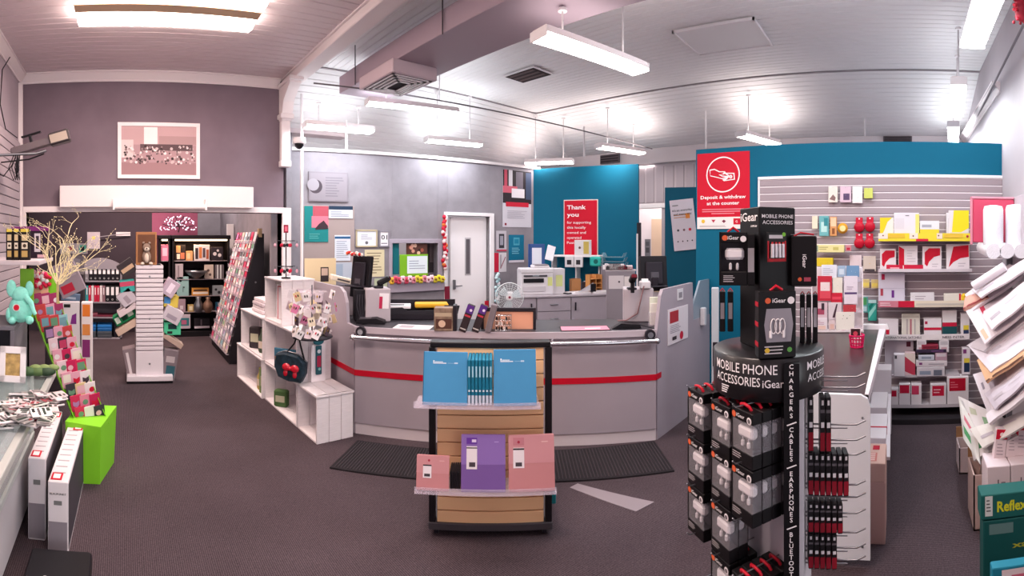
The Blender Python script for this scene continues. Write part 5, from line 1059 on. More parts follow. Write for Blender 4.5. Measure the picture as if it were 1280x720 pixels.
# ================================================================ rear desk, printer, fan
DK = Plane(5.15, 5.05, -36)       # front of the rear cabinets
dzt = zr(369, DK.hit(700)[1])
def dseg(x0, x1): a = DK.hit(x0)[0]; b_ = DK.hit(x1)[0]; return a, b_
a0, a1 = dseg(640, 761)
def cab(x0, x1, lab, drawers, handle=True):
    a, b_ = dseg(x0, x1); p = DK.pt((a+b_)/2); w_ = b_-a-.006; t = thing('office_cabinet', lab, 'cabinet', (p[0], p[1], 0), DK.rz)
    m = MB(); m.box(-w_/2, w_/2, .02, .55, 0, dzt-.03, lam2); m.build('body', t)
    hh = dzt-.03
    if drawers:
        n = 4
        for k in range(n):
            m = MB(); m.bbox(-w_/2+.004, w_/2-.004, 0, .02, hh*k/n+.005, hh*(k+1)/n-.005, lam, .002); d = m.build('drawer', t); m = MB(); m.tube([(-.06, -.0, hh*(k+.5)/n), (-.05, -.025, hh*(k+.5)/n), (.05, -.025, hh*(k+.5)/n), (.06, 0, hh*(k+.5)/n)], .007, STEEL, 6); m.build('drawer_handle', d)
    else:
        m = MB(); m.bbox(-w_/2+.004, w_/2-.004, 0, .02, .01, hh-.005, lam, .002); d = m.build('door', t)
        if handle: m = MB(); m.tube([(w_/2-.08 if x0 < 660 else -w_/2+.06, -.02, hh-.2), (w_/2-.08 if x0 < 660 else -w_/2+.06, -.02, hh-.08)], .012, DARKM, 6); m.build('door_handle', d)
cab(640, 671, 'grey cabinet with a door beside the fan below the printer', False); cab(671, 714, 'grey drawer cabinet below the printer', True); cab(714, 759, 'grey cabinet with a wide door under the messy papers', False)
p = DK.pt((a0+a1)/2); single('long_desktop', 'grey desktop over the rear cabinets', 'desktop', MB().bbox(-(a1-a0)/2-.01, (a1-a0)/2+.01, -.02, .50, -.028, 0, mat('#b0a6ad', .45), .004), (p[0], p[1], dzt), DK.rz)
DF = DK.sh(-.10)
def ddesk(x, off): q = DK.sh(-off); p = q.pt(q.hit(x)[0]); return p[0], p[1], dzt+.001
c, w_, z0, z1 = DF.box(651, 332, 692, 368)
t = thing('office_printer', 'white multifunction printer on the rear cabinets', 'printer', (c[0], c[1], dzt+.001), DK.rz); pw = mat('#ddd7db', .4); h = z1-dzt
m = MB(); m.bbox(-w_/2, w_/2, 0, .34, 0, h*.86, pw, .012); m.bbox(-w_/2-.0, w_/2, -.01, .3, h*.74, h*.9, pw, .012); m.bbox(-w_*.1, w_*.4, .05, .3, h*.9, h, pw, .015); m.bbox(-w_*.05, w_*.35, .04, .26, h, h+.012, mat('#8c868c', .4), .004); m.build('body', t)
m = MB(); m.bbox(-w_*.42, w_*.2, -.012, .0, h*.42, h*.56, BLK); m.build('paper_slot', t)
m = MB(); m.bbox(-w_*.42, w_*.3, -.018, -.008, h*.62, h*.68, mat('#4a464c', .3)); m.face(-w_*.15, w_*.05, h*.63, h*.67, -.019, mat('#9aa0a8', .3)); m.build('control_panel', t)
m = MB(); m.bbox(-w_*.45, w_*.25, -.014, 0, h*.12, h*.30, mat('#cac3c8', .4)); m.build('paper_tray', t)
m = MB(); m.face(w_*.32, w_*.46, h*.3, h*.6, -.002, paper('#d8dc8c')); m.build('sticker', t)
pack('box_side_printer', 'white side tower with a yellow green label joined to the printer right', 'box', DK.sh(-.16), 692, 336, 706, 364, .25, '#d5cfd3', [(.2, .3, .8, .75, '#d3d892')], z=dzt+.001, off=-.25)
q = ddesk(666, .35); 
pack('document_stand', 'blue edged file stand with white papers behind the printer', 'stand', DK.sh(-.58), 661, 305, 681, 330, .06, '#39558c', [(.2, .0, .8, .92, '#dfe0ea'), (0, 0, .1, 1, '#2c4880')], z=dzt+.001, r=.004)
tilt('loose_paper', 'white sheet leaning on the printer feed', 'paper', *ddesk(688, .30)[:2], zr(318, 6.9), .13, .01, .24, '#e8e6ec', ry=.3, rz=DK.rz, rx=-.3)
# white shelf against blue panel with odds and ends
BS = BPN.sh(.18)
tS, rS = BS.hit(722); zS = zr(319, rS); p = BS.pt(tS)
t = thing('desk_hutch', 'white hutch shelf against the blue panel behind the desk', 'shelf', (p[0], p[1], dzt+.001), BPN.rz)
sa = BS.hit(691)[0]-tS; sb = BS.hit(752)[0]-tS; hh = zS-dzt
m = MB(); m.bbox(sa, sb, -.12, .14, hh-.025, hh, WHT, .003); m.build('shelf_board', t)
for x in (sa+.02, 0, sb-.02): m = MB(); m.bbox(x-.01, x+.01, -.1, .14, 0, hh-.025, WHT); m.build('support', t)
BF = BPN.sh(.22)
pack('small_carton', 'white carton with a yellow side on top of the hutch shelf', 'carton', BF, 718, 300, 737, 319, .12, '#ded8da', [(.6, .1, .95, .9, '#c9b05c'), ('o', .35, .5, .08, '#5a3a34')], z=zS, off=-.05)
for k, (x0, x1) in enumerate(((706, 717), (717.5, 728))): pack('socket_box', ('left', 'right')[k]+' of two white boxes with a dark square under the hutch shelf', 'box', BPN.sh(.32), x0, 321, x1, 334, .05, '#d6d1d5', [(.25, .25, .75, .7, '#2e2a30')], off=.0)
pack('tape_dispenser', 'turquoise tape dispenser under the hutch shelf', 'dispenser', BPN.sh(.32), 737, 321, 751, 333, .06, '#2fb0a4', [('o', .55, .5, .2, '#17605c')], r=.02)
for k in range(3):
    m = MB(); w_ = .36-.03*k; m.prism([(-w_/2, 0), (w_/2, 0), (w_/2+.03, .07), (w_/2+.022, .07), (w_/2-.008, .008), (-w_/2+.008, .008), (-w_/2-.022, .07), (-w_/2-.03, .07)], -.12, .12, mat('#9fc0cc', .1, glass=.55), 'y')
    q = BPN.sh(.25); p = q.pt(q.hit(768)[0]); single('letter_tray', ('bottom', 'middle', 'top')[k]+' of the clear blue letter trays stacked at the right of the blue panel', 'tray', m, (p[0], p[1], zr(337, 7.0)+k*.072), BPN.rz)
q = BPN.sh(.25); p = q.pt(q.hit(768)[0]); zz = zr(337, 7.0); single('tray_stand', 'white pedestal carrying the clear blue letter trays', 'stand', MB().bbox(-.19, .19, -.12, .14, 0, zz-dzt-.004, mat('#8a8088', .5), .004), (p[0], p[1], dzt+.001), BPN.rz)
# desk clutter
mq_ = ddesk(722, .25)
for k, (x, off, w_, d_, h, cc, lab, rzz) in enumerate(((712, .15, .18, .12, .015, '#2a272c', 'dark stapler shape on the rear desk near the printer', .4), (725, .18, .34, .26, .02, '#ddd8dc', 'large loose white sheets on the rear desk', .2), (750, .12, .26, .2, .03, '#d9d2d4', 'pile of white papers at the right end of the rear desk', -.1), (719, .42, .16, .1, .20, '#c08a5c', 'brown cardboard box behind the papers', .1), (735, .36, .16, .14, .16, '#3a3034', 'dark paper punch among the papers', .5), (757, .4, .14, .1, .10, '#b8b0b6', 'grey box at the right end of the rear desk', .1))):
    q = ddesk(x, off); single(('stapler', 'loose_papers', 'paper_pile', 'cardboard_box', 'paper_punch', 'grey_box')[k], lab, ('stapler', 'papers', 'papers', 'box', 'punch', 'box')[k], MB().bbox(-w_/2, w_/2, -d_/2, d_/2, 0, h, paper(cc), .01 if k in (0, 4) else .003).bbox(-w_*.35, w_*.4, -d_*.35, d_*.3, h+.0005, h+.008, paper('#cfc8cc' if k != 3 else '#9c6a42'), .002), q, DK.rz+rzz)
t = thing('wooden_sorter', 'small wooden pigeonhole sorter among the desk papers', 'sorter', ddesk(745, .14), DK.rz+.2); ow = mat('#c88c54', .6)
m = MB(); m.box(-.11, .11, .13, .14, 0, .28, ow)
for x in (-.11, 0, .10): m.box(x, x+.01, 0, .14, 0, .28, ow)
m.build('frame', t)
for z in (0, .07, .14, .21): m = MB(); m.box(-.1, .1, 0, .13, z, z+.008, ow); m.build('shelf', t)
m = MB(); m.add([(0, 0, 0), (.26, -.02, .02), (.24, -.03, .14), (.05, -.05, .04)], [(0,1,2,3)], paper('#e9e5ea')); m.box(.2, .28, -.04, .02, .0, .12, BLK)
single('open_envelope', 'open white envelope propped on the rear desk', 'envelope', m, (*ddesk(722, .08)[:2], dzt+.03), DK.rz)
# low partition to the right of the desk
pt0 = Plane(*pol(757, 5.6), -50); c, w_, z0, z1 = pt0.box(758, 339, 794, 400)
t = thing('desk_partition', 'low grey partition with pinned papers at the right of the rear desk', 'partition', (c[0], c[1], 0), pt0.rz)
m = MB(); m.bbox(-w_/2, w_/2, 0, .03, 0, z1, mat('#857d85', .6)); m.bbox(-w_/2-.01, w_/2+.01, -.005, .035, z1, z1+.02, mat('#c9c0c6', .5)); m.build('panel', t)
m = MB(); m.face(-w_*.42, w_*.1, z1-.2, z1-.05, -.002, paper('#c4bcc0')); m.face(w_*.12, w_*.4, z1-.22, z1-.06, -.003, paper('#d0c8c8')); m.disc(-.02, z1-.12, .012, -.004, paper('#4a444a'), 8); m.build('pinned_paper', t)
m = MB(); rr = random.Random(6)
for k in range(16): m.box(rr.uniform(-.2, .16), rr.uniform(-.2, .16)+.05, -.03, .03, 0, rr.uniform(.02, .07), paper(rr.choice(['#b8283c', '#2c2a30', '#e0d8dc', '#8a3040'])))
single('pen_clutter', 'row of red and dark pens lying along the top of the low partition', 'pens', m, (c[0], c[1]+.02, z1+.021), pt0.rz)
# fan
fq = pol(637, 6.1); t = thing('pedestal_fan', 'white round cage fan beside the rear cabinets', 'fan', (fq[0], fq[1], 0), rz_(637)); fz = zr(371, 6.1); fr_ = 17.5*6.1/F
m = MB(); m.lathe([(.17, 0), (.16, .02), (.03, .04), (.02, .06)], WHT, 18); m.build('base', t)
m = MB(); m.tube([(0, .06, .04), (0, .06, fz-.02)], .014, WHT, 8); m.bbox(-.05, .05, .02, .16, fz-.05, fz+.05, WHT, .02); m.build('pole', t)
m = MB(); fw = mat('#cfd4d6', .4, glass=.3)
for k in range(1, 9): rr_ = fr_*k/8; m.tube([(rr_*math.cos(a), -.05+.05*(k/8)**3, fz+rr_*math.sin(a)) for a in [2*PI*i/26 for i in range(27)]], .0022 if k < 8 else .006, mat('#dfe2e4', .4), 4)
for k in range(24): a = 2*PI*k/24; m.tube([(.03*math.cos(a), -.055, fz+.03*math.sin(a)), (fr_*.7*math.cos(a), -.045, fz+fr_*.7*math.sin(a)), (fr_*math.cos(a), 0, fz+fr_*math.sin(a))], .0018, mat('#dfe2e4', .4), 4)
m.disc(0, fz, .035, -.062, WHT, 14); m.disc(0, fz, .016, -.064, paper('#8c3a4c'), 10); m.build('cage', t)
for k in range(3):
    a = 2*PI*k/3+.4; m = MB(); n = 8
    pts = [(fr_*.85*r*math.cos(a+s), -.02+.02*s, fz+fr_*.85*r*math.sin(a+s)) for r, s in ((.15, -.3), (.6, -.55), (1, -.45), (1, .3), (.7, .5), (.15, .3))]
    m.add(pts+[(x, y+.004, z) for x, y, z in pts], [(0,1,2,3,4,5), (11,10,9,8,7,6)], mat('#c4ced4', .35)); m.build('blade', t)
# blue thank-you panel sign
t = thing('thank_you_sign', 'red framed Thank you sign on the blue panel', 'sign', (0, 0, 0))
c, w_, z0, z1 = BPN.sh(.02).box(704.5, 249.5, 747.5, 320); h = z1-z0; at(t, (c[0], c[1], z0), BPN.rz)
m = MB(); m.bbox(-w_/2, w_/2, 0, .018, 0, h, mat('#d8c8c4', .4), .004); m.build('frame', t)
m = MB(); m.face(-w_/2+.015, w_/2-.015, .015, h-.015, -.001, paper('#c90f2c'))
for s_, z, cap in (('Thank', .83, .075), ('you', .70, .075), ('for supporting', .575, .045), ('this locally', .485, .045), ('owned and', .395, .045), ('operated', .305, .045), ('Post Office', .215, .045)):
    m.text(s_, -w_/2+.06, z*h, cap*h, -.003, paper('#f4e8ea'), left=True, bold=.02 if cap > .05 else .005, w={'Thank': .55, 'you': .34, 'for supporting': .7, 'this locally': .55, 'owned and': .55, 'operated': .42, 'Post Office': .56}[s_]*w_)
m.build('print', t)
# second blue panel with poster, doorway door
B2 = Plane(5.75, 3.0, -72)
c, w_, z0, z1 = B2.box(831, 234, 871.5, 400); t = thing('blue_screen_panel', 'freestanding blue panel between the blue panel and the slat wall partition', 'partition', (c[0], c[1], 0), B2.rz)
m = MB(); m.bbox(-w_/2, w_/2, 0, .05, 0, z1, bluem2, .004); m.build('panel', t)
m = MB()
for s_ in (-1, 1): m.bbox(s_*w_*.4-.03, s_*w_*.4+.03, -.15, .2, 0, .02, STEEL)
m.build('feet', t)
tilt('advice_poster', "white poster reading it's an everyday app, tilted on the far blue panel", 'poster', *(lambda q: (q.pt(q.hit(854.5)[0])[0], q.pt(q.hit(854.5)[0])[1], zr(281, q.hit(854.5)[1])))(B2.sh(.02)), .31, .006, .66, '#cfc6d0', [(.1, .88, .35, .9, '#777'), ('l', .12, .63, .9, .72, 2, '#c08a60'), (.62, .62, .8, .72, '#d8843c'), ('o', .25, .4, .05, '#4a4850'), ('o', .5, .4, .05, '#7a5a60'), ('o', .75, .4, .06, '#c0283c'), ('o', .2, .18, .03, '#3a3a40'), ('o', .4, .18, .03, '#3a3a40'), ('o', .6, .18, .03, '#3a3a40'), ('o', .8, .18, .03, '#3a3a40')], ry=-.10, rz=B2.rz)
o = COL.objects[-1]; m = MB(); m.text("it's an everyday", 0, .18, .028, -.004, paper('#2a2830'), w=.26); m.text('and every way', 0, .13, .028, -.004, paper('#2a2830'), w=.24); m.build('lettering', o)
sheet('wall_phone', 'small grey intercom panel by the lit doorway', 'intercom', Plane(7.85, 0, -90), 806, 299, 813, 320, '#8f898f', [(.2, .2, .8, .5, '#5a565c'), (.2, .6, .8, .85, '#6a666c')])
p = pol(798.5, 7.3); single('gap_post', 'narrow black and white edge post at the right side of the blue panel', 'post', MB().bbox(-.03, .03, 0, .05, 0, zr(278, 7.2), mat('#2a2830', .5)).bbox(-.035, -.01, -.01, 0, 0, zr(292, 7.2), WHT), (p[0], p[1], 0), BPN.rz)
# ================================================================ notebook stand in the centre
NS = Plane(*pol(613, 2.83), math.degrees(rz_(613)))
np_ = pol(613, 2.83); NRZ = rz_(613); NZ = 1.7-130*2.83/F
t = thing('notebook_stand', 'tall display stand with peach slats and black frame carrying notebooks, front centre', 'display stand', (np_[0], np_[1], 0), NRZ)
hw_ = .335; slat = mat('#ffcc9a', .5); m = MB()
zb, zt_ = .06, NZ-.03; n = 13
m.box(-hw_+.03, hw_-.03, .018, .05, zb, zt_, mat('#1a1418', .6))
for k in range(n): m.bbox(-hw_+.03, hw_-.03, 0, .02, zb+(zt_-zb)*k/n+.006, zb+(zt_-zb)*(k+1)/n, slat, .003)
m.build('slat_panel', t)
fm = mat('#1b171b', .45)
m = MB(); m.bbox(-hw_-.01, hw_+.01, -.01, .075, NZ-.03, NZ, fm, .004); m.build('top_cap', t)
for s_ in (-1, 1): m = MB(); m.bbox(s_*hw_-.018, s_*hw_+.018, -.006, .055, .06, NZ-.03, fm, .004); m.build('upright', t)
m = MB(); m.bbox(-hw_-.02, hw_+.02, -.015, .36, .035, .075, mat('#4c464a', .5), .004); m.build('base', t)
m = MB(); m.bbox(-hw_+.03, hw_-.03, .051, .06, .07, NZ-.03, slat, .003); m.build('rear_panel', t)
for x, y in ((-.31, .02), (.31, .02), (-.31, .3), (.31, .3)): m = MB(); m.tube([(x-.012, y, .02), (x+.012, y, .02)], .02, DARKM, 12); m.box(x-.006, x+.006, y-.01, y+.01, .02, .04, STEEL); m.build('caster', t)
for (x0, x1, yb, nm) in ((517, 676, 512, 'upper'), (518, 696, 620, 'lower')):
    q = NS.sh(.20); c, w_, z0, z1 = q.box(x0, yb-3, x1, yb); zz = z0; lx = (Matrix.Translation((np_[0], np_[1], 0)) @ Matrix.Rotation(NRZ, 4, 'Z')).inverted() @ Vector((c[0], c[1], 0))
    m = MB(); m.box(lx.x-w_/2, lx.x+w_/2, -.205, -.01, zz, zz+.005, ACRYL); m.box(lx.x-w_/2, lx.x+w_/2, -.208, -.203, zz, zz+.035, ACRYL); m.build('clear_shelf', t)
    if nm == 'upper': ZU = zz+.012
    else: ZL = zz+.012
def stand_item(x0, x1, yt, z, off, d, col, lab, name='notebook', cat='notebook', dec=(), txt=(), lean=-.22, group=None, spin=0):
    q = NS.sh(off); c, w_, z0, z1 = q.box(x0, yt, x1, yt+5); h = (z1-z)
    mb = MB(); h2 = h/math.cos(lean); mb.bbox(-w_/2, w_/2, 0, d, 0, h2, paper(col) if isinstance(col, str) else col, .003)
    deco(mb, w_, h2, -.0008, dec, txt)
    return single(name, lab, cat, mb, (c[0], c[1], z), NS.rz+spin, group, rx=lean)
blu = mat('#4a93c2', .45, noise=.05, scale=5); bt = '#e6f2fa'
ndec = [(.28, .795, .8, .80, '#a8cfe6')]
o = stand_item(528, 584, 443, ZU, .185, .022, blu, 'blue notebook leaning at the left of the upper clear shelf', dec=[(.22, .80, .25, .835, '#e6f2fa'), (.26, .80, .44, .815, '#d6e8f6'), (.22, .775, .52, .792, '#e0eefa'), (.55, .782, .70, .788, '#a8cce6'), (.70, .775, .78, .80, '#c4dcf0'), (.0, .0, .02, 1, '#2f6f96')], spin=0)
o = stand_item(617, 671, 440, ZU, .185, .022, blu, 'blue notebook at the right of the upper clear shelf', dec=[(.16, .80, .19, .835, '#e6f2fa'), (.20, .80, .38, .815, '#d6e8f6'), (.16, .775, .46, .792, '#e0eefa'), (.49, .782, .64, .788, '#a8cce6'), (.64, .775, .72, .80, '#c4dcf0')])
for k in range(7):
    x0 = 584.5+k*4.5
    stand_item(x0, x0+3.9, 450, ZU, .17, .18, '#1c7898', 'slim blue notebook spine-out between the two blue covers', dec=[(.1, .0, .9, .22, '#cdd6e4'), (.2, .3, .8, .34, '#dfeaf2'), (.25, .62, .75, .86, '#a6d4e6')], lean=0, group='spine-out blue notebooks on the upper shelf')
pinkc, purp = '#c9898c', '#7b5a9e'
lab_ = [(.16, .38, .40, .80, '#efe6ea'), (.2, .42, .36, .52, '#4a4248'), (.16, .76, .40, .79, '#3a3438')]
stand_item(520, 561, 573, ZL, .19, .02, mat(pinkc, .5), 'small pink notebook at the left of the lower clear shelf', dec=[(.0, .5, 1, 1, '#cf9296')]+[(.2, .36, .46, .72, '#efe6ea'), (.24, .4, .42, .48, '#4a4248'), (.2, .70, .46, .735, '#3a3438'), ('o', .38, .86, .035, '#b03a50'), (.7, .85, .85, .87, '#e0b6b8')], lean=-.2, group=None)
stand_item(576, 632, 549, ZL, .19, .025, mat(purp, .5), 'purple notebook in the middle of the lower clear shelf', dec=[(0, .48, 1, 1, '#8f6fb6'), (.12, .40, .36, .80, '#efe6ea'), (.18, .44, .32, .52, '#4a4248'), (.12, .76, .36, .78, '#3a3438'), (.12, .84, .36, .95, '#6a3aa0'), (.24, .87, .34, .92, '#e8d8f4'), (.75, .87, .85, .885, '#b9a0d6')], lean=-.2)
stand_item(636, 694, 549, ZL, .19, .025, mat(pinkc, .5), 'large pink notebook at the right of the lower clear shelf', dec=[(0, .50, 1, 1, '#d0949a'), (.10, .42, .34, .78, '#efe6ea'), (.15, .45, .29, .52, '#4a4248'), (.10, .74, .34, .77, '#3a3438'), (.10, .82, .34, .96, '#c4808a'), ('o', .22, .88, .03, '#a83048'), (.72, .87, .86, .885, '#ecc8c8')], lean=-.2)
for k in range(5): stand_item(562+k*2.7, 562+k*2.7+2.3, 590, ZL, .17, .12, '#211d22', 'slim black notebook spine-out beside the small pink notebook', lean=0, dec=[(.1, .02, .9, .1, '#8a8088')], group='black notebooks on the lower shelf')
q = pol(692, 2.95); single('hanging_scissors', 'teal handled scissors pack hanging low behind the right side of the notebook stand', 'scissors', MB().bbox(-.012, .015, 0, .01, 0, .1, mat('#1f7c84', .5), .004).bbox(-.004, .006, 0, .008, .1, .17, STEEL), (q[0], q[1], .12), NRZ)

# ================================================================ phone accessory spinner
SC = pol(961, 1.5); SRZ = rz_(961)
t = thing('accessory_spinner', 'black rotating stand lettered MOBILE PHONE ACCESSORIES in the right foreground', 'display stand', (SC[0], SC[1], 0), SRZ)
SM = Matrix.Translation((SC[0], SC[1], 0)) @ Matrix.Rotation(SRZ, 4, 'Z')
gb = mat('#100e12', .36, coat=.12, name='gloss_black'); txw = paper('#f0ecee')
DR, DZ0, DZ1 = .167, 1.256, 1.376
m = MB(); m.lathe([(DR-.004, DZ0), (DR, DZ0+.004), (DR, DZ1-.004), (DR-.006, DZ1), (.01, DZ1+.0005)], gb, 56)
def warp(R_, a0=0):
    def f(p): a = p[0]/R_ + a0; return (R_*math.sin(a), -R_*math.cos(a), p[2])
    return f
def dxa(x): return math.asin(max(-.99, min(.99, (x-961)*1.36/F/DR)))
aT = -.33
for s_, a0, z, cap, w_ in (('MOBILE PHONE', -.47, 1.333, .027, .205), ('ACCESSORIES', -.60, 1.300, .025, .155), ('iGear', .07, 1.298, .022, .058), ('MOBILE', .98, 1.335, .024, .10), ('ACCESS', .98, 1.302, .022, .095)):
    m.text(s_, 0, z, cap, 0, txw, w=w_, bold=.004, warp=warp(DR+.0015, a0))
for k in range(4): m.add([warp(DR+.0015, -.80)((x, 0, 1.291-.006*k-z)) for x, z in ((-.018, 0), (.014-.003*k, 0), (.014-.003*k, .003), (-.018, .003))], [(0, 1, 2, 3)], txw)
m.build('drum', t)
# square tower on the drum
gb = mat('#0d0b0f', .5)
m = MB(); s_ = .0625; zA, zB = DZ1, 1.792; m.M = Matrix.Translation((-.005, .02, 0)) @ Matrix.Rotation(math.radians(30), 4, 'Z')
# faces: local -y faces right-front, local -x faces left-front
m.bbox(-s_, s_, -s_, s_, zA, zB, gb, .003)
m.text('MOBILE PHONE', 0, zB-.032, .011, -s_-.001, txw, w=.108, bold=.006); m.text('ACCESSORIES', 0, zB-.05, .011, -s_-.001, txw, w=.104, bold=.006)
M0 = m.M.copy(); m.M = M0 @ Matrix.Rotation(-PI/2, 4, 'Z')
m.text('iGear', 0.0, zB-.040, .026, -s_-.001, txw, w=.108, bold=.01); m.text('.com.au', .03, zB-.058, .008, -s_-.001, txw, w=.04)
m.build('tower', t)
# lower column
n1 = Vector((-math.sin(math.radians(50)), -math.cos(math.radians(50)))); t1 = Vector((-n1.y, n1.x))*-1
if t1.x > 0: t1 = -t1                       # runs to the left and away
A_ = Vector((.055, -.115)); B_ = Vector((.098, -.108)); n2 = Vector((math.sin(math.radians(80)), -math.cos(math.radians(80)))); t2 = Vector((-n2.y, n2.x))
if t2.y < 0: t2 = -t2
colp = mat('#c9c4cc', .35)
C_ = A_+t1*.27; D_ = B_+t2*.24
m = MB(); m.prism([tuple(A_), tuple(C_), (C_.x+.06, C_.y+.08), tuple(D_)], .06, DZ0, colp); m.prism([tuple(A_), tuple(B_), tuple(D_)], .06, DZ0, mat('#d3ced4', .4)); m.build('column', t)
A2, B2_ = Vector((.040, -.176)), Vector((.082, -.172)); m = MB(); m.prism([tuple(A2), tuple(B2_), (.085, -.10), (.055, -.10)], .07, DZ1-.012, gb)
cx = (A2.x+B2_.x)/2; yf = -.179; rC = 1.5-.11
def zcol(y): return H+(YH-y)*1.325/F
for word, ya, yb in (('CHARGERS', 453, 523), ('CABLES', 533, 577), ('EARPHONES', 588, 653), ('BLUETOOTH', 664, 728), ('POWER', 740, 776)):
    for k, ch in enumerate(word):
        y = ya+(yb-ya)*(k+.9)/len(word); m.text(ch, cx-.001, zcol(y), .0125, yf, txw, bold=.015)
for y in (529.5, 583, 659, 734):
    z = zcol(y); m.add([(cx-.014, yf, z-.003), (cx-.012, yf, z-.006), (cx+.014, yf, z+.003), (cx+.012, yf, z+.006)], [(0,1,2,3)], txw)
m.build('title_strip', t)
m = MB(); m.lathe([(.22, 0), (.22, .05), (.21, .06)], gb, 40); m.build('base', t)
# packs hung on the left face
ZROW = [1.240-.151*k for k in range(6)]
def wpos(v, z): q = SM @ Vector((v.x, v.y, z)); return q
hooks = MB()
def charger(front, z, sideways=False, hgt=.148, kind=0, lab='', group=None, ang=None, nm='charger_pack', full=True):
    """boxed charger: local origin at front bottom centre"""
    a = SRZ + (math.atan2(n1.x, -n1.y)*1 if ang is None else ang)
    p = wpos(front, z-hgt); tt = thing(nm, lab, 'charger', tuple(p), a, group); w_, d_ = .094, .033
    m = MB(); bk = mat('#121013', .45)
    m.bbox(-w_/2, w_/2, 0, d_, hgt*.80, hgt, bk, .002); m.bbox(-w_/2, w_/2, 0, d_, 0, hgt*.26, bk, .002); m.box(-w_/2, -w_/2+.006, 0, d_, hgt*.26, hgt*.8, bk); m.box(-w_/2, w_/2, d_-.002, d_, hgt*.26, hgt*.8, mat('#2b272c', .5))
    if full:
        m.disc(-w_*.36, hgt*.88, .009, -.001, paper('#d9623c'), 14); m.text('iGear', -.004, hgt*.855, .0105, -.0015, txw, w=.036, bold=.01); m.disc(w_*.36, hgt*.86, .010, -.001, paper('#ece6e8'), 14); m.disc(w_*.36, hgt*.86, .006, -.002, paper('#6d686c'), 10)
        m.lines(-w_*.42, w_*.1, hgt*.10, hgt*.22, 3, -.0012, paper('#bdb6ba'), seed=3)
    m.build('carton', tt)
    m = MB(); m.box(-w_/2+.006, w_/2, 0.0005, .0015, hgt*.26, hgt*.8, mat('#d6d2da', .05, glass=.86)); m.box(w_/2-.0015, w_/2-.0005, .001, d_-.002, hgt*.26, hgt*.8, mat('#d6d2da', .05, glass=.86)); m.build('clear_window', tt)
    m = MB(); wp = mat('#ebe5e8', .35); m.bbox(-.026, .038, .004, .029, hgt*.50, hgt*.70, wp, .006)
    if full:
        for x in (-.014, .012): m.bbox(x-.005, x+.005, .010, .020, hgt*.30, hgt*.42, wp, .003); m.tube([(x, .015, hgt*.42), (x, .015, hgt*.50)], .002, wp, 5)
    m.build('charger', tt)
    m = MB(); rdm = mat('#b3182c', .4)
    pts = [(0, -.004+.0*k, hgt) for k in range(1)]
    m.tube([(-.022, d_*.5, hgt), (-.018, d_*.5-.004, hgt+.010), (0, d_*.5-.006, hgt+.014), (.018, d_*.5-.004, hgt+.010), (.022, d_*.5, hgt)], .0048, rdm, 6); m.build('hanger_tab', tt)
    return tt
base0 = Vector((.029, -.087)); COLS = [(0.0, .133, 4), (.115, .125, 3), (.25, .125, 3)]
rown = ('top', 'second', 'third', 'fourth', 'fifth')
for r_, z in enumerate(ZROW[:5]):
    for ci_, (s, prot, n) in enumerate(COLS):
        if r_ == 2 and ci_ == 0: n = 0
        if r_ == 2: n = min(n, 2)
        if r_ >= 3 and ci_ == 2: n = 0
        zz = z + (0, -.004, -.014)[ci_] - (.012 if ci_ == 1 and r_ == 0 else 0)
        colname = ('nearest', 'middle', 'farthest')[ci_]
        for k in range(n):
            f = base0 + t1*s + n1*(prot - .0345*k)
            gname = 'chargers on the %s hook of the %s row' % (colname, rown[r_])
            charger(f, zz-.0, lab=('front boxed charger' if k == 0 else 'boxed charger queued behind the front one')+', %s hook, %s row of the spinner' % (colname, rown[r_]), group=None if k == 0 else gname, full=True if k == 0 else False)
        a = base0 + t1*s; m_ = MB(); m_.tube([(a.x, a.y, zz+.012), (a.x+n1.x*(prot+.02), a.y+n1.y*(prot+.02), zz+.012), (a.x+n1.x*(prot+.03), a.y+n1.y*(prot+.03), zz+.022)], .002, STEEL, 6); m_.build('hook', t)
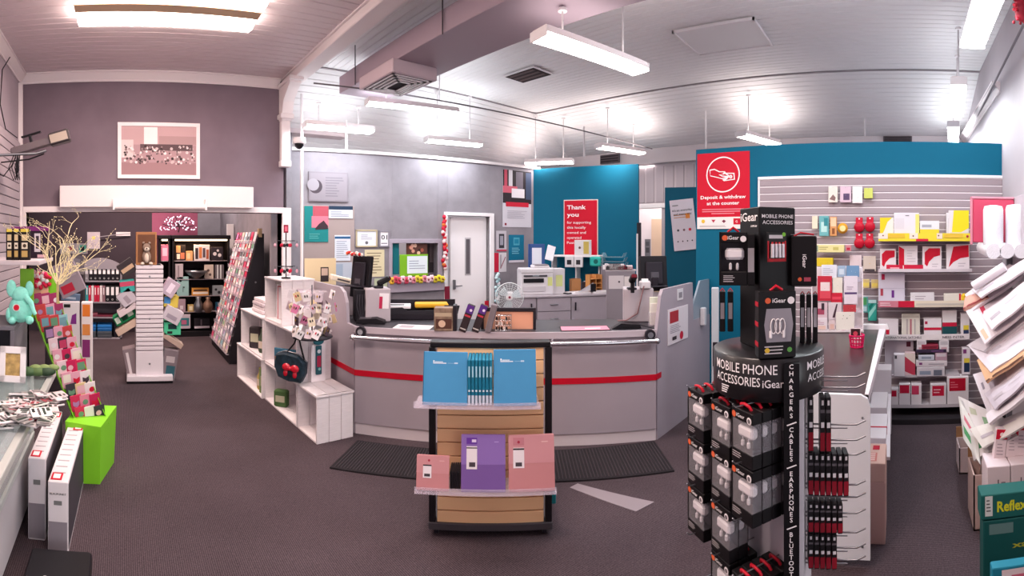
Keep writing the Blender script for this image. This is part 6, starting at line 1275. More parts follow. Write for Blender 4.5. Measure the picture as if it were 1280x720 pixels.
# slim packs and empty hooks on the right face
def zcol(y): return H+(YH-y)*1.383/F
hz = [zcol(y) for y in (478, 492, 540, 560, 579, 618, 634, 655, 680, 700, 716)]
for z, zy in zip(hz, range(11)):
    for s in (.05,):
        a = B_+t2*s; L = .175; m_ = MB()
        m_.tube([(a.x, a.y, z), (a.x+n2.x*L*.85, a.y+n2.y*L*.85, z), (a.x+n2.x*L, a.y+n2.y*L, z+.012)], .0026, STEEL, 6); m_.tube([(a.x, a.y, z-.012), (a.x+n2.x*L*.7, a.y+n2.y*L*.7, z-.010)], .002, STEEL, 5); m_.build('hook', t)
tops = [(500, 572, [0, 2, 3.2], 4), (572, 628, [0], 7), (636, 676, [0], 6), (676, 722, [0], 5)]
for r_, (ya, yb, _, n) in enumerate(tops):
    for k in range(n):
        if r_ == 0 and k == 1: continue
        z1, z0 = zcol(ya), zcol(yb); a = B_+n2*(.014+k*.0168)+t2*.05; hgt = z1-z0-.004; p = wpos(a, z0)
        m = MB(); m.bbox(-.007, .007, -.025, .025, 0, hgt, mat('#1c191d', .45), .0015); m.face(-.0066, .0066, .004, hgt*.36, -.0255, paper('#8c1628')); m.face(-.0045, .0045, hgt*.45, hgt*.55, -.026, paper('#d8d2d6')); m.face(-.0066, .0066, hgt*.72, hgt*.78, -.0258, paper('#5c565c')); m.face(-.003, .003, hgt*.86, hgt*.95, -.026, paper('#c8c2c6'))
        m.box(.0071, .0075, -.024, .024, hgt*.1, hgt*.45, paper('#8c1628')); m.box(.0071, .0076, -.02, .02, hgt*.6, hgt*.9, paper('#6d666c'))
        single('cable_pack', 'slim black and red cable pack on the %s row of hooks on the spinner side' % rown[r_], 'cable pack', m, tuple(p), SRZ+math.radians(0), 'cable packs on the %s row of the spinner side' % rown[r_])
        if r_ == 0:
            m = MB(); m.tube([(-.0, -.012, 0), (0, -.008, .014), (0, .008, .014), (0, .012, 0)], .003, mat('#b3182c', .4), 5); 
# packs around the upper tower
def bigpack(px0, px1, y0, y1, r, d_, ang, lab, kind, z0=None):
    p = Plane(*pol((px0+px1)/2, r), math.degrees(rz_((px0+px1)/2))); w_ = (px1-px0)*r/F; z1 = zr(y0, r); z0 = zr(y1, r) if z0 is None else z0; h = z1-z0
    tt = thing('accessory_pack', lab, 'accessory pack', (*pol((px0+px1)/2, r), z0), rz_((px0+px1)/2)+ang); return tt, w_, h
bk = mat('#121013', .45)
tt, w_, h = bigpack(899, 934, 290, 357, 1.42, .05, 0, 'black boxed travel adaptor hanging on the left of the tower', 0)
m = MB(); m.bbox(-w_/2, w_/2, 0, .033, h*.8, h, bk, .002); m.bbox(-w_/2, w_/2, 0, .033, 0, h*.26, bk, .002); m.bbox(w_/2-.003, w_/2, 0, .033, 0, h, bk); m.box(-w_/2, w_/2, .03, .033, 0, h, mat('#3a363c', .5)); m.box(-w_/2, -w_/2+.005, 0, .033, 0, h, bk)
m.disc(-w_*.3, h*.89, .008, -.001, paper('#d9623c'), 12); m.text('iGear', 0, h*.86, .011, -.0015, txw, w=w_*.4, bold=.01); m.disc(w_*.36, h*.87, .009, -.001, paper('#ece6e8'), 12); m.lines(-w_*.35, w_*.2, h*.06, h*.2, 4, -.001, paper('#c8c2c6'), seed=4); m.build('carton', tt)
m = MB(); wp = mat('#ebe5e8', .35); m.bbox(-.024, .032, .006, .028, h*.48, h*.70, wp, .008); m.bbox(-.012, -.004, .01, .02, h*.28, h*.42, wp); m.bbox(.008, .016, .01, .02, h*.28, h*.42, wp); m.build('adaptor', tt)
m = MB(); m.tube([(-.016, .016, h), (0, .016, h+.013), (.016, .016, h)], .004, mat('#b3182c', .4), 6); m.build('hanger_tab', tt)
m = MB(); m.bbox(w_/2, w_/2+.022, .0, .07, .0, h*.96, bk, .002); m.face(w_/2+.002, w_/2+.02, h*.25, h*.7, -.001, mat('#9a949a', .3)); m.build('side_carton', tt)
tt, w_, h = bigpack(948, 996, 364, 431, 1.335, .06, 0, 'black boxed earphones standing on the drum against the tower', 0, z0=DZ1+.002)
ang = .25; tt.rotation_euler.z += ang
m = MB(); m.bbox(-w_/2, w_/2, 0, .05, 0, h, bk, .002); m.disc(-w_*.26, h*.86, .008, -.001, paper('#d9623c'), 12); m.text('iGear', .004, h*.83, .012, -.0015, txw, w=w_*.36, bold=.01); m.disc(w_*.36, h*.86, .010, -.001, paper('#ece6e8'), 12)
m.poly([(-w_*.3, h*.24), (w_*.36, h*.24), (w_*.42, h*.5), (w_*.36, h*.74), (-w_*.3, h*.74), (-w_*.36, h*.5)], -.001, mat('#8f8a92', .3)); m.lines(-w_*.35, w_*.2, h*.05, h*.2, 3, -.001, paper('#c8c2c6'), seed=5); m.disc(-w_*.28, h*.12, .007, -.002, paper('#d8b43c'), 10); m.disc(w_*.32, h*.12, .007, -.002, paper('#5a9c4c'), 10)
for zz in (.2, .5, .8): m.box(-w_/2-.001, -w_/2, .005, .045, h*zz-.006, h*zz+.006, paper('#a8182e'))
m.build('carton', tt)
m = MB(); cab_ = mat('#eee8ea', .35)
for a in range(3): m.tube([((-.012+.012*a)+.008*math.cos(q), -.004, h*.48+.02*math.sin(q)) for q in [2*PI*i/14 for i in range(15)]], .0016, cab_, 5)
m.bbox(-.024, -.016, -.006, -.001, h*.30, h*.42, cab_); m.bbox(.012, .02, -.006, -.001, h*.30, h*.42, cab_); m.build('earphone_lead', tt)
m = MB(); m.tube([(-.016, .02, h), (0, .02, h+.012), (.018, .02, h)], .004, mat('#b3182c', .4), 6); m.tube([(-.01, .035, h), (.004, .035, h+.012), (.022, .035, h)], .004, mat('#b3182c', .4), 6); m.build('hanger_tab', tt)
tt, w_, h = bigpack(957, 985, 290, 327, 1.395, .02, 0, 'battery blister pack with four cells on the front of the tower', 0)
tt.rotation_euler.z += .52
m = MB(); m.bbox(-w_/2, w_/2, 0, .004, 0, h, bk, .002); m.face(-w_*.4, w_*.3, h*.78, h*.9, -.001, paper('#c9c4c8')); m.disc(w_*.36, h*.92, .006, -.001, paper('#7ac03c'), 10); m.face(-w_*.46, w_*.46, 0, h*.1, -.001, paper('#b3202c')); m.face(-w_*.48, -w_*.40, 0, h*.7, -.001, paper('#b3202c')); m.face(w_*.40, w_*.48, 0, h*.7, -.001, paper('#b3202c')); m.build('card', tt)
for k in range(4): m = MB(); x = -w_*.27+k*w_*.18; m.tube([(x, -.006, h*.14), (x, -.006, h*.60)], .005, mat('#d0cbd0', .3, .4), 10); m.tube([(x, -.006, h*.60), (x, -.006, h*.66)], .003, mat('#c03038', .4), 8); m.build('battery', tt)
tt, w_, h = bigpack(989, 1021, 295, 358, 1.47, .05, 0, 'black box with sideways white lettering hanging on the right of the tower', 0)
m = MB(); m.bbox(-w_/2, w_/2, 0, .05, 0, h, bk, .003); m.M = Matrix.Translation((.0, 0, h*.5)) @ Matrix.Rotation(PI/2, 4, 'Y'); m.text('iGear', 0, -.004, .012, -.001, txw, w=.04, bold=.01); m.M = Matrix(); m.disc(-.012, h*.14, .006, -.001, paper('#d9623c'), 10); m.face(0, .02, h*.10, h*.18, -.001, paper('#a8485c')); m.build('carton', tt)
m = MB(); m.tube([(-.03, .02, h), (-.01, .02, h+.010), (.03, .02, h+.004)], .003, mat('#b3182c', .4), 6); m.tube([(-.04, .02, h+.004), (.04, .02, h+.006)], .002, STEEL, 5); m.build('hanger_tab', tt)
for k in range(2):
    x = (903, 913)[k]; q = pol(x, 1.55); m = MB(); m.bbox(-.009, .009, -.01, .03, 0, .125, bk, .002); m.face(-.006, .006, .04, .09, -.011, mat('#8f8a92', .3)); m.tube([(-.006, .01, .125), (0, .01, .133), (.006, .01, .125)], .002, mat('#b3182c', .4), 5)
    single('slim_accessory', ('left', 'right')[k]+' of two slim black packs on the left hooks just above the drum', 'accessory pack', m, (q[0], q[1], zr(414, 1.55)), rz_(x))
for k in range(3):
    x = (1003, 1011, 1019)[k]; q = pol(x, 1.55); m = MB(); m.bbox(-.008, .008, -.01, .03, 0, .15, bk, .002); m.face(-.005, .005, .05, .11, -.011, mat('#b8b2b8', .3)); m.tube([(-.006, .01, .15), (0, .01, .158), (.006, .01, .15)], .002, mat('#b3182c', .4), 5)
    single('slim_accessory', 'slim black pack in the trio right of the tower, '+('leftmost', 'middle', 'rightmost')[k], 'accessory pack', m, (q[0], q[1], zr(428, 1.55)), rz_(x))
m = MB(); m.bbox(-.03, .03, 0, .25, 0, 0.9, mat('#d9d5da', .4), .01)
# grey clear box on the floor line left of the spinner, in front of the blue partition
q = pol(894, 4.1); single('poster_sleeve', 'pale edge-on display frame leaning at the foot of the red deposit sign', 'frame', MB().bbox(-.03, .03, 0, .04, 0, .95, mat('#b9c0c8', .3), .006).bbox(-.02, .02, -.01, 0, .3, .5, DARKM), (q[0], q[1], zr(420, 4.1)-.55), rz_(894))

# ================================================================ gondola behind the spinner
lamt = mat('#30262a', .3, noise=.05, scale=4, coat=.12)
t = thing('gondola_unit', 'white shelf unit with a glossy dark top and rounded white end panel', 'shelf unit', (0, 0, 0))
gx0, gx1, gy0, gy1, gz = 2.56, 4.45, .17, .72, .89
m = MB(); m.prism([(gx0, gy0), (gx1, gy0-.02), (gx1, gy1), (gx0, gy1)], gz-.02, gz, lamt); m.build('top', t)
m = MB()
pl_ = [(gy0-.01, .05), (gy0-.01, gz-.05), (gy0+.005, gz-.012), (gy0+.04, gz+.006), (gy1-.04, gz+.006), (gy1, gz-.03), (gy1, .05)]
m.prism(pl_, gx0-.025, gx0, mat('#dfe2e8', .3), 'x')
for z in (.12, .78): m.tube([(gx0-.03, gy0+.03, z), (gx0-.024, gy0+.03, z)], .006, STEEL, 8)
m.build('end_panel', t)
m = MB(); m.box(gx0, gx1, gy0+.10, gy0+.12, .08, gz-.02, mat('#cfc6cb', .5))
for k in range(5): m.box(gx0+.15+k*.3, gx0+.16+k*.3, gy0+.097, gy0+.10, .1, gz-.04, mat('#8e868c', .5))
m.build('side_panel', t)
m = MB(); m.box(gx0, gx1, gy0+.12, gy1, .0, .08, mat('#6d666c', .5)); m.build('plinth', t)
m = MB(); m.prism([(gx0, gy0-.0), (gx1+.02, gy0-.03), (gx1+.02, gy0+.03), (gx0, gy0+.02)], gz-.05, gz+.006, mat('#d8d0d6', .4)); m.build('edge_rail', t)
m = MB(); m.tube([(gx1, gy0+.02, gz), (gx1, gy0+.02, gz+.0)], .01, WHT, 6)
m.prism([(gy0+.25, gz), (gy0-.06, gz), (gy0-.06, gz+.01), (gy0-.045, gz+.04), (gy0+.25, gz+.04)], gx1-.05, gx1+.02, WHT, 'x'); m.build('end_guard', t)
m = MB(); m.bbox(4.30, 4.50, .09, gy0+.085, .0, .56, mat('#e2d8dc', .5), .004)
single('white_box_unit', 'white square cabinet at the far right end of the gondola', 'cabinet', m)
m = MB(); m.prism([(3.04, .07), (4.28, .09), (4.28, gy0+.085), (3.04, gy0+.085)], .34, .36, mat('#d9d0d5', .4)); m.box(3.04, 4.28, gy0+.065, gy0+.085, .0, .34, mat('#b8b0b5', .5)); single('low_shelf', 'white low shelf board along the aisle side of the gondola', 'shelf', m)
single('flat_mailer_pack', 'white flat mailer packs with a red line on the low aisle shelf', 'mailers', MB().bbox(3.2, 3.65, .1, .24, .361, .41, paper('#e3dade'), .004).box(3.38, 3.40, .098, .242, .3615, .4115, paper('#b8203a')).bbox(3.72, 4.1, .11, .24, .361, .43, paper('#d8cfd3'), .004))
for k, (z0, z1, cc, lab) in enumerate(((0, .345, '#c9a49c', 'lower pink carton with a red label beside the gondola'), (.346, .45, '#d3aea2', 'upper pink carton with a red printed panel stacked beside the gondola'))):
    m = MB(); m.bbox(-.08, .08, 0, .27, 0, z1-z0, mat(cc, .6), .004)
    if k:
        m.box(-.065, .03, .03, .14, .104, .1046, paper('#c97a74')); m.box(-.0, .04, .18, .24, .104, .1047, paper('#b8203a'))
        for j in range(6): m.box(-.055, .02, .04+.017*j, .048+.017*j, .1046, .105, paper('#e8d0c8'))
    else: m.face(-.08, -.03, .16, .26, -.001, paper('#a81c34'))
    single('stock_carton', lab, 'carton', m, (2.75, .17, z0), -PI/2+.0)
# pink basket on the top
bq = ath(1071, 434, gz); t = thing('pink_basket', 'small hot pink plastic basket on the glossy dark gondola top', 'basket', (bq[0], bq[1], gz+.001))
pk2 = mat('#d3185a', .4); m = MB(); n = 14
for z, r_ in ((0, .045), (.03, .048), (.06, .051), (.085, .055)): m.tube([(r_*math.cos(a), r_*math.sin(a), z+.004) for a in [2*PI*i/16 for i in range(17)]], .006, pk2, 5)
for k in range(n): a = 2*PI*k/n; m.tube([(.045*math.cos(a), .045*math.sin(a), 0), (.056*math.cos(a), .056*math.sin(a), .088)], .0045, pk2, 5)
m.lathe([(.046, 0), (.046, .005)], pk2, 14); m.build('basket_body', t)
single('basket_card', 'dark picture card standing in the pink basket', 'card', MB().bbox(-.04, .04, 0, .003, 0, .13, paper('#efe2e4')).face(-.035, .035, .06, .125, -.001, paper('#3c2026')).disc(0, .09, .018, -.002, paper('#c0485c'), 8), (bq[0], bq[1]+.01, gz+.012), rz_(1071))

# ================================================================ slat wall
t = thing('slat_wall', 'wide mauve grey slat wall panel on the blue partition', 'slat wall', (4.868, 0, 0), -PI/2)
u0 = SW.sh(.02).hit(950)[0]; u1 = 1.0
m = MB(); sg = mat('#a3949a', .45); ins = mat('#f0e6ea', .4); z1 = zr(222, SW.sh(.02).hit(1100)[1]); z0 = .05; n = 31; dz = (z1-z0)/n
m.box(u0, u1, -.004, 0, z0, z1, mat('#8a7c82', .6))
for k in range(n): m.bbox(u0, u1, -.02, -.004, z0+dz*k+.006, z0+dz*(k+1)-.006, sg, .003); m.box(u0, u1, -.0195, -.004, z0+dz*(k+1)-.006, z0+dz*(k+1)+.003, ins)
m.build('slat_panel', t)
m = MB(); m.bbox(u0-.02, u1, -.03, 0, z1, z1+.03, WHT, .004); m.bbox(u0-.02, u0, -.03, 0, z0, z1, WHT, .004); m.build('trim', t)
m = MB(); m.bbox(u0, u1, -.35, -.02, 0, .05, mat('#2a2529', .7)); m.build('plinth', t)
SF = SW.sh(.022)
def zsw(y, x=1127, off=.022): return zr(y, SW.sh(off).hit(x)[1])
def wshelf(x0, x1, y, d_, lab, strip=None, dec=(), txt=(), hh=9):
    """shelf whose front lip's top edge is at row y"""
    pl = SW.sh(.022+d_); c, w_, z0, z1 = pl.box(x0, y, x1, y+hh)
    t = thing('wall_shelf', lab, 'shelf', (c[0], c[1], z0), SW.rz)
    m = MB(); m.bbox(-w_/2, w_/2, 0, d_, 0, .012, mat('#cfc4ca', .4), .002); m.build('board', t)
    h = z1-z0; m = MB(); m.box(-w_/2, w_/2, -.004, .0, -.0, h, strip if strip else ACRYL); deco(m, w_, h, -.005, dec, txt); m.build('price_strip', t)
    return t, z0+.0125, pl
YEL = '#e9c72c'
_, zA_, plA = wshelf(1098, 1215, 291.5, .20, 'top wall shelf with a yellow price strip', paper('#e8d23c'), [(.0, .3, .1, 1, '#e9d9cc'), ('o', .05, .7, .008, '#6a2a30'), (.1, .4, .28, .9, '#e0b83c'), (.33, .3, .42, 1, '#e8dccc'), ('o', .37, .65, .008, '#6a2a30'), (.4, .0, .53, .3, '#c4203c'), (.62, .3, .68, 1, '#ead8c8'), ('o', .64, .7, .008, '#6a2a30'), ('o', .95, .6, .014, '#b03040'), (.7, .45, .9, .9, '#e3bc44')], hh=10)
def sp(x0, x1, yt, z, lab, col, dec=(), txt=(), name='mailer_pack', cat='mailer', d=.05, pl=None, **k):
    return pack(name, lab, cat, pl or SW.sh(.09), x0, yt, x1, 400, d, col, dec, txt, z=z+.001, **k)
sp(1100, 1117, 272, zA_, 'yellow and white curved-print padded bag at the left of the top wall shelf', '#e6dfd6', [('p', [(0, .1), (0, 1), (.9, 1), (.55, .8), (.3, .4)], '#ecc928'), ('o', .5, .12, .006, '#5a2028')])
sp(1117.5, 1149, 266, zA_, 'large white mailer with a yellow right edge on the top wall shelf', '#ded8e0', [(.85, .05, 1, .95, '#e8dc7c'), (.45, .88, .6, .91, '#6d6870'), (.05, .4, .4, .8, '#d6cfd8')])
sp(1150, 1174, 276, zA_, 'white and yellow postcard pack in the middle of the top wall shelf', '#e6cf3a', [(0, .55, 1, 1, '#dfe0e6'), (.1, .65, .6, .8, '#a8a8b4'), ('o', .15, .5, .007, '#6a2a30')])
sp(1183, 1190, 266, zA_, 'slim white mailer behind the large yellow mailer', '#dcd8de', [(.3, .1, .6, .8, '#c8c4cc')], pl=SW.sh(.07))
sp(1186, 1211, 263, zA_, 'large bright yellow mailer at the right of the top wall shelf', '#e0d9dd', [('p', [(.15, .25), (.25, 1), (1, 1), (1, .4), (.6, .25)], '#ecd728'), (.05, .05, .95, .25, '#cfcad2')])
_, zB_, plB = wshelf(1098, 1215, 336, .20, 'second wall shelf holding red and white padded bags', mat('#cfc4ca', .4), hh=4)
rdz = '#c0142e'
def redbag(x0, x1, yt, lab, left=True, pl=None, big=False):
    sp(x0, x1, yt, zB_, lab, '#dcd3d6', [('p', [(.12, .25), (.12, .75), (.35, .92), (.92, .92), (.92, .62), (.6, .55), (.35, .35), (.25, .15)] if not big else [(.1, .1), (.3, .9), (.95, .96), (.97, .5), (.6, .45), (.3, .3)], rdz), ('l', .5, .1, .9, .3, 2, '#b8b0b6'), ('o', .5, .08, .006, '#5a2028')], pl=pl)
redbag(1100, 1120, 311, 'red and white curved-print bag at the left of the second wall shelf')
sp(1123, 1147, 307, zB_, 'white bag with a red flash down its left side on the second wall shelf', '#ded6d9', [('p', [(.02, .2), (.02, .98), (.3, .85), (.3, .15)], rdz), ('l', .45, .3, .9, .85, 5, '#c4bcc2')])
redbag(1153, 1177, 308, 'red and white curved-print bag in the middle of the second wall shelf')
redbag(1183, 1212, 305, 'largest red and white bag at the right of the second wall shelf', big=True)
pack('shelf_talker', 'red price strip card slotted below the left red bags', 'strip', SW.sh(.215), 1108, 331, 1154, 339, .004, '#c8203f', [(.1, .4, .35, .6, '#f0a8b4'), (.45, .1, .47, .9, '#f0e0e0')], off=.0)
_, zC_, plC = wshelf(1098, 1210, 376, .20, 'third wall shelf with a pink and cream price strip', paper('#ddd0bc'), [(.0, 0, .22, 1, '#c87888'), (.22, 0, .40, 1, '#c01838'), (.42, .3, .98, .6, '#c9bfb4'), ('l', .02, .2, .2, .8, 2, '#efd8dc')], hh=8)
sp(1098, 1131, 341, zC_, 'large pale lilac document wallet at the left of the third wall shelf', '#cfc8d6', [(.12, .78, .24, .96, '#a81c44'), (.08, .28, .18, .5, '#a83c4c'), (.5, .22, .6, .45, '#6c2c84'), (.0, .5, 1, .52, '#bdb6c6')], name='document_wallet', cat='wallet')
sp(1138, 1168, 366, zC_, 'low white printed carton on the third wall shelf', '#d8d2d6', [('o', .1, .3, .008, '#4a464c'), ('o', .1, .7, .008, '#4a464c'), ('l', .2, .2, .8, .8, 3, '#a49ca2'), ('o', .9, .5, .008, '#6a666c')], name='small_carton', cat='carton')
sp(1180, 1204, 367, zC_, 'low white carton with a red band on the third wall shelf', '#ddd6cc', [(.78, 0, .88, 1, '#c02038')], name='small_carton', cat='carton')
pack('yellow_roll', 'yellow label roll at the right end of the third wall shelf', 'roll', SW.sh(.12), 1202, 367, 1210, 376, .06, '#e0b82c', z=zC_+.001, r=.02)
_, zD_, plD = wshelf(1098, 1212, 418, .20, 'fourth wall shelf with a white strip of dark lettering', paper('#dfd6d8'), txt=[('INTERNATIONAL SATCHELS', .27, .3, .4, '#4a4248', .40), ('NESS INTER', .82, .3, .4, '#4a4248', .24)], hh=7)
for (x0, x1, yt, cc, dec, lab) in (
    (1098, 1123, 399, '#e0d6da', [(.05, .12, .55, .5, '#c0183a')], 'white carton with a red label at the left of the fourth wall shelf'),
    (1127, 1150, 393, '#d6cfc4', [(.05, .85, .95, .98, '#b0a89c'), (.25, .1, .35, .8, '#b3a7a4'), (.45, .1, .55, .8, '#b06a74'), (.7, .1, .75, .8, '#a69ca0')], 'cream bundle of envelopes on the fourth wall shelf'),
    (1155, 1177, 398, '#ded6da', [(0, .38, 1, .52, '#c0183a'), (.05, .7, .2, .85, '#b0284c'), (0, 0, 1, .1, '#2c2830')], 'white carton with a red band in the middle of the fourth wall shelf'),
    (1178, 1196, 388, '#ddd6d8', [(0, .4, 1, .55, '#b8183a'), (0, 0, 1, .4, '#1c4a50')], 'tall white, red and dark teal carton on the fourth wall shelf'),
    (1201, 1212, 392, '#dcd4d6', [(.3, .1, .9, .3, '#2c3a5c'), (.3, .3, .9, .5, '#d8c23c')], 'partly hidden white and yellow carton at the right of the fourth wall shelf')):
    sp(x0, x1, yt, zD_, lab, cc, dec, name='stationery_carton', cat='carton', d=.08)
_, zE_, plE = wshelf(1107, 1200, 468.5, .20, 'fifth wall shelf stacked with white flat cartons', mat('#b8aeb4', .4), hh=3)
for (x0, x1, yt, cc, dec, lab, off_) in (
    (1106, 1142, 425, '#c6bcc4', [(.75, .8, .9, .95, '#5c2434')], 'large pale lilac folder standing on the fifth wall shelf', .06),
    (1117, 1131, 443, '#d8d0d6', [(.1, .8, .3, .95, '#4a464c'), (0, 0, .05, 1, '#b0a8ae')], 'white square carton with a dark corner mark on the fifth wall shelf', .16),
    (1131, 1144, 441, '#d9bcc0', [('p', [(0, .2), (1, 0), (1, .5), (0, .85)], '#b83a50'), ('p', [(0, .85), (1, .5), (1, .95), (0, 1)], '#e0d0c8')], 'white and red wedge printed carton on the fifth wall shelf', .14),
    (1146, 1181, 459, '#cfc6cc', [(.1, .2, .5, .6, '#8c94a8'), (.6, .1, .9, .7, '#6a6c7c')], 'flat striped carton at the bottom of the fifth shelf pile', .17),
    (1203, 1213, 435, '#d6ccd4', [(.2, .1, .9, .45, '#22304c'), (.2, .45, .9, .62, '#d8c040'), (.1, .8, .5, .95, '#7c3c74')], 'tall carton with yellow and navy bands at the right, beside the parcel rack', .14)):
    sp(x0, x1, yt, zE_, lab, cc, dec, name='stationery_carton', cat='carton', d=.08, pl=SW.sh(off_))
zz = zE_ + (zr(459, 4.7)-zE_)+.004
for (x0, x1, y0, y1, cc, dec, lab) in ((1145, 1184, 451, 458, '#d8cdd2', [(.1, .3, .2, .7, '#7a3c74'), (.4, .3, .9, .5, '#a8a0a8')], 'pale flat carton second from the bottom of the fifth shelf pile'), (1148, 1168, 444, 450.5, '#c3c6d2', [(.2, .3, .8, .7, '#8c94a4')], 'bluish flat carton in the middle of the fifth shelf pile'), (1169, 1184, 441, 450.5, '#b08f9c', [(.1, .5, .9, .9, '#c8bcc4')], 'mauve flat carton in the middle of the fifth shelf pile'), (1145, 1183, 437, 441, '#3a2c44', [(.5, .2, .9, .8, '#5c3c64')], 'dark purple flat carton near the top of the fifth shelf pile'), (1152, 1173, 431, 436.5, '#8c2c40', [(.1, .3, .9, .6, '#6a1c2c')], 'dark red flat carton on top of the fifth shelf pile')):
    pack('flat_carton', lab, 'carton', SW.sh(.14), x0, y0, x1, y1, .1, cc, dec, off=0)
for k, x in enumerate((1146, 1174)): pack('shelf_tag', ('left', 'right')[k]+' pale hanging price tag below the fourth wall shelf', 'tag', SW.sh(.225), x, 425, x+12, 440, .002, '#d8d0d4', [(.1, .6, .9, .9, '#b8b0b6'), (.2, .2, .8, .4, '#c49ca4')], off=0)
_, zF_, plF = wshelf(1107, 1213, 505.5, .24, 'bottom wall shelf holding white cartons with red labels', mat('#b8aeb4', .4), hh=4)
for (x0, x1, yt, dec, lab) in (
    (1111, 1123, 486, [(.05, .55, .8, .9, '#b8183a'), ('o', .5, .12, .008, '#3a363c')], 'smallest white carton with a red label, at the left of the bottom wall shelf'),
    (1124, 1138, 480, [(.05, .58, .9, .95, '#b8183a'), ('o', .6, .10, .008, '#3a363c')], 'second white carton with a red label from the left on the bottom wall shelf'),
    (1139, 1152, 480, [(.05, .52, .75, .92, '#c03a5c'), ('o', .3, .08, .006, '#3a363c')], 'white carton with a pink red label, third from the left on the bottom wall shelf'),
    (1163, 1183, 480, [(.12, .45, .85, .92, '#c0183a'), ('l', .2, .55, .75, .8, 2, '#e8b8c0'), ('o', .8, .12, .008, '#3a363c')], 'wide white carton with a red label right of the gap on the bottom wall shelf'),
    (1184, 1211, 471, [(.1, .5, .85, .95, '#b0102c'), ('l', .15, .6, .5, .85, 3, '#d86a7c')], 'largest white carton with a dark red label at the right of the bottom wall shelf')):
    sp(x0, x1, yt, zF_, lab, '#ddd4d8', dec, name='post_box_carton', cat='carton', d=.1, pl=SW.sh(.15))
# hook items on the slat wall
def hk(x0, y0, x1, y1, lab, col, dec=(), name='hanging_pack', cat='packet', **k): return pack(name, lab, cat, SW.sh(.05), x0, y0, x1, y1, .012, col, dec, hang=True, **k)
hk(1035.5, 233, 1047, 253, 'leftmost pale tag-shaped pack in the top hanging row', '#e8dcd2', [('o', .5, .88, .006, '#5a4a48'), ('o', .55, .35, .028, '#b88a7c'), ('p', [(.1, .2), (.5, .5), (.8, .3), (.7, .1)], '#8a6a68')], name='gift_tag', cat='tag')
hk(1050, 233, 1064, 253, 'second lilac tag-shaped pack in the top hanging row', '#d8bccb', [('o', .5, .9, .006, '#2a2428'), (.3, .15, .85, .55, '#5c4868'), ('o', .5, .45, .022, '#8a94b0')], name='gift_tag', cat='tag')
hk(1065.5, 233, 1078, 254, 'third white tag-shaped pack in the top hanging row', '#eee4e4', [('o', .5, .9, .006, '#2a2428'), ('o', .55, .35, .026, '#c08a88'), ('o', .5, .3, .016, '#5a4448')], name='gift_tag', cat='tag')
hk(1080, 235, 1091, 248, 'small yellow green tag at the right of the top hanging row', '#c9cf6a', [('o', .4, .7, .016, '#e8dc8c'), ('o', .7, .5, .016, '#4a8a9c'), ('o', .4, .2, .014, '#2a8a94')], name='gift_tag', cat='tag')
hk(1015, 270, 1022, 286, 'slim cream beaded pack at the left of the second hanging row', '#e6dcc4', [('o', .5, .8, .008, '#6a5a50'), ('o', .5, .5, .008, '#8a8a50'), ('o', .5, .2, .008, '#6a5a50')])
hk(1024, 270, 1036, 295, 'blue green pack in the second hanging row', '#6fb0b4', [(.2, .2, .8, .7, '#b8dcd8'), (.5, .5, .9, .9, '#3c8c94'), ('o', .5, .4, .014, '#d8b08c')])
hk(1037.5, 271, 1046, 295, 'orange and brown pack in the second hanging row', '#d89a64', [(.1, .5, .9, .95, '#e8c8a4'), (.3, .1, .7, .4, '#8a5434')])
m = MB(); c, w_, z0, z1 = SW.sh(.06).box(1047, 279, 1060, 292); m.lathe([(.01, 0), (.048, .004), (.052, .012), (.01, .016)], paper('#dc9a2c'), 20); m.lathe([(.03, .0165), (.01, .0166)], paper('#eedc9c'), 14)
single('tape_roll', 'round orange tape roll hanging at the right of the second row', 'tape', m, (c[0], c[1], (z0+z1)/2), SW.rz, rx=PI/2)
# red round lids: 2 x 2
for k, (x, y) in enumerate(((1074, 282), (1087.5, 281.5), (1074, 302), (1087, 302))):
    pl = SW.sh(.05); tt_, r = pl.hit(x); p = pl.pt(tt_); t = thing('red_round_pack', ('top left', 'top right', 'bottom left', 'bottom right')[k]+' of the four red round hanging packs', 'packet', (p[0], p[1], zr(y+2, r)), SW.rz)
    m = MB(); m.M = Matrix.Rotation(PI/2, 4, 'X'); m.lathe([(.05, -.012), (.052, 0), (.045, .014), (.01, .016)], mat('#b8122c', .35), 22); m.build('disc', t)
    m = MB(); m.bbox(-.034, .034, .0, .006, .03, .095, paper('#c4203a'), .003); m.disc(0, .082, .008, -.001, paper('#efe0e2'), 8); m.build('header_card', t)
pack('long_card_box', 'long cream carton on the left part of the slat wall', 'carton', SW.sh(.08), 1021, 306, 1055, 315.5, .06, '#e3d99c', [('l', .08, .3, .5, .8, 2, '#a89c5c'), (.6, .3, .8, .7, '#c8bc6c'), (.0, .1, .05, .9, '#8a9c8a')], off=0)
pack('small_red_pack', 'tiny pink red packet right of the long cream carton', 'packet', SW.sh(.08), 1057, 306.5, 1064, 314, .04, '#c9868c', [(.2, .2, .8, .6, '#b8203c')], off=0)
pack('yellow_tool_pack', 'yellow carton with dark round marks below the long cream carton', 'carton', SW.sh(.08), 1021, 322.5, 1041, 333, .06, '#dcc02c', [('o', .7, .4, .016, '#2a2620'), ('o', .7, .4, .007, '#cfcac4'), ('o', .25, .4, .012, '#3a3428')], off=0)
hk(1062, 319, 1077, 335, 'clear pack of red hearts hanging right of the yellow carton', '#dcc9cc', [('o', .3, .5, .012, '#c02038'), ('o', .7, .6, .012, '#c02038'), ('o', .5, .2, .010, '#a81c30')])
hk(1079, 320, 1095, 339, 'square pack with a yellow oval label', '#cfc0b4', [('o', .5, .5, .030, '#dcc23c'), (.1, .0, .9, .14, '#4a4044')])
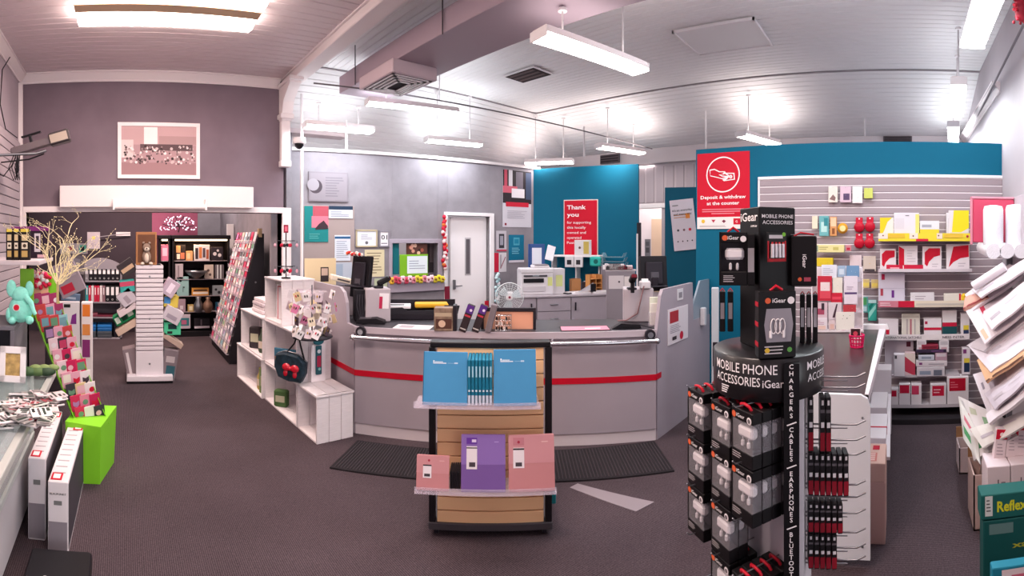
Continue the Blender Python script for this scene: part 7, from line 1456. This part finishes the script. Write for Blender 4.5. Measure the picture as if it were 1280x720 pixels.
for k, (x0, y0) in enumerate(((1078, 349), (1089, 349.5))): hk(x0, y0, x0+9, y0+11, ('left', 'right')[k]+' of two little yellow packs low on the slat wall', '#cdb47c', [(.1, .2, .9, .6, '#e0c860')])
hk(1077, 371, 1085, 391, 'green and blue bottle-shaped pack right of the card display', '#6ba8a4', [(.2, .5, .8, .95, '#4c9c5c'), (.2, .1, .8, .4, '#b8d4d8')])
hk(1085, 375, 1096, 401, 'turquoise swirl patterned pack right of the card display', '#3cae9c', [('p', [(.1, .1), (.9, .6), (.9, .8), (.1, .4)], '#9ce0d0'), ('p', [(.2, .5), (.8, .9), (.6, .95), (.1, .7)], '#1c7c6c'), (.05, .85, .95, 1, '#c8e4e0')])
hk(1080, 404, 1092, 417, 'pale bottle pack above the gondola end', '#c8c0bc', [(.2, .1, .8, .5, '#8a8480')])
pack('cream_tape_pack', 'small cream pack just above the white guard rail', 'packet', SW.sh(.06), 1086, 411, 1097, 417, .04, '#d8cca0', off=0)
# card display leaning on the slat wall above the gondola
GD = Plane(*pol(1046, 4.35), -82)
t = None; zg = gz+.003
c, w_, z0, z1 = GD.box(1015, 334, 1078, 430)
t = thing('card_display', 'white tiered card display standing on the gondola top against the slat wall', 'card display', (c[0], c[1], zg), GD.rz); h = z1-zg
m = MB(); m.bbox(-w_/2, w_/2, 0, .02, 0, h, mat('#ddd2d6', .5), .004); m.bbox(-w_/2, w_/2, -.10, .0, 0, .02, mat('#e3d9dc', .5)); m.build('back_board', t)
for s_ in (-1, 1): m = MB(); m.prism([(-.10, 0), (-.10, .04), (0, h), (.02, h), (.02, 0)], s_*w_/2-.004, s_*w_/2+.004, mat('#e3d9dc', .4), 'x'); m.build('side_cheek', t)
for k in range(4): m = MB(); z = .03+k*h*.24; yy = -.09+.022*k; m.box(-w_/2, w_/2, yy, yy+.004, z, z+.03, ACRYL); m.build('clear_lip', t)
GF = lambda k: GD.sh(.09-.02*k)
for (x0, y0, x1, y1, k, cc, dec, lab) in (
    (1027, 331, 1046, 347, 3, '#dfe0ea', [('l', .1, .2, .8, .8, 4, '#b4b8c8')], 'pale blue-white card at the top left of the card display'),
    (1047, 332, 1057, 346, 3, '#9fb4cc', [(.2, .2, .8, .7, '#c8d4e0')], 'light blue card at the top middle of the card display'),
    (1058, 332, 1074, 346, 3, '#6f94b8', [('o', .4, .5, .02, '#c4d4e4'), ('o', .7, .4, .015, '#e8dcc4')], 'blue flowered card at the top right of the card display'),
    (1022, 345, 1040, 376, 2, '#c02c40', [(.15, .1, .9, .6, '#d84c5c'), (.2, .4, .85, .75, '#e8d4d4'), ('o', .5, .5, .018, '#b85c6c')], 'big red card on the left of the second tier of the card display'),
    (1041, 347, 1053, 366, 2, '#e2dccf', [('o', .5, .5, .020, '#7c9c3c'), ('o', .6, .2, .014, '#d8c86c')], 'cream card with a green pear on the second tier'),
    (1055, 345, 1072, 380, 2, '#e0d6e0', [(.05, .35, .95, .42, '#5c4474'), ('o', .75, .75, .014, '#2c3c4c'), ('l', .2, .5, .8, .65, 2, '#b4a4b8')], 'tall white lilac card with a purple line on the second tier'),
    (1039, 366, 1053, 378, 2, '#c8243c', [(.1, .3, .9, .6, '#e0485c')], 'red card front below the pear card'),
    (1016, 378, 1034, 397, 1, '#d8c0c8', [(.3, .2, .8, .6, '#a84c64'), (.6, .5, .8, .95, '#3c3038')], 'pink illustrated card at the left of the third tier'),
    (1035.5, 378, 1052, 399, 1, '#d8cbd0', [('p', [(.3, .1), (.6, .9), (.7, .9), (.5, .1)], '#4c3440'), ('o', .3, .75, .012, '#7c4458')], 'pale card with a dark figure on the third tier'),
    (1054, 381, 1070, 390, 1, '#b83c44', [('o', .4, .5, .014, '#3c2428'), ('o', .7, .5, .010, '#e8d8d4')], 'red patterned card at the right of the third tier'),
    (1015, 397, 1034, 425, 0, '#e6dce2', [('l', .2, .4, .8, .8, 3, '#c49cac'), (.4, .05, .9, .35, '#e8c8bc')], 'white and pink card at the bottom left of the card display'),
    (1036, 400, 1044, 423, 0, '#dcc8ca', [(.2, .1, .8, .6, '#e0b8ac')], 'narrow pink card on the bottom tier of the card display'),
    (1045, 390, 1068, 429, 0, '#e8e2da', [('o', .4, .8, .02, '#5c7c34'), ('o', .6, .65, .028, '#34302c'), ('o', .75, .8, .018, '#84a048'), ('o', .35, .62, .018, '#7c4c5c'), ('o', .45, .3, .014, '#d8c4cc')], 'large card with green leaves and dark berries on the bottom tier'),
    (1050, 412, 1062, 425, 0, '#ece2e2', [(.2, .2, .6, .5, '#c83c5c')], 'small white tag card in front of the leafy berry card')):
    off_ = {3: .03, 2: .055, 1: .075, 0: .10}[k] + (.012 if 'small white tag' in lab else 0)
    pl = GD.sh(off_); c, w_, z0, z1 = pl.box(x0, y0, x1, y1); z0 = max(z0, gz+.025); hh = z1-z0; m = MB(); m.bbox(-w_/2, w_/2, 0, .003, 0, hh, paper(cc), .0008); deco(m, w_, hh, -.0008, dec)
    single('greeting_card', lab, 'card', m, (c[0], c[1], z0), pl.rz)
# red deposit sign
DP = SW.sh(.01)
c, w_, z0, z1 = DP.box(871.5, 190.5, 937, 286); h = z1-z0
t = thing('deposit_sign', 'large red poster reading Deposit & withdraw at the counter on the blue partition', 'sign', (c[0], c[1], z0), SW.rz)
m = MB(); m.bbox(-w_/2, w_/2, 0, .006, 0, h, paper('#c8102e'), .001); wt = paper('#f4eaec')
m.face(-w_/2, w_/2, 0, h*.155, -.001, paper('#e8e2e0'))
cz = h*.71; rr_ = w_*.32; m.ringf(0, cz, rr_*.93, rr_, -.0015, wt, 40)
# hand holding a note
m.poly([(x*w_, cz+z*w_) for x, z in ((-.26, .10), (-.16, .11), (-.06, .06), (.04, .055), (.06, .03), (.02, .0), (-.06, .01), (.0, -.02), (.10, -.03), (.08, -.06), (-.02, -.08), (-.12, -.05), (-.24, -.02))], -.002, wt)
m.poly([(x*w_, cz+z*w_) for x, z in ((-.24, .08), (-.16, .09), (-.07, .045), (.02, .04), (.0, .015), (-.08, -.0), (-.02, -.035), (.05, -.045), (-.02, -.065), (-.12, -.035), (-.24, -.005))], -.0025, paper('#c8102e'))
m.poly([(x*w_, cz+z*w_) for x, z in ((.01, .03), (.22, .02), (.23, -.10), (.02, -.12), (-.01, -.09), (.08, -.06), (.10, -.03))], -.003, wt)
m.poly([(x*w_, cz+z*w_) for x, z in ((.08, .01), (.20, .003), (.21, -.085), (.06, -.10), (.11, -.06), (.12, -.02))], -.0035, paper('#c8102e')); m.disc(.15*w_, cz-.045*w_, .032*w_, -.004, wt, 14); m.text('$', .15*w_, cz-.06*w_, .03*w_*1.0, -.0045, paper('#c8102e'))
m.text('Deposit & withdraw', 0, h*.395, h*.045, -.002, wt, w=w_*.86, bold=.02); m.text('at the counter', 0, h*.315, h*.045, -.002, wt, w=w_*.62, bold=.02)
m.face(-w_*.4, w_*.4, h*.25, h*.262, -.002, mat('#e88a98', .6)); m.face(-w_*.4, w_*.4, h*.222, h*.234, -.002, mat('#e88a98', .6)); m.face(-w_*.22, w_*.22, h*.194, h*.206, -.002, mat('#e88a98', .6))
m.disc(-w_*.38, h*.10, w_*.035, -.002, paper('#e0b83c'), 12); m.poly([(-w_*.22, h*.12), (-w_*.14, h*.12), (-w_*.18, h*.08)], -.002, paper('#b8304c')); m.poly([(w_*-.02, h*.10), (w_*.02, h*.12), (w_*.06, h*.10), (w_*.02, h*.075)], -.002, paper('#7a3048'))
m.face(w_*.20, w_*.47, h*.055, h*.135, -.002, paper('#c8102e')); m.text('G', w_*.26, h*.08, h*.03, -.003, wt); m.disc(w_*.40, h*.095, w_*.03, -.003, wt, 12); m.lines(-w_*.45, w_*.1, h*.02, h*.05, 2, -.002, paper('#9c9298'))
m.build('poster_sheet', t)
# small strips under the sign
# ================================================================ parcel rack at the right edge
t = thing('parcel_rack', 'leaning wire rack of mailing satchels along the right wall', 'rack', (0, 0, 0))
m = MB(); m.bbox(2.2, 4.4, -.98, -.95, .0, 2.05, mat('#b6abb1', .6)); m.build('back_panel', t)
m = MB()
for x in (2.4, 3.3, 4.2): m.bbox(x-.02, x+.02, -.95, -.90, 0, 2.0, STEEL)
m.build('uprights', t)
t2_ = thing('hot_pink_board', 'pink backing board behind the bubble wrap rolls', 'board', (0, 0, 0), 0)
BP_ = Plane(4.1, 0, -90); c, w_, z0, z1 = BP_.box(1216, 249, 1268, 303); at(t2_, (c[0], c[1], z0), BP_.rz)
m = MB(); m.bbox(-w_/2, w_/2, 0, .02, 0, z1-z0, mat('#c94a66', .5), .015); m.build('panel', t2_)
m = MB(); h = z1-z0; m.bbox(-w_/2-.02, -w_/2, -.005, .025, -.02, h+.02, mat('#d98c9c', .4), .006); m.bbox(-w_/2-.02, w_/2, -.005, .025, h, h+.02, mat('#d98c9c', .4), .006); m.build('rim', t2_)
bub = mat('#e9e6ec', .35, bump=.5, scale=90, name='bubble_wrap')
for k, (x0, x1) in enumerate(((1229, 1254), (1257, 1282))):
    q = Plane(3.95, 0, -90); c, w_, z0, z1 = q.box(x0, 258 if k == 0 else 257, x1, 308); h = z1-z0
    single('bubble_wrap_roll', ('left', 'right')[k]+' tall upright roll of bubble wrap in front of the pink board', 'roll', MB().lathe([(.02, 0), (w_*.46, .0), (w_/2, .03), (w_/2, h-.03), (w_*.44, h), (w_*.2, h+.008), (.02, h+.008)], bub, 24), (c[0], c[1], z0))
for k, x in enumerate((1242, 1259, 1277)):
    q = Plane(3.75, 0, -90); tt_, r = q.hit(x); p = q.pt(tt_); z = zr(314, r); r_ = .058
    m = MB(); m.tube([(0, 0, 0), (.10, .0, 0), (.5, 0, .02)], r_, bub, 20); single('bubble_wrap_roll', ('left', 'middle', 'right')[k]+' bubble wrap roll lying end-on below the pink board', 'roll', m, (p[0], p[1], z), .0)
m = MB()
q = Plane(3.8, 0, -90); a = q.pt(q.hit(1213)[0]); m.tube([(a[0]+.3, a[1], zr(304, 4.0)), (a[0]-.3, a[1]-.28, zr(320, 4.0))], .012, ACRYL, 6); 
rackf = mat('#cfc5cb', .4)
# leaning tiers of satchels: each tier a thing of its own, sheets hang forward and down
def satchel(pts, th, col, lab, dec=None, name='mailing_satchel', group=None, cat='satchel'):
    """a flat floppy satchel: pts = (near-left, near-right, far-right, far-left) corners in pixels with radius"""
    P = []
    for x, y, r in pts: p = pol(x, r); P.append(Vector((p[0], p[1], zr(y, r))))
    m = MB(); n = 8; k = 4; rows = []
    nn = (P[1]-P[0]).cross(P[3]-P[0]).normalized()
    if nn.z < 0: nn = -nn
    for j in range(k+1):
        v = j/k; row = []
        for i in range(n+1):
            u = i/n; p = (P[0]*(1-u)+P[1]*u)*(1-v)+(P[3]*(1-u)+P[2]*u)*v + nn*(.012*math.sin(u*PI)*math.sin(v*PI+.3)+.004*math.sin(u*9)); row.append(p)
        rows.append(row)
    vs = [tuple(p) for row in rows for p in row] + [tuple(p-nn*th) for row in rows for p in row]; N = (n+1)*(k+1); fs = []
    for j in range(k):
        for i in range(n):
            a = j*(n+1)+i; fs.append((a, a+1, a+n+2, a+n+1)); fs.append((a+N, a+n+1+N, a+n+2+N, a+1+N))
    for i in range(n): fs.append((i, i+N, i+1+N, i+1)); a = k*(n+1)+i; fs.append((a, a+1, a+1+N, a+N))
    for j in range(k): a = j*(n+1); fs.append((a, a+n+1, a+n+1+N, a+N)); a += n; fs.append((a, a+N, a+n+1+N, a+n+1))
    m.add(vs, fs, mat(col, .5) if isinstance(col, str) else col, False)
    for (u0, v0, u1, v1, cc) in dec or ():
        def S(u, v): return tuple((P[0]*(1-u)+P[1]*u)*(1-v)+(P[3]*(1-u)+P[2]*u)*v + nn*(.0015+.012*math.sin(u*PI)*math.sin(v*PI+.3)+.004*math.sin(u*9)))
        for q_ in range(4):
            ua, ub = u0+(u1-u0)*q_/4, u0+(u1-u0)*(q_+1)/4; m.add([S(ua, v0), S(ub, v0), S(ub, v1), S(ua, v1)], [(0,1,2,3)], paper(cc))
    return single(name, lab, cat, m, group=group)
wS = '#ddd3d9'
satchel([(1216, 388, 3.65), (1286, 340, 3.5), (1262, 330, 4.0), (1206, 368, 4.1)], .02, '#d8cdd2', 'thick white satchel bundle on the upper right rack tier, under the small rolls')
for k, (dx, dy) in enumerate(((0, 0), (10, 8))):
    pts = [(1217+dx, 358+dy, 3.7), (1222+dx, 368+dy, 3.66), (1262+dx, 343+dy, 3.6), (1256+dx, 333+dy, 3.65)]
    P = [Vector((*pol(x, r), zr(y, r))) for x, y, r in (pts[0], pts[3])]
    single('rolled_mailer', ('upper', 'lower')[k]+' slanting white rolled mailer tube on the upper right rack tier', 'tube', MB().tube([tuple(P[0]), tuple(P[1])], .035, mat('#e4dee4', .4), 16))
satchel([(1204, 387, 3.75), (1236, 372, 3.6), (1228, 360, 3.9), (1206, 372, 4.0)], .02, '#d6a292', 'salmon cardboard mailer slanting below the white rolled tubes', [(.0, .0, 1, .12, '#8c3a3c'), (.4, .1, .5, .9, '#c0304a')], name='cardboard_mailer', cat='mailer')
satchel([(1231, 430, 3.2), (1290, 385, 3.05), (1270, 358, 3.6), (1207, 388, 3.75)], .012, '#dcd1d6', 'white satchel with a red tassel mark on the upper rack tier', [(.05, .05, .13, .3, '#d6b49c'), (.25, .5, .33, .9, '#b8304c'), (.5, .2, .9, .28, '#b9aeb6')])
satchel([(1232, 440, 3.22), (1290, 400, 3.05), (1284, 386, 3.3), (1208, 432, 3.7)], .02, '#cfc4ca', 'pale bundle of flat satchels under the red tassel satchel', [(.0, .0, .9, .1, '#a8a0a6')])
satchel([(1238, 465, 3.0), (1290, 430, 2.85), (1284, 402, 3.2), (1210, 432, 3.65)], .012, '#dad0d8', 'white ruled satchel above the brown paper envelope', [(.2, .6, .24, .8, '#8c8490'), (.5, .3, .9, .4, '#b8aeb8')])
satchel([(1233, 478, 2.98), (1290, 440, 2.8), (1282, 412, 3.1), (1221, 450, 3.35)], .012, '#d2a884', 'brown paper envelope lying across the middle of the satchel rack', [(.1, .75, .2, .8, '#8c6c50'), (.0, .0, 1, .06, '#5c3c30')], name='paper_envelope', cat='envelope')
satchel([(1240, 530, 2.85), (1290, 478, 2.65), (1284, 448, 2.95), (1216, 468, 3.4)], .012, '#d6cdd4', 'large white satchel hanging below the brown envelope', [(.25, .5, .6, .8, '#c3bac4'), (.1, .6, .15, .75, '#8c8490'), (.7, .2, .9, .5, '#b9b0ba')])
satchel([(1236, 530, 2.82), (1290, 490, 2.62), (1290, 470, 2.8), (1232, 518, 2.95)], .016, '#e0d8de', 'bright folded edge of the satchel stack in the middle of the rack')
satchel([(1217, 576, 2.95), (1272, 545, 2.75), (1252, 520, 3.0), (1198, 495, 3.7)], .012, '#cdc6c6', 'floral red and green printed satchel low on the rack', [(.1, .5, .2, .7, '#b8304c'), (.3, .3, .42, .45, '#c03c58'), (.5, .1, .7, .2, '#c84c64'), (.1, .1, .3, .2, '#3c7c4c'), (.5, .5, .6, .7, '#7c9c7c'), (.25, .7, .4, .85, '#a8a894'), (.7, .35, .9, .45, '#b83c54')])
satchel([(1204, 548, 3.15), (1225, 580, 2.85), (1222, 540, 3.1), (1198, 496, 3.6)], .012, '#c8c4c0', 'drooping left corner of green and pink printed wrapping on the rack', [(.2, .2, .6, .4, '#4c8c5c'), (.3, .6, .7, .75, '#b86474')], name='gift_wrap_sheet', cat='gift wrap')

for k, (pts, cc, lab) in enumerate((
    ([(1226, 372, 3.5), (1290, 333, 3.3), (1284, 322, 3.6), (1214, 362, 3.95)], '#d2c8ce', 'thin pale satchel just below the small lying rolls'),
    ([(1240, 412, 3.15), (1290, 372, 3.0), (1280, 352, 3.35), (1226, 392, 3.55)], '#e2d9de', 'white curling satchel at the right edge above the red tassel satchel'),
    ([(1243, 448, 3.1), (1290, 418, 2.95), (1286, 404, 3.1), (1222, 436, 3.4)], '#c9bfc6', 'greyish satchel peeking out above the ruled satchel'),
    ([(1244, 512, 2.8), (1290, 470, 2.62), (1288, 456, 2.8), (1230, 492, 3.05)], '#c5bcc6', 'lilac satchel between the brown envelope and the bright fold'),
    ([(1228, 560, 2.85), (1290, 528, 2.65), (1284, 512, 2.8), (1212, 536, 3.1)], '#d5d0cc', 'pale printed satchel just above the floral one'))):
    satchel(pts, .012, cc, lab, [(.1, .3, .35, .45, '#b4aab2'), (.5, .5, .8, .6, '#c2b8bf')])
for k, (x0, x1, y0, y1) in enumerate(((1241, 1256, 537, 578), (1257, 1270, 533, 572), (1268, 1282, 524, 570))):
    q = Plane(2.72-.0*k, 0, -90); c, w_, z0, z1 = q.box(x0, y0, x1, y1); m = MB(); h = z1-z0; m.bbox(-w_/2, w_/2, 0, .05, 0, h, paper('#d9cace'), .004)
    m.face(-w_/2+.002, w_/2-.002, h*.70, h, -.001, paper('#c01434')); m.disc(0, h*.85, .012, -.002, paper('#ecd8da'), 10); m.lines(-w_*.3, w_*.3, h*.2, h*.6, 4, -.001, paper('#a89aa0'))
    single('tall_post_box', ('left', 'middle', 'right')[k]+' upright red and white post carton low on the right rack', 'carton', m, (c[0], c[1], z0), q.rz, ry=.12)
for (x0, x1, y0, y1, X_, dd, lab, cc, op, zb) in (
    (1199, 1219, 560, 617, 3.55, .2, 'open white cardboard box on the floor under the printed wrap', '#c9b9bc', True, None),
    (1234, 1263, 583, 640, 2.62, .18, 'white flap-topped carton with dark side slots low on the right', '#d8cbd0', False, .0),
    (1264, 1290, 580, 640, 2.62, .18, 'pale carton at the right edge with a dark side slot', '#d3c6ca', False, .0),
    (1217, 1234, 594, 650, 2.85, .25, 'open brown and white carton in front of the flap-topped one', '#c4aaa4', True, None)):
    q = Plane(X_, 0, -90); c, w_, z0, z1 = q.box(x0, y0, x1, y1); z0 = 0 if op or True else z0; h = z1
    t = thing('open_carton' if op else 'post_carton', lab, 'carton', (c[0], c[1], 0), q.rz); m = MB()
    if op:
        for a in ((-w_/2, w_/2, 0, .008), (-w_/2, w_/2, dd-.008, dd), (-w_/2, -w_/2+.008, 0, dd), (w_/2-.008, w_/2, 0, dd)): m.box(a[0], a[1], a[2], a[3], 0, h, paper(cc))
        m.box(-w_/2, w_/2, 0, dd, 0, .01, paper('#8c6a4c')); m.box(-w_/2+.009, w_/2-.009, .009, dd-.009, h*.3, h*.31, paper('#8c6a4c')); m.build('box_body', t)
        m = MB(); m.box(-w_/2, w_/2, dd, dd+.006, h, h+.08, paper('#9c7452')); m.build('flap', t)
    else:
        m.bbox(-w_/2, w_/2, 0, dd, 0, h, paper(cc), .004); m.face(-w_*.05, w_*.0, h*.55, h*.85, -.001, paper('#5c4c54')); m.lines(w_*.1, w_*.35, h*.6, h*.85, 3, -.001, paper('#8c7c84')); m.build('box_body', t)
# green boxes of copy paper at bottom right
for k, (x0, y0, x1, y1, X_, cc, txt_, lab) in enumerate(((1226, 616, 1300, 646, 2.25, '#1c5c58', 'Reflex', 'upper dark green paper box with yellow lettering at the bottom right'), (1229, 648, 1303, 700, 2.25, '#17504e', 'xa', 'lower dark green paper box at the bottom right'))):
    q = Plane(X_, 0, -90); c, w_, z0, z1 = q.box(x0, y0, x1, y1)
    if k == 1: z0 = 0
    else: z0 = zr(647.5, math.hypot(*q.sh(.0).pt(q.hit(1258)[0])))
    h = z1-z0; m = MB(); m.bbox(-w_/2, w_/2, 0, .10, 0, h, mat(cc, .5), .004)
    if k == 0: m.face(-w_/2+.02, -w_/2+.055, h*.15, h*.95, -.001, paper('#cfd6d4')); m.lines(-w_/2+.026, -w_/2+.048, h*.3, h*.85, 4, -.002, paper('#555')); m.text('Reflex', w_*.02, h*.30, h*.42, -.002, paper('#c9cf2c'), w=w_*.5, bold=.03)
    else: m.text('xa', w_*.12, h*.66, h*.07, -.002, paper('#a8ac34'), w=w_*.28, bold=.02); m.face(-w_*.4, w_*.0, h*.84, h*.96, -.001, paper('#5c7c7a')); m.face(w_*.2, w_*.45, h*.80, h*.9, -.0012, paper('#8ca03c'))
    GZ1 = z1
    single('paper_box', lab, 'box', m, (c[0], c[1], z0), q.rz)
q = Plane(2.0, 0, -90); c, w_, z0, z1 = q.box(1240, 707, 1300, 722); single('blue_box', 'teal blue box with a white and pink label at the bottom right corner', 'box', MB().bbox(-w_/2, w_/2, 0, .05, 0, z1, mat('#1f7c94', .5), .004).face(-w_*.3, w_*.4, z1*.80, z1*.97, -.001, paper('#ddd3d6')).face(-w_*.1, w_*.3, z1*.82, z1*.90, -.002, paper('#cf6a84')), (c[0], c[1], 0), q.rz)
# red tinsel at the top right corner
p = ath(1277, 8, 3.2); t = thing('tinsel', 'bit of red tinsel at the top right corner', 'tinsel', p); m = MB(); rr = random.Random(4)
for k in range(40): m.ell((rr.uniform(-.05, .05), rr.uniform(-.05, .05), rr.uniform(-.1, .1)), (.012, .012, .012), paper(rr.choice(['#a8182c', '#7c1424', '#c83040'])), 5, 4)
m.ell((0, 0, 0), (.05, .05, .10), paper('#8c1a2a'), 10, 8); m.build('tinsel_tuft', t)
